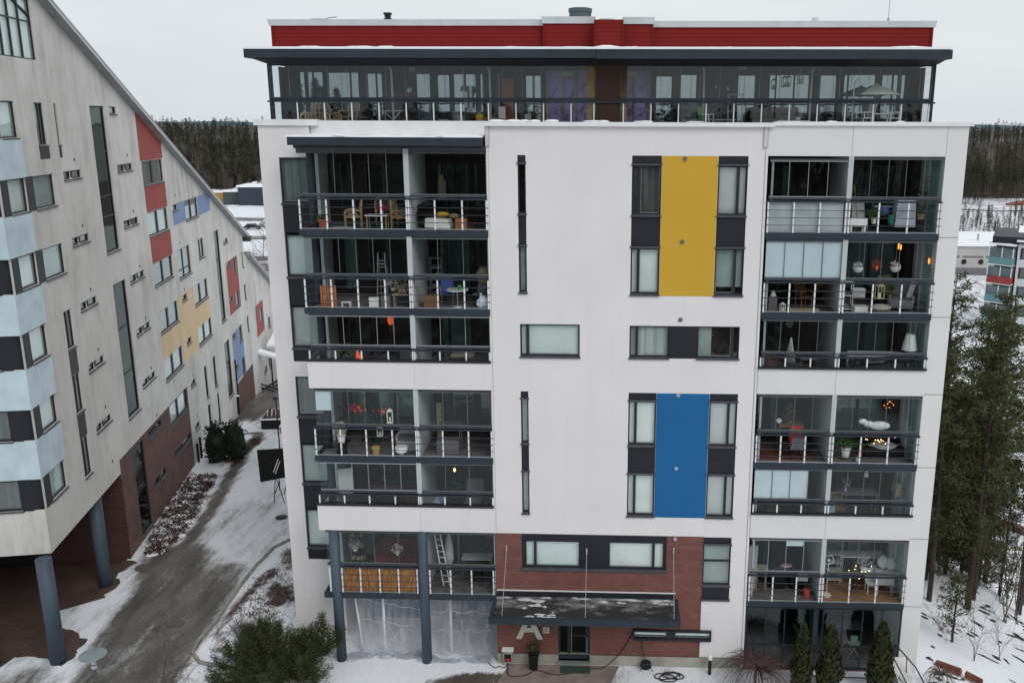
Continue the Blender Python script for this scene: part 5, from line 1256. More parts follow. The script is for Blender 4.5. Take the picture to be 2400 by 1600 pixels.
for k in range(200): h2.leaves((rnd.uniform(-12.6,-9.2), rnd.uniform(-1.5,11), .02), .2, 5, .12, rnd, .3, .25)
struct(h2.build('dead_grass', M_soil), 'stuff')

# ---- merged far vegetation (nobody could count it)
def merge_copies(name, protos_, places, mats_):
    """protos_: list of (verts, faces, matidx, facecol); places: (proto, x, y, z, s, rot, tint)"""
    V = []; Fc = []; MI = []; off = 0
    for k, x, y, z, s, r, sz in places:
        v, f, mi = protos_[k]; c, sn_ = math.cos(r), math.sin(r)
        a = np.empty_like(v); a[:,0] = (v[:,0]*c - v[:,1]*sn_)*s + x; a[:,1] = (v[:,0]*sn_ + v[:,1]*c)*s + y; a[:,2] = v[:,2]*s*sz + z
        V.append(a); Fc.append(f + off); MI.append(mi); off += len(v)
    V = np.concatenate(V); Fc = np.concatenate(Fc); MI = np.concatenate(MI)
    me = bpy.data.meshes.new(name); n = len(Fc)
    me.vertices.add(len(V)); me.vertices.foreach_set('co', V.ravel().astype(np.float32))
    me.loops.add(n*4); me.loops.foreach_set('vertex_index', Fc.ravel().astype(np.int32))
    me.polygons.add(n); me.polygons.foreach_set('loop_start', (np.arange(n)*4).astype(np.int32)); me.polygons.foreach_set('material_index', MI.astype(np.int32))
    for m in mats_: me.materials.append(m)
    me.update(calc_edges=True)
    o = bpy.data.objects.new(name, me); COL.objects.link(o); return struct(o, 'stuff')
def arr(mbs):
    V = []; F_ = []; M_ = []; off = 0
    for i, mb in enumerate(mbs):
        V += mb.v
        for f in mb.f:
            if len(f) == 4: F_.append([q+off for q in f]); M_.append(i)
            elif len(f) == 3: F_.append([f[0]+off, f[1]+off, f[2]+off, f[2]+off]); M_.append(i)
        off += len(mb.v)
    F2 = [f for f in F_ if f[2] != f[3]]; M2 = [m for f, m in zip(F_, M_) if f[2] != f[3]]
    return np.array(V, float), np.array(F2, int), np.array(M2, int)
def far_conifer(seed, h=13, w_=2.1, n=210, pine=False):
    rnd = random.Random(seed); a = MB(); t = MB(); t.tube((0,0,0),(0,0,h*.9),.16,.05,4,False)
    for k in range(n):
        u = rnd.random()**.8
        if pine: u = .22 + .78*u; pr = math.sin(min(1,(u-.22)/.78*.8+.22)*PI)**.6
        else: u = .08+.92*u; pr = (1-u)**.8+.05
        an = rnd.uniform(0,2*PI); q = w_*pr*rnd.uniform(.3,1.1); p = Vector((math.cos(an)*q, math.sin(an)*q, u*h)); l = rnd.uniform(.35,.8)
        d = Vector((math.cos(an), math.sin(an), rnd.uniform(-.6,.4))).normalized(); s_ = Vector((-math.sin(an), math.cos(an), rnd.uniform(-.3,.3)))*l*.45
        a.poly([p-s_, p+d*l*.7-s_*.7, p+d*l*.9+s_*.6, p+s_])
    return arr((a, t))
def far_bare(seed, h=11):
    rnd = random.Random(seed); t = MB(); t.bar((0,0,0),(rnd.uniform(-.5,.5),rnd.uniform(-.5,.5),h*.95),.13)
    for k in range(46):
        u = rnd.uniform(.3,.95); an = rnd.uniform(0,2*PI); l = h*.24*rnd.uniform(.4,1)*(1.2-u); p = Vector((0,0,u*h)); q = p+Vector((math.cos(an)*l, math.sin(an)*l, l*rnd.uniform(.9,1.8)))
        s_ = Vector((-math.sin(an),math.cos(an),0))*.045; t.poly([p-s_,q-s_*.4,q+s_*.4,p+s_])
        for _ in range(3):
            b = p.lerp(q, rnd.uniform(.3,1)); c = b+Vector((rnd.uniform(-.7,.7),rnd.uniform(-.7,.7),rnd.uniform(.4,1.1))); e = Vector((.03,.03,0)); t.poly([b-e,c-e*.4,c+e*.4,b+e])
    return arr((MB(), MB(), t)) if False else (lambda v: (v[0], v[1], v[2]+2))(arr((t,)))
FM1 = mat('forest_green', (.024,.029,.019), .9, col2=(.062,.062,.036), vscale=.05, ramp=(.35,.7), spec=.1)
FM2 = mat('forest_trunks', (.11,.095,.082), .95, var=.4, vscale=.1)
FM3 = mat('bare_wood', (.085,.072,.062), .95, var=.3, vscale=.06)
FP = [far_conifer(1), far_conifer(2, 15, 2.4), far_conifer(3, 13, 2.6, 230, True), far_conifer(4, 14, 2.3, 210, True), far_bare(5), far_bare(6, 12), far_bare(7, 9)]
def scatter(n, fx, fy, seed, w8, smin=.8, smax=1.25, cond=None, dz=-.3):
    rnd = random.Random(seed); out = []
    while len(out) < n:
        x, y = fx(rnd), fy(rnd)
        if callable(x): continue
        if cond and not cond(x, y): continue
        k = rnd.choices(range(7), w8)[0]
        out.append((k, x, y, gz(x,y)+dz, rnd.uniform(smin,smax), rnd.uniform(0,6.28), rnd.uniform(.85,1.1)))
    return out
# left: seen between azimuths of px 340..600
def wedge(px0, px1, y0, y1):
    def f(rnd):
        return None
    pts = []
    return pts
def wedge_places(n, a0, a1, d0, d1, seed, w8, smin=.8, smax=1.25, p=1.0):
    rnd = random.Random(seed); out = []
    for _ in range(n):
        u = rnd.random()**p; y = d0 + (d1-d0)*u; x = 4.77 + (y+34)*rnd.uniform(a0, a1)
        k = rnd.choices(range(7), w8)[0]
        out.append((k, x, y, gz(x,y)-.3, rnd.uniform(smin,smax), rnd.uniform(0,6.28), rnd.uniform(.85,1.1)))
    return out
merge_copies('forest_left', FP, wedge_places(2300, -.58, -.12, 275, 520, 1, (2.2,2.2,4.5,4.5,1.6,1.6,.8), .62, .92, p=1.0) + wedge_places(420, -.52, -.28, 262, 300, 2, (.2,.2,.3,.3,3,3,3), .6, .95), (FM1, FM2, FM3))
merge_copies('forest_right', FP, wedge_places(1700, .22, .54, 372, 600, 3, (2,2,6,6,1,1,.5), .6, .92, p=1.15) + wedge_places(60, .33, .44, 340, 372, 7, (.5,.5,2,2,3,3,3), .6, .9) + wedge_places(150, .33, .50, 215, 285, 4, (.4,.2,.3,.2,2,2,4), .4, .65), (FM1, FM2, FM3))
merge_copies('forest_behind_viewer', FP, [(random.Random(i).randrange(7), random.Random(i+5).uniform(-170,210), -64-150*random.Random(i+9).random()**1.5, gz(0,-64-150*random.Random(i+9).random()**1.5)-.3, 1.15, i, 1.0) for i in range(1500)], (FM1, FM2, FM3))
# far ridge, the blue of distance haze put into its colour
fr_ = MB()
rn = random.Random(2); xs_ = [-1500+60*i for i in range(60)]
for a, b in zip(xs_, xs_[1:]):
    ha, hb_ = 16+6*noise.noise(Vector((a*.0017,0,1)))+3*noise.noise(Vector((a*.01,0,1))), 16+6*noise.noise(Vector((b*.0017,0,1)))+3*noise.noise(Vector((b*.01,0,1)))
    fr_.poly([(a,1350,-10),(b,1350,-10),(b,1500,hb_),(a,1500,ha)])
struct(fr_.build('distant_ridge', mat('haze_blue_ridge', (.10,.14,.17), .95, var=.1, vscale=.01)))

# ================================================================== things around the buildings
def cyl(n, p0, p1, r0, r1, m, par, k=14): return MB().tube(p0, p1, r0, r1, k).build(n, m, par)
lt = thing('street_lamp', 'grey disc topped garden lamp by the snowy path at the bottom left', 'street lamp', (-12.30,-7.75,0))
cyl('pole', (0,0,0), (0,0,4.55), .05, .04, M_sill, lt)
MB().tube((0,0,4.55),(0,0,4.66),.10,.10,14).tube((0,0,4.70),(0,0,4.86),.085,.075,14).tube((0,0,4.86),(0,0,5.0),.03,.03,8).build('lamp_body', M_alu, lt)
MB().lathe((0,0,5.0), [(.06,0),(.42,.015),(.43,.03),(.05,.075),(.012,.09)], 30).build('lamp_shade', mat('lamp_shade_grey', (.19,.23,.24), .45, var=.08), lt)
l2 = thing('lamp_post', 'thin dark lamp post beside the far garden planter', 'lamp post', gpt(-17.65,23.2))
cyl('pole', (0,0,0), (0,0,4.1), .05, .04, M_frame, l2, 8); MB().box(-.16,.16,-.12,.12,4.1,4.32).build('lamp_head', M_sill, l2)
# blackboard on trestles
bd = thing('black_sign_board', 'large black board with two slanting white strokes on crossed metal legs in the snow', 'sign board', (-15.0,15.9,0), R_(6))
MB().hexa([(-1.05,-.05,1.35),(1.15,-.05,1.75),(1.15,.05,1.75),(-1.05,.05,1.35)], [(-1.1,-.05,3.35),(1.15,-.05,3.45),(1.15,.05,3.45),(-1.1,.05,3.35)]).build('board', mat('black_board', (.012,.012,.012), .6, var=.3, vscale=3), bd)
MB().hexa([(-.28,-.06,1.98),(-.22,-.06,1.96),(.12,-.06,2.78),(.06,-.06,2.80)], [(-.28,-.055,1.98),(-.22,-.055,1.96),(.12,-.055,2.78),(.06,-.055,2.80)]).hexa([(-.18,-.06,1.88),(-.12,-.06,1.86),(.20,-.06,2.62),(.14,-.06,2.64)], [(-.18,-.055,1.88),(-.12,-.055,1.86),(.20,-.055,2.62),(.14,-.055,2.64)]).build('white_strokes', M_wht, bd)
lgm = MB()
for a, b in (((-.35,-.05,0),(-.2,0,1.5)),((.25,-.05,0),(-.1,0,1.5)),((.25,.0,.5),(.5,.1,1.5)),((-.3,0,.55),(.05,0,1.4)),((.6,1.0,0),(.45,.2,1.6)),((0,0,.8),(.05,0,1.5))): lgm.tube(a, b, .028, None, 6)
lgm.build('leg', M_frame, bd)
# raised garden bed, bench, wall
pl = thing('garden_planter', 'dark raised garden bed edged with snow and white pickets beyond the board', 'planter', (-21.0,30.9,gz(-21,30.9)), R_(8))
MB().box(-.9,3.4,-.05,.05,-.1,.75).box(-.9,-.8,.05,3.0,-.1,.75).box(3.3,3.4,.05,3,-.1,.75).build('wall', M_blk, pl)
MB().box(-.8,3.3,.05,3,.0,.62).build('soil', M_soil, pl)
MB().box(-.92,3.42,-.08,.08,.75,.82).build('snow_cap', M_snow, pl)
pk = MB()
for k in range(14): pk.hexa([(-.75+k*.3,1.2+k*.11,.6),(-.68+k*.3,1.2+k*.11,.6),(-.68+k*.3,1.25+k*.11,.6),(-.75+k*.3,1.25+k*.11,.6)], [(-.70+k*.3,1.2+k*.11,1.15),(-.60+k*.3,1.2+k*.11,1.15),(-.60+k*.3,1.25+k*.11,1.15),(-.70+k*.3,1.25+k*.11,1.15)])
pk.build('pickets', M_snow, pl)
bn = thing('garden_bench', 'weathered wooden bench with snow on the seat beside the dark planter', 'bench', (-19.2,29.6,gz(-19.2,29.6)), R_(6))
b_ = MB(); [b_.box(-.8,.8,-.3+.13*k,-.2+.13*k,.42,.46) for k in range(5)]; b_.build('seat', M_wood2, bn)
b_ = MB(); [b_.box(-.8,.8,.30,.34,.55+.14*k,.63+.14*k) for k in range(3)]; b_.build('backrest', M_wood2, bn)
for sx in (-.72,.68):
    for sy in (-.28,.28): MB().box(sx,sx+.06,sy,sy+.06,0,.42 if sy<0 else .95).build('leg', M_wood, bn)
MB().box(-.78,.78,-.28,.25,.465,.54).build('snow_layer', M_snow, bn)
bi = thing('litter_bin', 'small black litter bin by the far corner of the concrete wall', 'litter bin', (-23.4,28.3,gz(-23.4,28.3)))
MB().lathe((0,0,0), [(.22,0),(.25,.8),(.26,.82)], 14).build('body', M_blk, bi); MB().lathe((0,0,.82), [(.27,0),(.2,.09),(.05,.13)], 14).build('snow_cap', M_snow, bi)
# manhole covers
mp_ = None
for k, (x, y, r, lab) in enumerate(((-19.04,7.65,.42,'manhole cover at the edge of the brown paving by the second column'),(-15.4,2.13,.34,'manhole cover with a pale centre in the middle of the path'),(-14.84,2.44,.31,'plain brown manhole cover right of the pale centred one'),(-14.2,13.85,.34,'dark round drain cover in the snow near the white block'))):
    mm = MB().tube((0,0,0),(0,0,.03),r,r,26).tube((0,0,.03),(0,0,.036),r*.82,r*.8,26)
    if k == 1: mm.tube((0,0,.036),(0,0,.042),r*.42,r*.4,20)
    o = mm.build('manhole_cover', M_blk if k == 3 else mat('manhole_iron', (.10,.085,.075), .7, var=.3, vscale=9), loc=(x,y,.004)); tag(o, lab, 'manhole cover', 'manhole covers in the path')
# kerb
kp = [(-9.4,13.2),(-11.2,12.3),(-12.3,11.5),(-12.72,10.98),(-13.22,10.06),(-13.39,8.12),(-13.38,6.15),(-13.28,4.34),(-13.19,2.66),(-13.25,1.0),(-13.1,.2),(-12.5,-.5),(-11.2,-.85),(-9.0,-1.2)]
kb = MB()
for a, b in zip(kp, kp[1:]):
    n_ = max(1, round(math.dist(a,b)/.5))
    for i in range(n_):
        p = [a[0]+(b[0]-a[0])*i/n_, a[1]+(b[1]-a[1])*i/n_]; q = [a[0]+(b[0]-a[0])*(i+.97)/n_, a[1]+(b[1]-a[1])*(i+.97)/n_]
        kb.bar((*p,.05),(*q,.05),.13,.14)
struct(kb.build('kerb', mat('kerb_stone', (.27,.26,.24), .9, var=.2, vscale=3)))
# brown paving under the block
def flat(name, pts, z, m):
    o = MB().poly([(x,y,z) for x,y in pts]).build(name, m); return struct(o)
M_pave = brick_mat('brown_paving', (.115,.062,.050), (.095,.052,.043), (.07,.04,.035), w=.3, h=.3)
def pave_mat():
    m = bpy.data.materials.new('wet_brown_paving'); m.use_nodes = True; nt = m.node_tree; N = nt.nodes; L = nt.links; b = N['Principled BSDF']; b.inputs['Roughness'].default_value = .6
    tc = N.new('ShaderNodeTexCoord'); n = N.new('ShaderNodeTexNoise'); n.inputs['Scale'].default_value = 1.3; n.inputs['Detail'].default_value = 9; n.inputs['Roughness'].default_value = .65
    c = N.new('ShaderNodeValToRGB'); c.color_ramp.elements[0].position = .3; c.color_ramp.elements[0].color = (.045,.034,.03,1); c.color_ramp.elements[1].position = .75; c.color_ramp.elements[1].color = (.105,.062,.050,1)
    L.new(tc.outputs['Object'], n.inputs[0]); L.new(n.outputs[0], c.inputs[0]); L.new(c.outputs[0], b.inputs['Base Color']); return m
M_wp = pave_mat()
PV = [(-20.4,8.55),(-19.6,8.2),(-20.0,7.0),(-19.4,6.0),(-19.4,4.6),(-20.2,3.9),(-20.9,3.3),(-20.3,2.4),(-19.2,1.7),(-18.2,1.1),(-18.0,.1),(-18.1,-.9),(-19.2,-.4),(-20.4,-.3),(-20.7,-1.6),(-26,-2.2),(-34,-3)]
PV2 = []
for a_, b_2 in zip(PV, PV[1:]):
    for i in range(7):
        x, y = a_[0]+(b_2[0]-a_[0])*i/7, a_[1]+(b_2[1]-a_[1])*i/7; q = .22*noise.noise(Vector((x*1.7, y*1.7, 7))) + .10*noise.noise(Vector((x*6, y*6, 2))); PV2.append((x+q, y+q*.8))
flat('paving', PV2 + [(-34,-3),(-37,5.2)], .012, M_wp)

rp = MB(); 
for (x0,x1,y0,y1) in ((.2,5.6,-3.6,-.02),): rp.poly([(x0,y0,.012),(x1-1.2,y0-.1,.012),(x1-.9,-1.4,.012),(x1-.5,y1,.012),(x0+.3,y1,.012),(x0-.1,-1.6,.012)])
struct(rp.build('entrance_paving', mat('dusty_red_paving', (.30,.235,.22), .85, col2=(.17,.14,.13), vscale=1.6, ramp=(.3,.7), detail=10)))
dm = tag(MB().box(2.66,3.90,-.62,-.14,.014,.05).build('door_mat', mat('green_mat', (.04,.06,.05), .95, var=.2, vscale=20)), 'dark green mat on the paving before the entrance door', 'door mat')
# letter A sign etc: parts of the wall but separate things
la = text_mesh('letter_sign', 'A', 1.55, mat('sign_metal', (.52,.53,.51), .5), None, (1.35,-.03,1.70), ext=.02, bold=.035, sx=.98); tag(la, 'big grey metal letter A on the brick wall left of the entrance door', 'letter sign')
hs = thing('house_number_sign', 'small pale plate with number 1 between the letter A and the door', 'sign', (2.05,-.03,1.62))
MB().box(-.14,.14,-.01,.01,-.15,.15).build('plate', mat('plate_beige', (.42,.40,.35), .5), hs); text_mesh('number', '1', .22, M_blk, hs, (0,-.013,0), ext=.002)
sg = tag(MB().box(2.42,2.52,-.08,0,1.86,1.98).build('door_intercom', M_wht), 'tiny white box beside the top of the entrance door', 'intercom')
pt = thing('entrance_planter', 'tall dark planter with a withered plant left of the entrance door', 'plant pot', (1.55,-.32,0))
MB().hexa([(-.15,-.15,.0),(.15,-.15,0),(.15,.15,0),(-.15,.15,0)], [(-.21,-.21,.72),(.21,-.21,.72),(.21,.21,.72),(-.21,.21,.72)]).build('pot', M_blk, pt)
rnd = random.Random(4); MB().leaves((0,0,.95), .26, 120, .22, rnd, 1.0, .22).build('withered_plant', mat('withered_leaf', (.07,.06,.025), .9, var=.3, vscale=8), pt)
eb = thing('distribution_box', 'small box with a dark red meter front on the brick plinth left of the planter', 'electrical box', (.45,-.1,.1))
MB().box(-.19,.19,-.1,.08,0,.60).build('body', mat('box_beige', (.30,.29,.25), .6), eb); MB().hexa([(-.24,-.16,.60),(.24,-.16,.60),(.24,.08,.66),(-.24,.08,.66)],[(-.24,-.16,.63),(.24,-.16,.63),(.24,.08,.69),(-.24,.08,.69)]).build('lid', M_wht, eb)
MB().box(-.14,.14,-.115,-.1,.12,.46).build('front', M_blk, eb); MB().box(-.10,.10,-.125,-.115,.16,.26).build('meter', M_red, eb)
def hose(name, label, pts, r, m=M_blk, cat='cable'):
    o = MB().path(pts, r, 6).build(name, m); return tag(o, label, cat)
def curve(pts, n=10):
    out = []
    P = [pts[0]] + list(pts) + [pts[-1]]
    for i in range(1, len(P)-2):
        p0, p1, p2, p3 = [Vector(P[i+k]) for k in (-1,0,1,2)]
        for j in range(n):
            t = j/n; out.append(.5*((2*p1)+(-p0+p2)*t+(2*p0-5*p1+4*p2-p3)*t*t+(-p0+3*p1-3*p2+p3)*t**3))
    return out + [Vector(P[-2])]
hose('wall_cable', 'black cable sagging from the slit window to the foot of the brick wall', curve([(5.66,-.03,1.7),(5.35,-.05,1.0),(4.9,-.12,.4),(4.4,-.25,.06),(3.9,-.3,.03),(2.6,-.75,.03),(1.7,-.5,.03),(1.2,-.85,.03),(.6,-.9,.03),(.45,-.4,.04),(.45,-.15,.2)]), .018)
hose('ground_cable', 'black cable running from the plastic sheeting to the electrical box', curve([(-.5,.1,.05),(-.1,-.35,.03),(.1,-.25,.03),(.3,-.35,.03),(.5,-.2,.12)]), .015)
hose('hanging_cable', 'thin black cable hanging from the slit window to the cable reel', curve([(6.0,-.04,1.35),(6.05,-.06,.9),(6.15,-.1,.35)]), .014)
cl = thing('cable_reel', 'black cable reel leaning against the plinth right of the door', 'cable reel', (6.2,-.28,0))
MB().tube((0,.12,.24),(0,.0,.22),.23,.23,20).tube((0,.0,.22),(0,-.06,.21),.13,.13,16).build('drum', M_blk, cl); MB().path([(-.25,-.1,.02),(-.1,-.15,.4),(.15,-.15,.4),(.28,-.1,.02)], .015).build('stand', M_rail, cl)
pts = []
for k in range(90):
    t = k/89*2*PI*3.2; pts.append((7.15+.28*math.sin(t*.31)+ (.42+.1*math.sin(t*.7))*math.cos(t), -.72+.1*math.sin(t*.4)+.26*math.sin(t), .03+.01*(k%3)))
hose('coiled_hose', 'black hose lying in loose loops on the speckled snow below the brick wall', pts, .022, cat='hose')
bp_ = thing('vent_pipe', 'short black pipe with a white snow cap beside the plinth', 'vent pipe', (8.82,-.42,0))
cyl('pipe', (0,0,0),(0,0,.78),.07,.07,M_blk,bp_); MB().lathe((0,0,.78),[(.095,-.1),(.10,.02),(.07,.09),(.02,.11)],14).build('cap', M_cap, bp_)
# concrete stair wall and handrail at the right corner
hr = thing('stair_handrail', 'dark metal handrail on a low concrete stair wall at the right corner of the block', 'handrail', (17.0,-1.4,gz(17,-1.4)))
MB().hexa([(-.75,-2.0,-1.2),(.05,-2.0,-1.2),(-.1,1.35,-1.2),(-.75,1.35,-1.2)][:4], [(-.75,-2.0,-.3),(.05,-2.0,-.3),(-.1,1.35,.75),(-.75,1.35,.75)]).build('concrete_wall', M_pier, hr)
q = MB(); q.path([(-.6,1.3,1.35),(-.05,.3,.95),(.35,-2.2,.15)], .028); q.path([(-.6,1.3,.75),(-.6,1.3,1.35)], .024); q.path([(-.3,.6,.45),(-.3,.75,1.15)], .02); q.path([(.1,-.7,-.1),(.12,-.7,.6)], .02); q.path([(-.75,.95,.95),(-.2,-2.0,-.05)], .026)
q.build('rail', M_frame, hr)
cp = tag(MB().tube((16.6,-1.1,.02),(16.6,-1.1,.5),.26,.26,20,True).build('concrete_ring', M_pier), 'round pale concrete ring in the snow near the rightmost thuja', 'concrete ring')
ed = tag(MB().path([(11.6,-1.75,.12),(16.4,-1.75,.10)], .03).path([(13.0,-.6,.12),(16.3,-.62,.1)],.025).build('garden_edging', M_blk), 'thin black garden edging in the snow between the thujas', 'edging')

# covered outdoor stair
stc = thing('covered_stair', 'snow covered outdoor stair canopy on dark steel posts beyond the concrete annex', 'stair canopy', (-28.6,48,gz(-28.6,48)), R_(11))
z_ = -stc.location.z
MB().hexa([(1.3,1,4.9+z_),(2.6,1,4.7+z_),(3.6,9,6.3+z_),(2.2,9,6.3+z_)],[(1.3,1,5.0+z_),(2.6,1,4.8+z_),(3.6,9,6.4+z_),(2.2,9,6.4+z_)]) 
up_ = MB().hexa([(.9,-1,1.6+z_),(3.4,-1,1.5+z_),(3.4,9,3.6+z_),(2.0,9,3.7+z_)],[(.9,-1,1.85+z_),(3.4,-1,1.75+z_),(3.4,9,3.85+z_),(2.0,9,3.95+z_)]).build('upper_roof', M_snow, stc)
MB().hexa([(-.4,-3,1.75+z_),(3.6,-4,.65+z_),(3.6,-3.0,.65+z_),(-.4,-1.9,1.75+z_)],[(-.4,-3,2.0+z_),(3.6,-4,.9+z_),(3.6,-3.0,.9+z_),(-.4,-1.9,2.0+z_)]).build('lower_roof', M_snow, stc)
q = MB()
for a, b in (((.4,-2.6,-.2),(.4,-2.6,3.0)),((2.8,-3.2,-.2),(2.8,-3.2,2.6)),((.4,-2.6,.4),(2.8,-3.2,2.0)),((1.2,-1,-.2),(1.2,-1,3.2)),((3.2,-1,-.2),(3.2,-1,3.2)),((.2,-2.8,1.2),(3.4,-3.6,.2)),((.2,-2.8,.9),(3.4,-3.6,-.1))): q.bar(a, b, .12)
for k in range(9): q.box(1.4,2.8,-1.5+k*.5,-1.1+k*.5,.1+k*.22,.18+k*.22)
q.build('steel_frame', M_frame, stc)

# ================================================================== background left
wh = thing('dark_warehouse', 'dark blue grey warehouse with snow on its flat roof before the left forest', 'warehouse', (-101,255,gz(-101,255)), R_(5))
MB().box(-14,22,0,30,-1,6.2).build('wall', mat('warehouse_wall', (.035,.042,.058), .7, var=.06, vscale=.2), wh); MB().box(-14.3,22.3,-.3,30,6.2,6.7).build('roof', M_snow, wh); MB().box(-20,-14,4,24,-1,4.4).build('wall', mat('warehouse_wall2', (.06,.07,.075), .7), wh)
MB().box(-20.3,-14.1,3.8,24,4.4,4.8).build('roof', M_snow, wh)
yb = thing('yellow_shed', 'low ochre shed left of the dark warehouse', 'shed', (-124,262,gz(-124,262)))
MB().box(-9,9,0,8,-1,3.6).build('wall', mat('ochre_shed', (.38,.24,.05), .8), yb); MB().box(-9.3,9.3,-.3,8,3.6,4.1).build('roof', M_snow, yb)
for lab, nm, x0, y0, x1, y1, w_ in (('', 'road', -170,205,-40,222,7), ('', 'road', -120,168,-30,182,6), ('', 'road', -100,128,-40,150,7)):
    n_ = 30; mb = MB(); dx, dy = x1-x0, y1-y0; l = math.hypot(dx,dy); nx_, ny_ = -dy/l*w_/2, dx/l*w_/2
    for i in range(n_):
        a = (x0+dx*i/n_, y0+dy*i/n_); b = (x0+dx*(i+1)/n_, y0+dy*(i+1)/n_)
        mb.poly([(a[0]-nx_,a[1]-ny_,gz(*a)+.12),(b[0]-nx_,b[1]-ny_,gz(*b)+.12),(b[0]+nx_,b[1]+ny_,gz(*b)+.12),(a[0]+nx_,a[1]+ny_,gz(*a)+.12)])
    struct(mb.build('road', mat('slushy_road', (.23,.225,.22), .8, col2=(.12,.12,.118), vscale=.25, ramp=(.35,.65))))
def car(label, x, y, rz, body, roof_snow=True, group='cars parked beyond the concrete block'):
    c = thing('parked_car', label, 'car', gpt(x, y, .12), rz, group)
    prof = [(-2.1,.35),(-2.15,.75),(-1.75,.92),(-1.2,1.42),(.35,1.45),(1.05,.98),(2.0,.82),(2.12,.4)]
    mb = MB(); mb.hexa([(p[0],-.85,p[1]) for p in prof], [(p[0],.85,p[1]) for p in prof]); mb.build('body', body, c, bevel=.06)
    MB().hexa([(-1.62,-.865,.98),(-1.15,-.80,1.36),(.3,-.80,1.38),(.88,-.865,.98)], [(-1.62,.865,.98),(-1.15,.80,1.36),(.3,.80,1.38),(.88,.865,.98)]).build('window', M_blk, c)
    for sx in (-1.35,1.35):
        for sy in (-.88,.70):
            w_ = MB().tube((sx,sy,.32),(sx,sy+.18,.32),.32,.32,16).build('wheel', M_blk, c); MB().tube((sx,sy-.01 if sy<0 else sy+.18,.32),(sx,sy if sy<0 else sy+.19,.32),.18,.18,12).build('rim', M_alu, w_)
    for sy in (-.6,.6): MB().box(2.06,2.14,sy-.16,sy+.16,.62,.76).build('headlight', M_cap, c)
    if roof_snow: MB().box(-1.15,.3,-.72,.72,1.45,1.52).build('snow_cap', M_snow, c)
    return c
car('dark car with a white car parked behind it on the upper snowy lot', -86.5,193,R_(5), mat('car_dark', (.02,.022,.03), .3))
car('white car half hidden behind the dark one on the upper snowy lot', -85.0,199,R_(8), mat('car_white', (.6,.6,.62), .3))
car('dark car at the left of the upper lot, just past the roof edge', -93.5,192,R_(5), mat('car_dark', (.02,.022,.03), .3))
car('silver car among bare branches in the middle of the lower lot', -58.2,128,R_(4), mat('car_silver', (.42,.43,.45), .3))
car('snow topped silver car nearest the corner of the white block', -50.2,116,R_(12), mat('car_silver', (.42,.43,.45), .3))
vn_ = thing('parked_van', 'white van seen just above the annex roof edge', 'van', gpt(-42.8,92,.1), R_(20))
MB().hexa([(-2.5,-1,.4),(-2.5,-1,2.3),(1.3,-1,2.35),(1.9,-1,1.35),(2.7,-1,1.1),(2.75,-1,.4)], [(-2.5,1,.4),(-2.5,1,2.3),(1.3,1,2.35),(1.9,1,1.35),(2.7,1,1.1),(2.75,1,.4)]).build('body', MATS['car_white'], vn_, bevel=.1)
MB().hexa([(.2,-1.02,1.4),(.2,-1.02,2.1),(1.2,-1.02,2.1),(1.7,-1.02,1.4)], [(.2,1.02,1.4),(.2,1.02,2.1),(1.2,1.02,2.1),(1.7,1.02,1.4)]).build('window', M_blk, vn_)
for sx in (-1.6,1.7):
    for sy in (-1.02,.82): MB().tube((sx,sy,.36),(sx,sy+.2,.36),.36,.36,16).build('wheel', M_blk, vn_)
bt0 = tree_thing('bare_tree', 'leafless tree left of the pair standing in the snowy gap between the two blocks', (bare_mb(6.5, 61, 3, .35, 3, .07),), (M_birch,), group='leafless trees in the gap between the blocks', names=('branches',)); bt0.location = gpt(-46,100)
for (x, y, s, lab) in ((-50,112,1.1,'leafless tree in front of the silver cars'),(-44.5,95,.9,'smallest leafless tree near the white van'),(-60,132,1.2,'leafless tree beside the silver car in the middle of the lot'),(-64,150,1.1,'leafless tree on the bank below the upper lot')): copy_tree(bt0, loc=gpt(x,y), rz=x, sc=s, label=lab)
tr, cr = conifer_mb(9, 91, .05, .25, 1.0, shape='spruce', leaf=.7)
t = tree_thing('spruce_tree', 'dark spruce beside the white block in front of the upper car park', (tr, cr), (M_bark, M_pined)); t.location = gpt(-80.5,192)
fn = thing('picket_fence', 'dark railing fence running past the end of the annex roof', 'fence', (-29.5,54,gz(-29.5,54)))
q = MB()
for k in range(40): q.box(-.02,.02,k*.45,k*.45+.05,0,5.2)
q.box(-.03,.03,0,18,5.1,5.2).box(-.03,.03,0,18,.3,.4); q.build('palings', M_frame, fn)

# ================================================================== background right
hl = thing('snow_roofed_hall', 'long pale hall with a snow white flat roof beyond the pines', 'hall', (78,166,gz(78,166)), R_(-1))
zt = -3.3 - hl.location.z
MB().box(-14,60,0,20,-4,zt-.9).build('wall', mat('hall_wall', (.43,.42,.41), .8, var=.12, vscale=.15), hl)
MB().box(-14.5,60.5,-.5,20,zt-.9,zt-.5).build('roof', M_snow, hl); MB().box(-14.3,60,.2,19.8,zt-.5,zt).build('snow_drift', M_snow, hl)
q = MB()
for k in range(6): q.box(-13+k*5.0,-8.6+k*5.0,-.05,.05,zt-3.4,zt-3.0)
q.box(-14,40,-.04,.0,-4,zt-5.6).build('dark_band', M_gry, hl)
q = MB(); [q.tube((x,-.12,zt-4.3),(x,.05,zt-4.3),.55,.55,18) for x in (2.4,6.0)]; q.build('round_vent', M_blk, hl)
MB().box(-12,0,2,8,zt,zt+.25).build('roof_hatch', M_capg, hl); MB().lathe((14,3,zt),[(.5,0),(.5,.6),(.7,.8)],12).lathe((6,3,zt),[(.2,0),(.2,1.3),(.4,1.4)],12).build('roof_vent', M_alu, hl)
ap = thing('far_apartment_block', 'far white apartment block with a teal balcony and a red awning at the right edge', 'apartment building', (64.3,110.9,gz(64.3,110.9)), R_(-24))
o_ = -ap.location.z
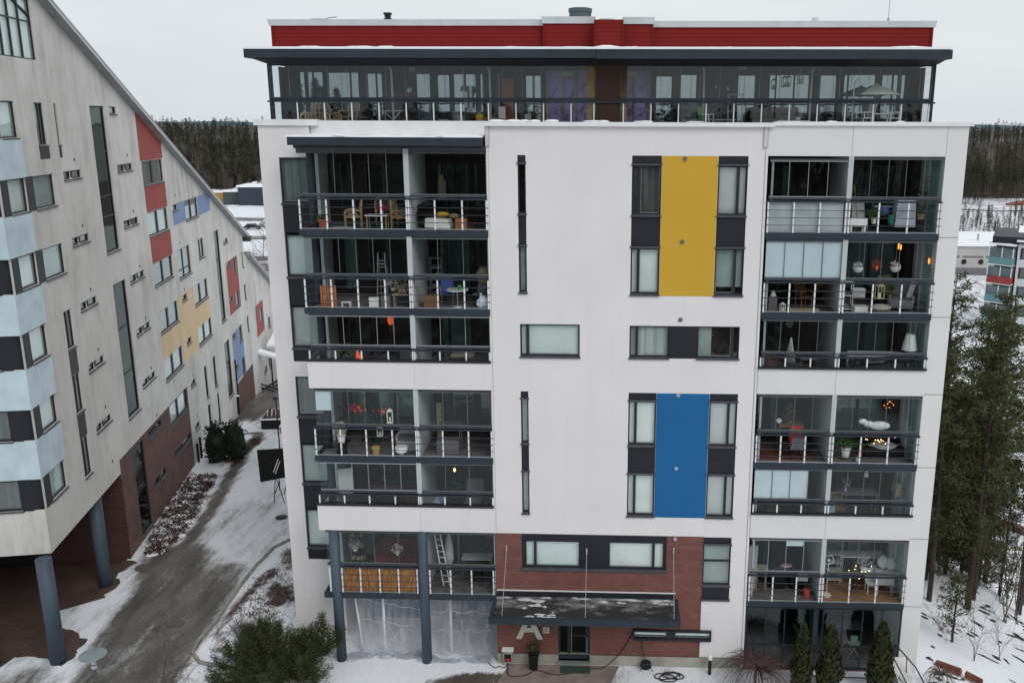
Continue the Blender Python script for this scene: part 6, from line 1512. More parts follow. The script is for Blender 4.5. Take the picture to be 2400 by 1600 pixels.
MB().box(3.2,24,0,14,-2,3.6+o_).box(0,3.2,1.8,14,-2,3.6+o_).build('wall', M_white, ap)
MB().box(-.6,4.0,.5,14,3.6+o_,4.6+o_).build('wall', M_dark, ap)
MB().hexa([(2.6,-.6,3.75+o_),(25,-.6,3.75+o_),(25,15,4.6+o_),(2.6,15,4.6+o_)], [(2.6,-.6,3.9+o_),(25,-.6,3.9+o_),(25,15,4.8+o_),(2.6,15,4.8+o_)]).build('roof', M_frame, ap)
MB().hexa([(2.9,-.3,3.95+o_),(25,-.3,3.95+o_),(25,15,4.8+o_),(2.9,15,4.8+o_)], [(2.9,-.3,4.15+o_),(25,-.3,4.15+o_),(25,15,5.0+o_),(2.9,15,5.0+o_)]).build('roof_snow', M_snow, ap)
M_teal2 = mat('teal_balcony', (.13,.27,.29), .5, var=.1)
for k, m in enumerate((M_teal2, M_redpan, M_teal2, M_teal2)):
    z0 = 3.3 - 3.0*(k+1) + o_
    q = MB().hexa([(-.9,.6,z0),(2.6,-1.2,z0),(3.3,1.8,z0),(-.9,1.9,z0)], [(-.9,.6,z0+1.15),(2.6,-1.2,z0+1.15),(3.3,1.8,z0+1.15),(-.9,1.9,z0+1.15)])
    bb = q.build('balcony', m, ap); MB().hexa([(-.9,.55,z0+1.2),(2.6,-1.2,z0+1.2),(3.3,1.8,z0+1.2),(-.9,1.9,z0+1.2)], [(-.9,.55,z0+2.6),(2.6,-1.2,z0+2.6),(3.3,1.8,z0+2.6),(-.9,1.9,z0+2.6)]).build('glazing', mat('far_glazing', (.12,.15,.16), .15, var=.3, vscale=.5), bb)
    MB().hexa([(-1,.5,z0-.12),(2.65,-1.3,z0-.12),(3.4,1.8,z0-.12),(-1,1.9,z0-.12)], [(-1,.5,z0),(2.65,-1.3,z0),(3.4,1.8,z0),(-1,1.9,z0)]).build('edge', M_cap, bb)
    for px, py in ((-.9,.55),(2.6,-1.22),(1.0,-.4),(3.2,.8)): MB().box(px-.07,px+.07,py-.07,py+.07,z0+1.15,z0+2.7).build('post', M_cap, bb)
MB().hexa([(-1.1,.4,3.35+o_),(2.8,-1.5,3.35+o_),(3.4,1.8,3.35+o_),(-1,1.9,3.35+o_)], [(-1.1,.4,3.55+o_),(2.8,-1.5,3.55+o_),(3.4,1.8,3.55+o_),(-1,1.9,3.55+o_)]).build('balcony_roof', M_snow, ap)
for k in range(5):
    for (xx) in (3.6,9.0):
        z0 = 1.3-3*k+o_ - (.9 if xx > 5 else 0); fr = MB().box(xx,xx+2.2,-.08,.0,z0,z0+1.7).build('window', M_frame, ap); MB().box(xx+.25,xx+1.9,-.09,-.08,z0+.15,z0+1.55).build('pane', mat('far_pane', (.12,.14,.15), .15, var=.3, vscale=.6), fr)
    MB().box(3.6,5.8,-.03,.0,.3-3*k+o_-.9,1.25-3*k+o_).build('grey_panel', M_capg, ap)
# rock cutting, guard rail, track
rc_ = MB(); n_ = 26
for i in range(n_):
    x0, x1 = 160+i*3.4, 160+(i+1)*3.4; y = 335+ i*.4; h0, h1 = 3.6*math.sin(PI*min(1,(i+.2)/8)*.5), 3.6*math.sin(PI*min(1,(i+1.2)/8)*.5)
    g0 = gz(x0,y); rc_.hexa([(x0,y,g0-1),(x1,y,g0-1),(x1,y+4,g0-1),(x0,y+4,g0-1)], [(x0,y+.5,g0+h0),(x1,y+.5,g0+h1),(x1,y+4,g0+h1+.3),(x0,y+4,g0+h0+.3)])
struct(rc_.build('rock_cutting', mat('red_granite', (.20,.075,.06), .9, var=.35, vscale=.4)))
gr = thing('guard_rail', 'long grey roadside guard rail before the red rock cutting', 'guard rail', (125,310,0))
q = MB()
for i in range(20):
    xa, xb = -5+i*5, -5+(i+1)*5; q.bar((xa,-i*.7,gz(125+xa,310-i*.7)+1.0),(xb,-(i+1)*.7,gz(125+xb,310-(i+1)*.7)+1.0),.12,.45)
    q.bar((xa,-i*.7,gz(125+xa,310-i*.7)-.1),(xa,-i*.7,gz(125+xa,310-i*.7)+1.0),.15)
q.build('rail', M_gry, gr)
tk = MB(); P_ = [(28.6,50.5),(31.5,47.2),(34.2,42.4),(36.5,37.8),(39.5,34.5),(44,31)]
for (a, b) in zip(P_, P_[1:]):
    d_ = Vector((b[0]-a[0], b[1]-a[1])).normalized()*1.0
    tk.poly([(a[0]-d_.y*1.0,a[1]+d_.x*1.0,gz(*a)+.25),(a[0]+d_.y*.2,a[1]-d_.x*.2,gz(*a)+.15),(b[0]+d_.y*.2,b[1]-d_.x*.2,gz(*b)+.15),(b[0]-d_.y*1.0,b[1]+d_.x*1.0,gz(*b)+.25)])
struct(tk.build('path', mat('red_brown_track', (.12,.055,.045), .9, var=.3, vscale=.8)))

# ================================================================== things standing on the balconies
BF = .12   # balcony floor above storey level
def small(name, label, cat, x, y, z, rz=0, group=None, sc=1):
    t = thing(name, label, cat, (x, y, z), R_(rz), group)
    if sc != 1: t.scale = (sc,)*3
    return t
def legs(t, m, x, y, h, r=.02, name='leg', splay=0):
    for sx in (-1,1):
        for sy in (-1,1): MB().tube((sx*(x+splay), sy*(y+splay), 0), (sx*x, sy*y, h), r, r, 6).build(name, m, t)
def chair(label, x, y, z, rz, m=M_wht, m2=None, slats=True, arms=True, group=None, sc=1, cat='chair'):
    t = small('garden_chair', label, cat, x, y, z, rz, group, sc); m2 = m2 or m
    legs(t, m, .22, .22, .42)
    MB().box(-.25,.25,-.25,.25,.42,.46).build('seat', m2, t)
    b = MB()
    if slats: [b.hexa([(-.24+.1*k,.22,.46),(-.18+.1*k,.22,.46),(-.18+.1*k,.25,.46),(-.24+.1*k,.25,.46)], [(-.24+.1*k,.34,1.0),(-.18+.1*k,.34,1.0),(-.18+.1*k,.37,1.0),(-.24+.1*k,.37,1.0)]) for k in range(5)]; b.box(-.26,.26,.33,.38,.97,1.03)
    else: b.hexa([(-.25,.20,.44),(.25,.20,.44),(.25,.28,.44),(-.25,.28,.44)], [(-.24,.34,1.0),(.24,.34,1.0),(.24,.40,1.0),(-.24,.40,1.0)])
    b.build('backrest', m2, t)
    if arms: MB().box(-.29,-.24,-.25,.26,.64,.68).box(.24,.29,-.25,.26,.64,.68).box(-.28,-.25,-.24,-.2,.42,.64).box(.25,.28,-.24,-.2,.42,.64).build('armrest', m, t)
    return t
def rattan_chair(label, x, y, z, rz, group=None, sc=1):
    t = small('rattan_chair', label, 'chair', x, y, z, rz, group, sc)
    f = MB()
    for s in (-1, 1):
        pts = [(s*.3, -.3, 0), (s*.31,-.3,.55)] + [(s*.31, -.3+.3*(1-math.cos(a)), .55+.14*math.sin(a)) for a in (.5,1,1.57,2.1,2.7)] + [(s*.27,.32,.95)]
        f.path(pts, .022, 6); ring = [(s*.31, .0+.14*math.cos(a*PI/6), .5+.13*math.sin(a*PI/6)) for a in range(13)]; f.path(ring, .013, 5); f.tube((s*.3,.3,0),(s*.27,.32,.95),.02,None,6)
        for a in range(0,12,3): f.tube((s*.31,0,.5), ring[a], .009, None, 4)
    f.path([(-.27,.32,.95),(-.15,.36,1.08),(.15,.36,1.08),(.27,.32,.95)], .022, 6); f.build('frame', M_rattan, t)
    MB().box(-.28,.28,-.3,.3,.40,.44).build('seat', M_rattan, t)
    b = MB(); [b.tube((-.22+.088*k,.3,.42),(-.2+.08*k,.36,1.05),.010,None,4) for k in range(6)]; b.build('backrest', M_rattan, t)
    return t
def table(label, x, y, z, rz=0, w=.8, d=.5, h=.72, m=M_wht, m2=None, group=None, rnd_=False, sc=1):
    t = small('table', label, 'table', x, y, z, rz, group, sc)
    if rnd_:
        MB().lathe((0,0,h-.03), [(w/2,0),(w/2,.03)], 24).build('tabletop', m2 or m, t); MB().tube((0,0,.05),(0,0,h-.03),.03).lathe((0,0,0),[(.24,0),(.22,.04),(.04,.06)],16).build('pedestal', m, t)
    else:
        MB().box(-w/2,w/2,-d/2,d/2,h-.04,h).build('tabletop', m2 or m, t); legs(t, m, w/2-.06, d/2-.06, h-.04, .022)
    return t
def pot(label, x, y, z, r=.16, h=.28, m=M_terr, pm=M_green, pr=.25, ph=.2, n=120, leaf=.15, name='potted_plant', sc=1, group=None, asp=.4):
    t = small(name, label, 'potted plant', x, y, z, 0, group, sc)
    MB().lathe((0,0,0), [(r*.72,0),(r*.95,h*.85),(r*1.08,h*.86),(r*1.08,h)], 18).build('pot', m, t, smooth=False)
    MB().leaves((0,0,h+ph*.8), pr, n, leaf, random.Random(int(x*7+z)), ph/pr if pr else 1, asp).build('plant', pm, t)
    return t
def lantern(label, x, y, z, h=.4, w=.16, m=M_wht, glow=None, group='lanterns', rz=10):
    t = small('lantern', label, 'lantern', x, y, z, rz, group)
    q = MB(); a = w/2
    for sx in (-a, a):
        for sy in (-a, a): q.box(sx-.012, sx+.012, sy-.012, sy+.012, .02, h*.78)
    q.box(-a-.015,a+.015,-a-.015,a+.015,0,.025); q.hexa([(-a-.02,-a-.02,h*.78),(a+.02,-a-.02,h*.78),(a+.02,a+.02,h*.78),(-a-.02,a+.02,h*.78)], [(-.02,-.02,h*.95),(.02,-.02,h*.95),(.02,.02,h*.95),(-.02,.02,h*.95)]); q.tube((0,0,h*.95),(0,0,h),.008)
    q.build('frame', m, t); MB().tube((0,0,.025),(0,0,h*.38),w*.22,None,10).build('candle', glow or M_flow, t); return t
def xtree(label, x, y, z, h=1.7, r=.5, m=M_xmas, lights=None, n=900, nl=14):
    t = small('christmas_tree', label, 'christmas tree', x, y, z); rnd = random.Random(int(x*13)); mb = MB()
    for k in range(n):
        u = rnd.random()**.8; q = r*(1-u)*rnd.uniform(.2,1.05)+.02; an = rnd.uniform(0,2*PI); mb.leaves((math.cos(an)*q, math.sin(an)*q, .15+u*(h-.15)), .03, 1, .15*h/1.7, rnd, 1, .3)
    mb.build('foliage', m, t); MB().tube((0,0,0),(0,0,h*.9),.03,.01).tube((0,0,0),(0,0,.14),.16,.12,10).build('trunk', M_bark, t)
    if lights:
        q = MB()
        for k in range(nl): u = k/nl; an = k*2.4; q.blob((math.cos(an)*r*(1-u)*.95, math.sin(an)*r*(1-u)*.95-.02, .2+u*(h-.3)), .018,.018,.018, k, 0, 6, 4)
        q.build('lights', lights, t)
    return t
def box_thing(name, label, cat, x, y, z, w, d, h, m, rz=0, lid=None, bevel=.01, group=None):
    t = small(name, label, cat, x, y, z, rz, group); MB().box(-w/2,w/2,-d/2,d/2,0,h).build('body', m, t, bevel=bevel)
    if lid: MB().box(-w/2-.01,w/2+.01,-d/2-.01,d/2+.01,h,h+.03).build('lid', lid, t)
    return t
def cushion(label, x, y, z, w, d, h, m, rz=0, tilt=0, cat='cushion', name='cushion'):
    o = MB().blob((0,0,0), w/2, d/2, h/2, 3, .06, 14, 8).build(name, m, smooth=True, loc=(x,y,z)); o.rotation_euler = (R_(tilt),0,R_(rz)); return tag(o, label, cat)
def mesh_thing(mb, name, m, label, cat, loc=(0,0,0), group=None, smooth=False): return tag(mb.build(name, m, None, smooth, loc), label, cat, group)
def stand_rack(label, x, y, z, w, d, h, n, m, name='rack', cat='rack', items=None):
    t = small(name, label, cat, x, y, z); q = MB()
    for sx in (-w/2, w/2):
        for sy in (-d/2, d/2): q.tube((sx,sy,0),(sx,sy,h),.014,None,6)
    q.build('frame', m, t)
    for k in range(n): zz = .08+(h-.12)*k/max(1,n-1); MB().box(-w/2,w/2,-d/2,d/2,zz,zz+.02).build('shelf', m, t)
    if items:
        it = MB(); rnd = random.Random(int(x*5+z))
        for k in range(n-1):
            zz = .10+(h-.12)*k/max(1,n-1)
            for j in range(3): xx = -w/2+.08+j*w/3.2; it.box(xx,xx+rnd.uniform(.08,.16),-d/4,d/4,zz,zz+rnd.uniform(.08,.2))
        it.build('stored_box', items, t)
    return t

# --- seventh floor left (18)
z = 18+BF
pot('terracotta pot with a low green plant at the left end of the top left balcony', -6.35,.45,z,.20,.36,M_terr,M_green,.20,.10,170,.12)
rattan_chair('rattan armchair nearest the terracotta pot on the top left balcony', -5.35,.95,z,-70,'rattan chairs on the top left balcony')
rattan_chair('rattan armchair behind the rattan table on the top left balcony', -4.35,1.7,z,20,'rattan chairs on the top left balcony')
rattan_chair('rattan armchair against the partition on the top left balcony', -3.45,.9,z,80,'rattan chairs on the top left balcony')
table('rattan coffee table with a pale top between the rattan armchairs', -4.35,.75,z,0,.85,.5,.52,M_rattan,M_wht)
pot('red poinsettia standing on the rattan table', -4.2,.8,z+.53,.07,.12,M_wht,M_red,.17,.12,90,.12)
mesh_thing(MB().lathe((0,0,0),[(.45,0),(.45,.015)],24),'round_rug',M_lgry,'round pale rug on the floor of the top left balcony','rug',(-5.75,.75,z+.004))
mesh_thing(MB().box(-1.9,1.9,-.7,.9,0,.006),'teal_carpet',mat('teal_carpet',(.03,.07,.08),.95),'dark teal carpet under the rattan chairs','carpet',(-5.0,1.1,z+.002))
t = small('papasan_chair','round backed black chair at the partition on the top left balcony','chair',-2.45,1.0,z,20); MB().lathe((0,0,.4),[(.1,0),(.36,.14),(.42,.24)],20).build('seat',M_blk,t); MB().tube((0,.25,.55),(0,.4,.65),.36,.42,20).build('backrest',M_blk,t); legs(t,M_blk,.2,.2,.42)
t = small('covered_bench','low bench covered by a white blanket','bench',-2.0,.8,z,-4); MB().hexa([(-.5,-.3,.05),(.5,-.28,.0),(.5,.3,0),(-.5,.3,.05)],[(-.48,-.28,.42),(.42,-.28,.36),(.45,.28,.36),(-.48,.28,.42)]).build('blanket',M_wht,t,bevel=.04); legs(t,M_blk,.38,.2,.3)
cushion('yellow cushion on the blanket covered bench', -1.95,1.05,z+.52,.62,.3,.2,M_yelf); cushion('tan cushion at the end of the blanket covered bench', -1.45,1.0,z+.46,.4,.35,.2,M_cushion)
box_thing('wooden_crate','orange brown wooden crate beside the covered bench','crate',-1.1,.55,z,.42,.34,.42,mat('crate_wood',(.32,.14,.05),.7,var=.15,vscale=6))
t = small('exercise_stand','black tubular stand by the right end of the top left balcony','stand',-.45,.8,z); MB().path([(-.2,0,0),(0,.1,.9),(.15,0,0)],.02).path([(-.15,.2,0),(0,.1,.6)],.02).box(-.15,.1,0,.2,.86,.95).build('frame',M_blk,t)
mesh_thing(MB().hexa([(-.15,0,-.95),(.18,0,-.95),(.2,.12,-.9),(-.15,.12,-.9)],[(-.07,0,0),(.07,0,0),(.07,.1,0),(-.07,.1,0)]).blob((.02,.05,-.5),.17,.08,.4,4,.25),'hanging_coat',M_cushion,'pale hanging cloth on the wall of the top left balcony','cloth',(-2.2,2.55,20.05))
# --- sixth floor left (15)
z = 15+BF
def folded(label,x,y,z,rz=0):
    t = small('folded_chair',label,'folding chair',x,y,z,rz); q = MB(); [q.box(-.27+.09*k,-.21+.09*k,-.03,.03,.0,.86) for k in range(7)]; q.build('slats',M_orw,t); MB().box(-.28,.35,-.05,-.03,.62,.67).box(-.28,.35,-.05,-.03,.2,.25).build('crossbar',M_orw,t)
folded('orange wooden folding chair leaning at the left end of the sixth floor balcony', -6.3,.25,z)
t = small('step_stool','tiny white step stool on the sixth floor left balcony','stool',-5.6,.3,z); MB().box(-.18,.18,-.1,.1,.19,.22).build('seat',M_wht,t); MB().box(-.17,-.13,-.1,.1,0,.19).box(.13,.17,-.1,.1,0,.19).build('leg',M_wht,t)
t = small('stepladder','aluminium stepladder standing on the sixth floor left balcony','ladder',-4.6,1.9,z); q = MB(); q.bar((-.22,0,0),(-.13,.1,1.9),.04); q.bar((.22,0,0),(.13,.1,1.9),.04); q.bar((-.2,.6,0),(-.13,.15,1.85),.03); q.bar((.2,.6,0),(.13,.15,1.85),.03); q.build('frame',M_alu,t); q = MB(); [q.box(-.2+.012*k,.2-.012*k,.0+.02*k,.12+.02*k,.25+.26*k,.28+.26*k) for k in range(6)]; q.box(-.17,.17,.0,.25,1.42,1.47); q.build('step',M_alu,t)
box_thing('white_bucket','white storage tub with a lid on the sixth floor left balcony','tub',-4.55,.4,z,.36,.3,.34,M_wht,8,M_cap); box_thing('dark_tub','dark grey tub beside the white one','tub',-4.1,.45,z,.34,.3,.42,M_gry,0)
table('wooden plant bench with a basket, against the partition on the sixth floor', -3.45,.5,z,0,.75,.4,.52,M_wood2)
pot('basket of dried branches on the wooden plant bench', -3.4,.5,z+.53,.18,.14,M_wood,M_cushion,.26,.12,80,.25,asp=.15)
pot('pale branching plant behind the white tub', -3.9,.9,z+.55,.10,.1,M_wht,mat('pale_branches',(.40,.38,.34),.8),.45,.2,90,.2,asp=.15)
box_thing('cardboard_box','cardboard box by the partition on the sixth floor','box',-2.35,.6,z,.55,.4,.45,mat('cardboard',(.21,.12,.06),.8,var=.1,vscale=5))
table('small round white table with a green mug on the sixth floor', -1.35,.65,z,0,.85,.8,.68,M_alu,M_wht,rnd_=True)
mesh_thing(MB().lathe((0,0,0),[(.06,0),(.07,.17),(.05,.17)],14),'mug',mat('lime_mug',(.05,.55,.08),.4),'bright green mug on the round white table','mug',(-1.25,.55,z+.685))
chair('blue cushioned chair behind the round white table', -1.85,1.2,z,10,M_alu,M_bluef,False)
chair('dark chair with a beige throw at the right end of the sixth floor balcony', -.5,1.1,z,-15,M_blk,M_gry,False)
mesh_thing(MB().blob((0,0,0),.28,.2,.36,6,.1),'throw_blanket',M_cushion,'beige throw over the backrest of the dark chair','blanket',(-.42,1.35,z+1.1),smooth=True)
mesh_thing(MB().blob((0,0,.24),.24,.2,.26,8,.18).hexa([(-.05,-.02,.42),(.05,-.02,.42),(.05,.02,.42),(-.05,.02,.42)],[(-.12,-.02,.62),(-.04,-.02,.6),(-.04,.02,.6),(-.12,.02,.62)]),'plastic_bag',mat('pale_bag',(.55,.65,.70),.4),'bulging pale plastic bag in the right corner of the sixth floor left bay','bag',(-.32,.3,z))
stand_rack('narrow rack of shoes by the partition on the sixth floor', -2.45,2.2,z,.45,.3,1.7,5,M_alu,'shoe_rack','rack',M_gry)
# --- fifth floor left (12)
z = 12+BF
t = small('hanging_lamp','glowing orange pine cone lamp hanging on the fifth floor left balcony','lamp',-4.15,1.2,14.45); MB().blob((0,0,0),.11,.11,.2,2,.25).build('shade',M_glowr,t); MB().tube((-.25,0,.5),(0,0,.18),.01).build('cord',M_rust,t)
t = small('stacked_lanterns','stack of glowing orange lanterns behind the short railing of the fifth floor','lantern',-5.25,.4,z+.75); q=MB(); [q.box(-.12+.13*(k%2),-.02+.13*(k%2),-.06,.06,.17*(k//2),.15+.17*(k//2)) for k in range(4)]; q.hexa([(-.12,-.05,.34),(.02,-.05,.34),(.02,.05,.34),(-.12,.05,.34)],[(-.1,-.01,.56),(-.06,-.01,.56),(-.06,.01,.56),(-.1,.01,.56)]); q.build('shade',M_glowr,t); MB().box(-.3,.4,-.2,.2,-.75,-.02).build('stand',M_wood,t)
chair('dark cushioned chair on the fifth floor left balcony', -3.7,1.3,z,0,M_blk,M_gry,False); table('low table with pale cloth on the fifth floor left bay', -1.3,1.2,z,0,.9,.6,.95,M_gry,M_cushion); pot('leafy plant on the fifth floor left balcony', -5.9,1.5,z,.2,.4,M_gry,M_green,.4,.5,150,.2)
# --- fourth floor left (9)
z = 9+BF
pot('tall bunch of cream flowers in a white pot on the fourth floor balcony', -6.15,.35,z+.45,.17,.36,M_wht,M_flow,.22,.28,420,.07,asp=.8)
mesh_thing(MB().tube((0,0,0),(0,0,.44),.22,.18,14),'plant_pedestal',M_blk,'black pedestal under the cream flowers','pedestal',(-6.15,.35,z))
mesh_thing(MB().lathe((0,0,0),[(.07,0),(.14,.14),(.24,.16),(.25,.36),(.22,.37)],20),'white_bowl_pot',M_wht,'white two stepped bowl on the fourth floor balcony','bowl',(-3.72,.25,z))
t = small('wicker_sofa','grey wicker sofa against the partition on the fourth floor','sofa',-3.6,1.1,z); MB().box(-.45,.45,-.35,.35,0,.4).box(-.45,.45,.3,.42,.4,.85).box(-.48,-.38,-.35,.35,.4,.62).build('body',M_lgry,t,bevel=.02); MB().box(-.36,.42,-.33,.3,.41,.52).build('seat_cushion',M_gry,t,bevel=.04)
mesh_thing(MB().lathe((0,0,0),[(.14,0),(.17,.3),(.14,.3)],16),'wicker_basket',mat('straw_basket',(.45,.33,.13),.8),'straw basket on the fourth floor balcony floor','basket',(-4.78,.35,z))
lantern('white wood lantern standing on the fourth floor railing ledge', -4.15,.35,z+1.32,.62,.2)
lantern('small white lantern hanging behind the fourth floor bars', -4.62,.5,z+.72,.42,.2)
def garland(label,x,y,z,w,h,m,n=26,seed=1):
    t = small('light_garland',label,'fairy lights',x,y,z); rnd=random.Random(seed); q=MB(); l=MB(); prev=None
    for k in range(n):
        p=(rnd.gauss(0,w/3),rnd.uniform(-.1,.1),rnd.gauss(0,h/3)); q.blob(p,.022,.022,.022,k,0,6,4)
        if prev: l.tube(prev,p,.004,None,3)
        prev=p
    q.build('bulb',m,t); l.build('wire',M_blk,t); return t
garland('red glowing garland in the middle of the fourth floor glazing', -5.55,.9,z+1.72,.5,.3,M_glowr,16,4)
garland('orange and red glowing garland beside the white lantern on the fourth floor', -4.55,.8,z+1.66,.5,.4,M_glowr,18,9)
pot('red poinsettia inside the fourth floor glazing', -5.7,1.1,z+1.35,.12,.14,M_blk,M_red,.24,.2,140,.12)
xtree('dark little tree behind the red garland on the fourth floor', -5.1,1.3,z,1.9,.55,M_xmas,None,700)
stand_rack('tall black rack at the left end of the fourth floor balcony', -6.4,1.5,z,.4,.4,1.6,4,M_blk,'plant_rack','rack')
table('cloth covered table on the fourth floor, right of the partition', -1.9,1.3,z,0,.9,.6,1.0,M_gry,M_curtd); box_thing('storage_bench','dark storage bench on the fourth floor, right of the partition','bench',-1.9,.7,z,.9,.5,.55,M_gry); box_thing('pale_roll','pale upright roll leaning on the partition of the fourth floor','roll',-2.45,1.8,z,.22,.22,1.75,M_cushion)
# --- third floor left (6)
z = 6+BF
t = small('bare_bulb_lamp','single glowing bulb on the third floor, right of the partition','lamp',-1.75,1.0,z+2.1); MB().blob((0,0,0),.05,.05,.08,1,0).build('bulb',M_gloww,t); MB().tube((0,0,.08),(0,0,.6),.008).build('cord',M_blk,t)
mesh_thing(MB().blob((0,0,.35),.3,.25,.38,9,.2),'blue_bag',mat('blue_white_bag',(.10,.20,.42),.5,col2=(.6,.6,.6),vscale=5),'blue and white bag by the partition on the third floor','bag',(-2.35,.5,z+.5))
chair('high backed grey chair on the third floor, right of the partition', -1.0,1.0,z,0,M_blk,M_gry,False,sc=1.5)
pot('dark green plant under the glowing bulb on the third floor', -1.7,.9,z+.9,.14,.2,M_blk,M_xmas,.25,.5,160,.14)
t = small('folding_screen','white framed panel leaning at the left end of the third floor balcony','panel',-6.35,1.2,z+.9,20); MB().box(-.3,.3,-.02,.02,0,1.1).build('frame',M_wht,t)
table('long low table with brown cloth on the third floor left balcony', -4.4,1.2,z,0,2.0,.7,1.15,M_wood,M_soil); chair('red brown chair on the third floor left balcony', -3.6,.9,z,0,M_rust,M_rust,True)
# --- second floor left (3)
z = 3+BF
stand_rack('black shelf crowded with plants and pots on the second floor', -6.1,1.4,z+.2,.6,.35,2.2,5,M_blk,'plant_shelf','shelf',M_cushion)
pot('white speckled plant on the second floor shelf', -6.1,1.1,z+1.35,.12,.14,M_wht,M_lgry,.28,.2,160,.10)
t = small('brown_sofa','dark red brown sofa with curved back on the second floor','sofa',-4.4,1.5,z+.45); MB().box(-.85,.85,-.4,.4,.2,.55).box(-.95,-.8,-.4,.4,.2,.95).box(.8,.95,-.4,.4,.2,.95).box(-.85,.85,.28,.42,.55,1.15).build('body',mat('oxblood_leather',(.12,.035,.03),.4,var=.2,vscale=4),t,bevel=.06)
pot('white orchid blooms before the brown sofa on the second floor', -4.25,.9,z+1.3,.09,.14,M_wht,M_wht,.26,.16,60,.10,asp=.8)
t = small('folded_parasol','folded grey white parasol leaning on the second floor, right of the column','parasol',-2.15,1.3,z); MB().lathe((0,0,.5),[(.05,0),(.2,.5),(.16,1.2),(.02,1.75)],12).build('canopy',M_lgry,t); MB().tube((0,0,0),(0,0,2.3),.02).build('pole',M_wht,t)
t = small('white_ladder','white ladder leaning against the folded parasol','ladder',-2.35,.8,z,-10); q=MB(); q.bar((.1,-.2,.1),(-.35,.1,2.3),.04); q.bar((.4,-.2,.1),(-.1,.1,2.3),.04); [q.bar((.1-.05*k+.0,-.2+.035*k,.3+.25*k),(.4-.055*k,-.2+.035*k,.3+.25*k),.025) for k in range(8)]; q.build('frame',M_wht,t)
table('desk with clutter on the second floor, near the brick wall', -1.0,1.6,z,0,1.3,.6,.95,M_gry,M_lgry); chair('black round backed chair at the cluttered desk', -.95,1.0,z,180,M_blk,M_blk,False)
# --- right bays
z = 18+BF
def wplanter(label,x,y,z):
    t = small('raised_planter',label,'planter',x,y,z); MB().box(-.32,.32,-.2,.2,.26,.55).build('box',M_wht,t,bevel=.01)
    for sx in (-.28,.22): MB().box(sx,sx+.06,-.19,-.13,0,.26).box(sx,sx+.06,.13,.19,0,.26).build('leg',M_wht,t)
wplanter('white raised planter box on legs in the top right balcony', 13.72,.4,z)
chair('pale folding chair behind the white planter in the top right balcony', 14.05,1.3,z,5,M_lgry,M_lgry,False,False)
pot('fern in a small white pot beside the white planter', 14.32,.4,z+.35,.10,.22,M_wht,M_green,.28,.22,120,.3,asp=.12)
cushion('blue rolled bundle in the top right balcony', 14.78,.9,z+.75,.5,.4,.36,M_bluef,cat='bundle',name='blue_bundle')
mesh_thing(MB().lathe((0,0,0),[(.11,0),(.12,.3),(.1,.32)],14).tube((.1,0,.1),(.26,0,.34),.02,.02,6),'watering_can',M_teal,'teal watering can beside the blue bundle','watering can',(14.98,.5,z+.35))
mesh_thing(MB().hexa([(-.38,-.3,0),(.38,-.3,0),(.38,.3,0),(-.38,.3,0)],[(-.3,-.22,1.05),(.36,-.22,1.02),(.36,.22,1.02),(-.3,.22,1.05)]),'covered_grill',mat('pale_cover',(.38,.40,.46),.7,var=.1,vscale=5),'barbecue under a pale blue grey cover in the top right balcony','covered grill',(15.5,.75,z+.22))
table('black side table with a pale cloth in the top right balcony', 14.95,1.6,z,0,.7,.5,.9,M_blk,M_lgry)
pot('trailing plant on a stand at the right end of the top right balcony', 16.1,.6,z+.5,.16,.2,M_cushion,mat('grey_green_leaf',(.15,.16,.12),.8),.28,.45,170,.12); pot('black plant pot high by the side wall of the top right balcony', 16.15,.8,z+1.35,.18,.16,M_blk,M_green,.2,.35,40,.25,asp=.15)
stand_rack('brown clothes stand at the partition of the top right balcony', 13.62,1.8,z,.3,.3,1.6,2,M_wood,'clothes_stand','clothes stand')
mesh_thing(MB().bar((13.5,1.2,z+.1),(13.75,1.4,z+1.7),.03).bar((13.95,1.2,z+.1),(13.78,1.4,z+1.7),.03),'easel',M_wood,'thin wooden easel beside the clothes stand','easel')
z = 15+BF
t = small('cone_lamp','small white cone shaped lamp behind the bars of the sixth floor','lamp',10.78,.6,z+.55); MB().lathe((0,0,0),[(.13,0),(.04,.22)],14).build('shade',M_wht,t); MB().box(-.16,.16,-.1,.1,-.55,-.02).build('stand',M_gry,t)
lantern('small white lantern on the floor of the sixth floor narrow balcony', 11.12,.35,z,.36,.16)
mesh_thing(MB().box(-.55,.55,-.15,.15,0,.1),'foam_board',M_cushion,'low pale board on the floor of the sixth floor narrow balcony','board',(11.95,.4,z))
chair('brown wooden chair in the narrow sixth floor balcony', 12.1,1.3,z,20,M_orw,M_wood,True); pot('orange red flower behind the narrow sixth floor railing', 12.6,1.2,z+.6,.12,.2,M_blk,M_terr,.2,.2,80,.12)
def hang_pot(label,x,y,z):
    t = small('hanging_pot',label,'hanging planter',x,y,z,0,'white hanging globe planters'); MB().lathe((0,0,-.19),[(.02,0),(.13,.04),(.19,.14),(.20,.22),(.17,.22)],20).build('globe',M_wht,t); MB().leaves((0,0,.1),.15,90,.10,random.Random(int(x)),.6,.7).build('white_flowers',M_wht,t); MB().tube((0,0,.15),(0,0,.95),.006).build('cord',M_lgry,t)
hang_pot('left of the two white hanging globe planters on the sixth floor',13.98,.8,16.75); hang_pot('right of the two white hanging globe planters on the sixth floor',15.38,.8,16.78)
t = small('hanging_ornament','orange and red ornament hanging between the white globe planters','ornament',14.72,.9,16.85); MB().leaves((0,0,0),.17,110,.09,random.Random(2),1.4,.8).build('leaves',M_terr,t); MB().blob((0,0,-.1),.05,.05,.08,2,0).build('light',M_glowr,t); MB().tube((0,0,.15),(0,0,.9),.006).build('cord',M_lgry,t)
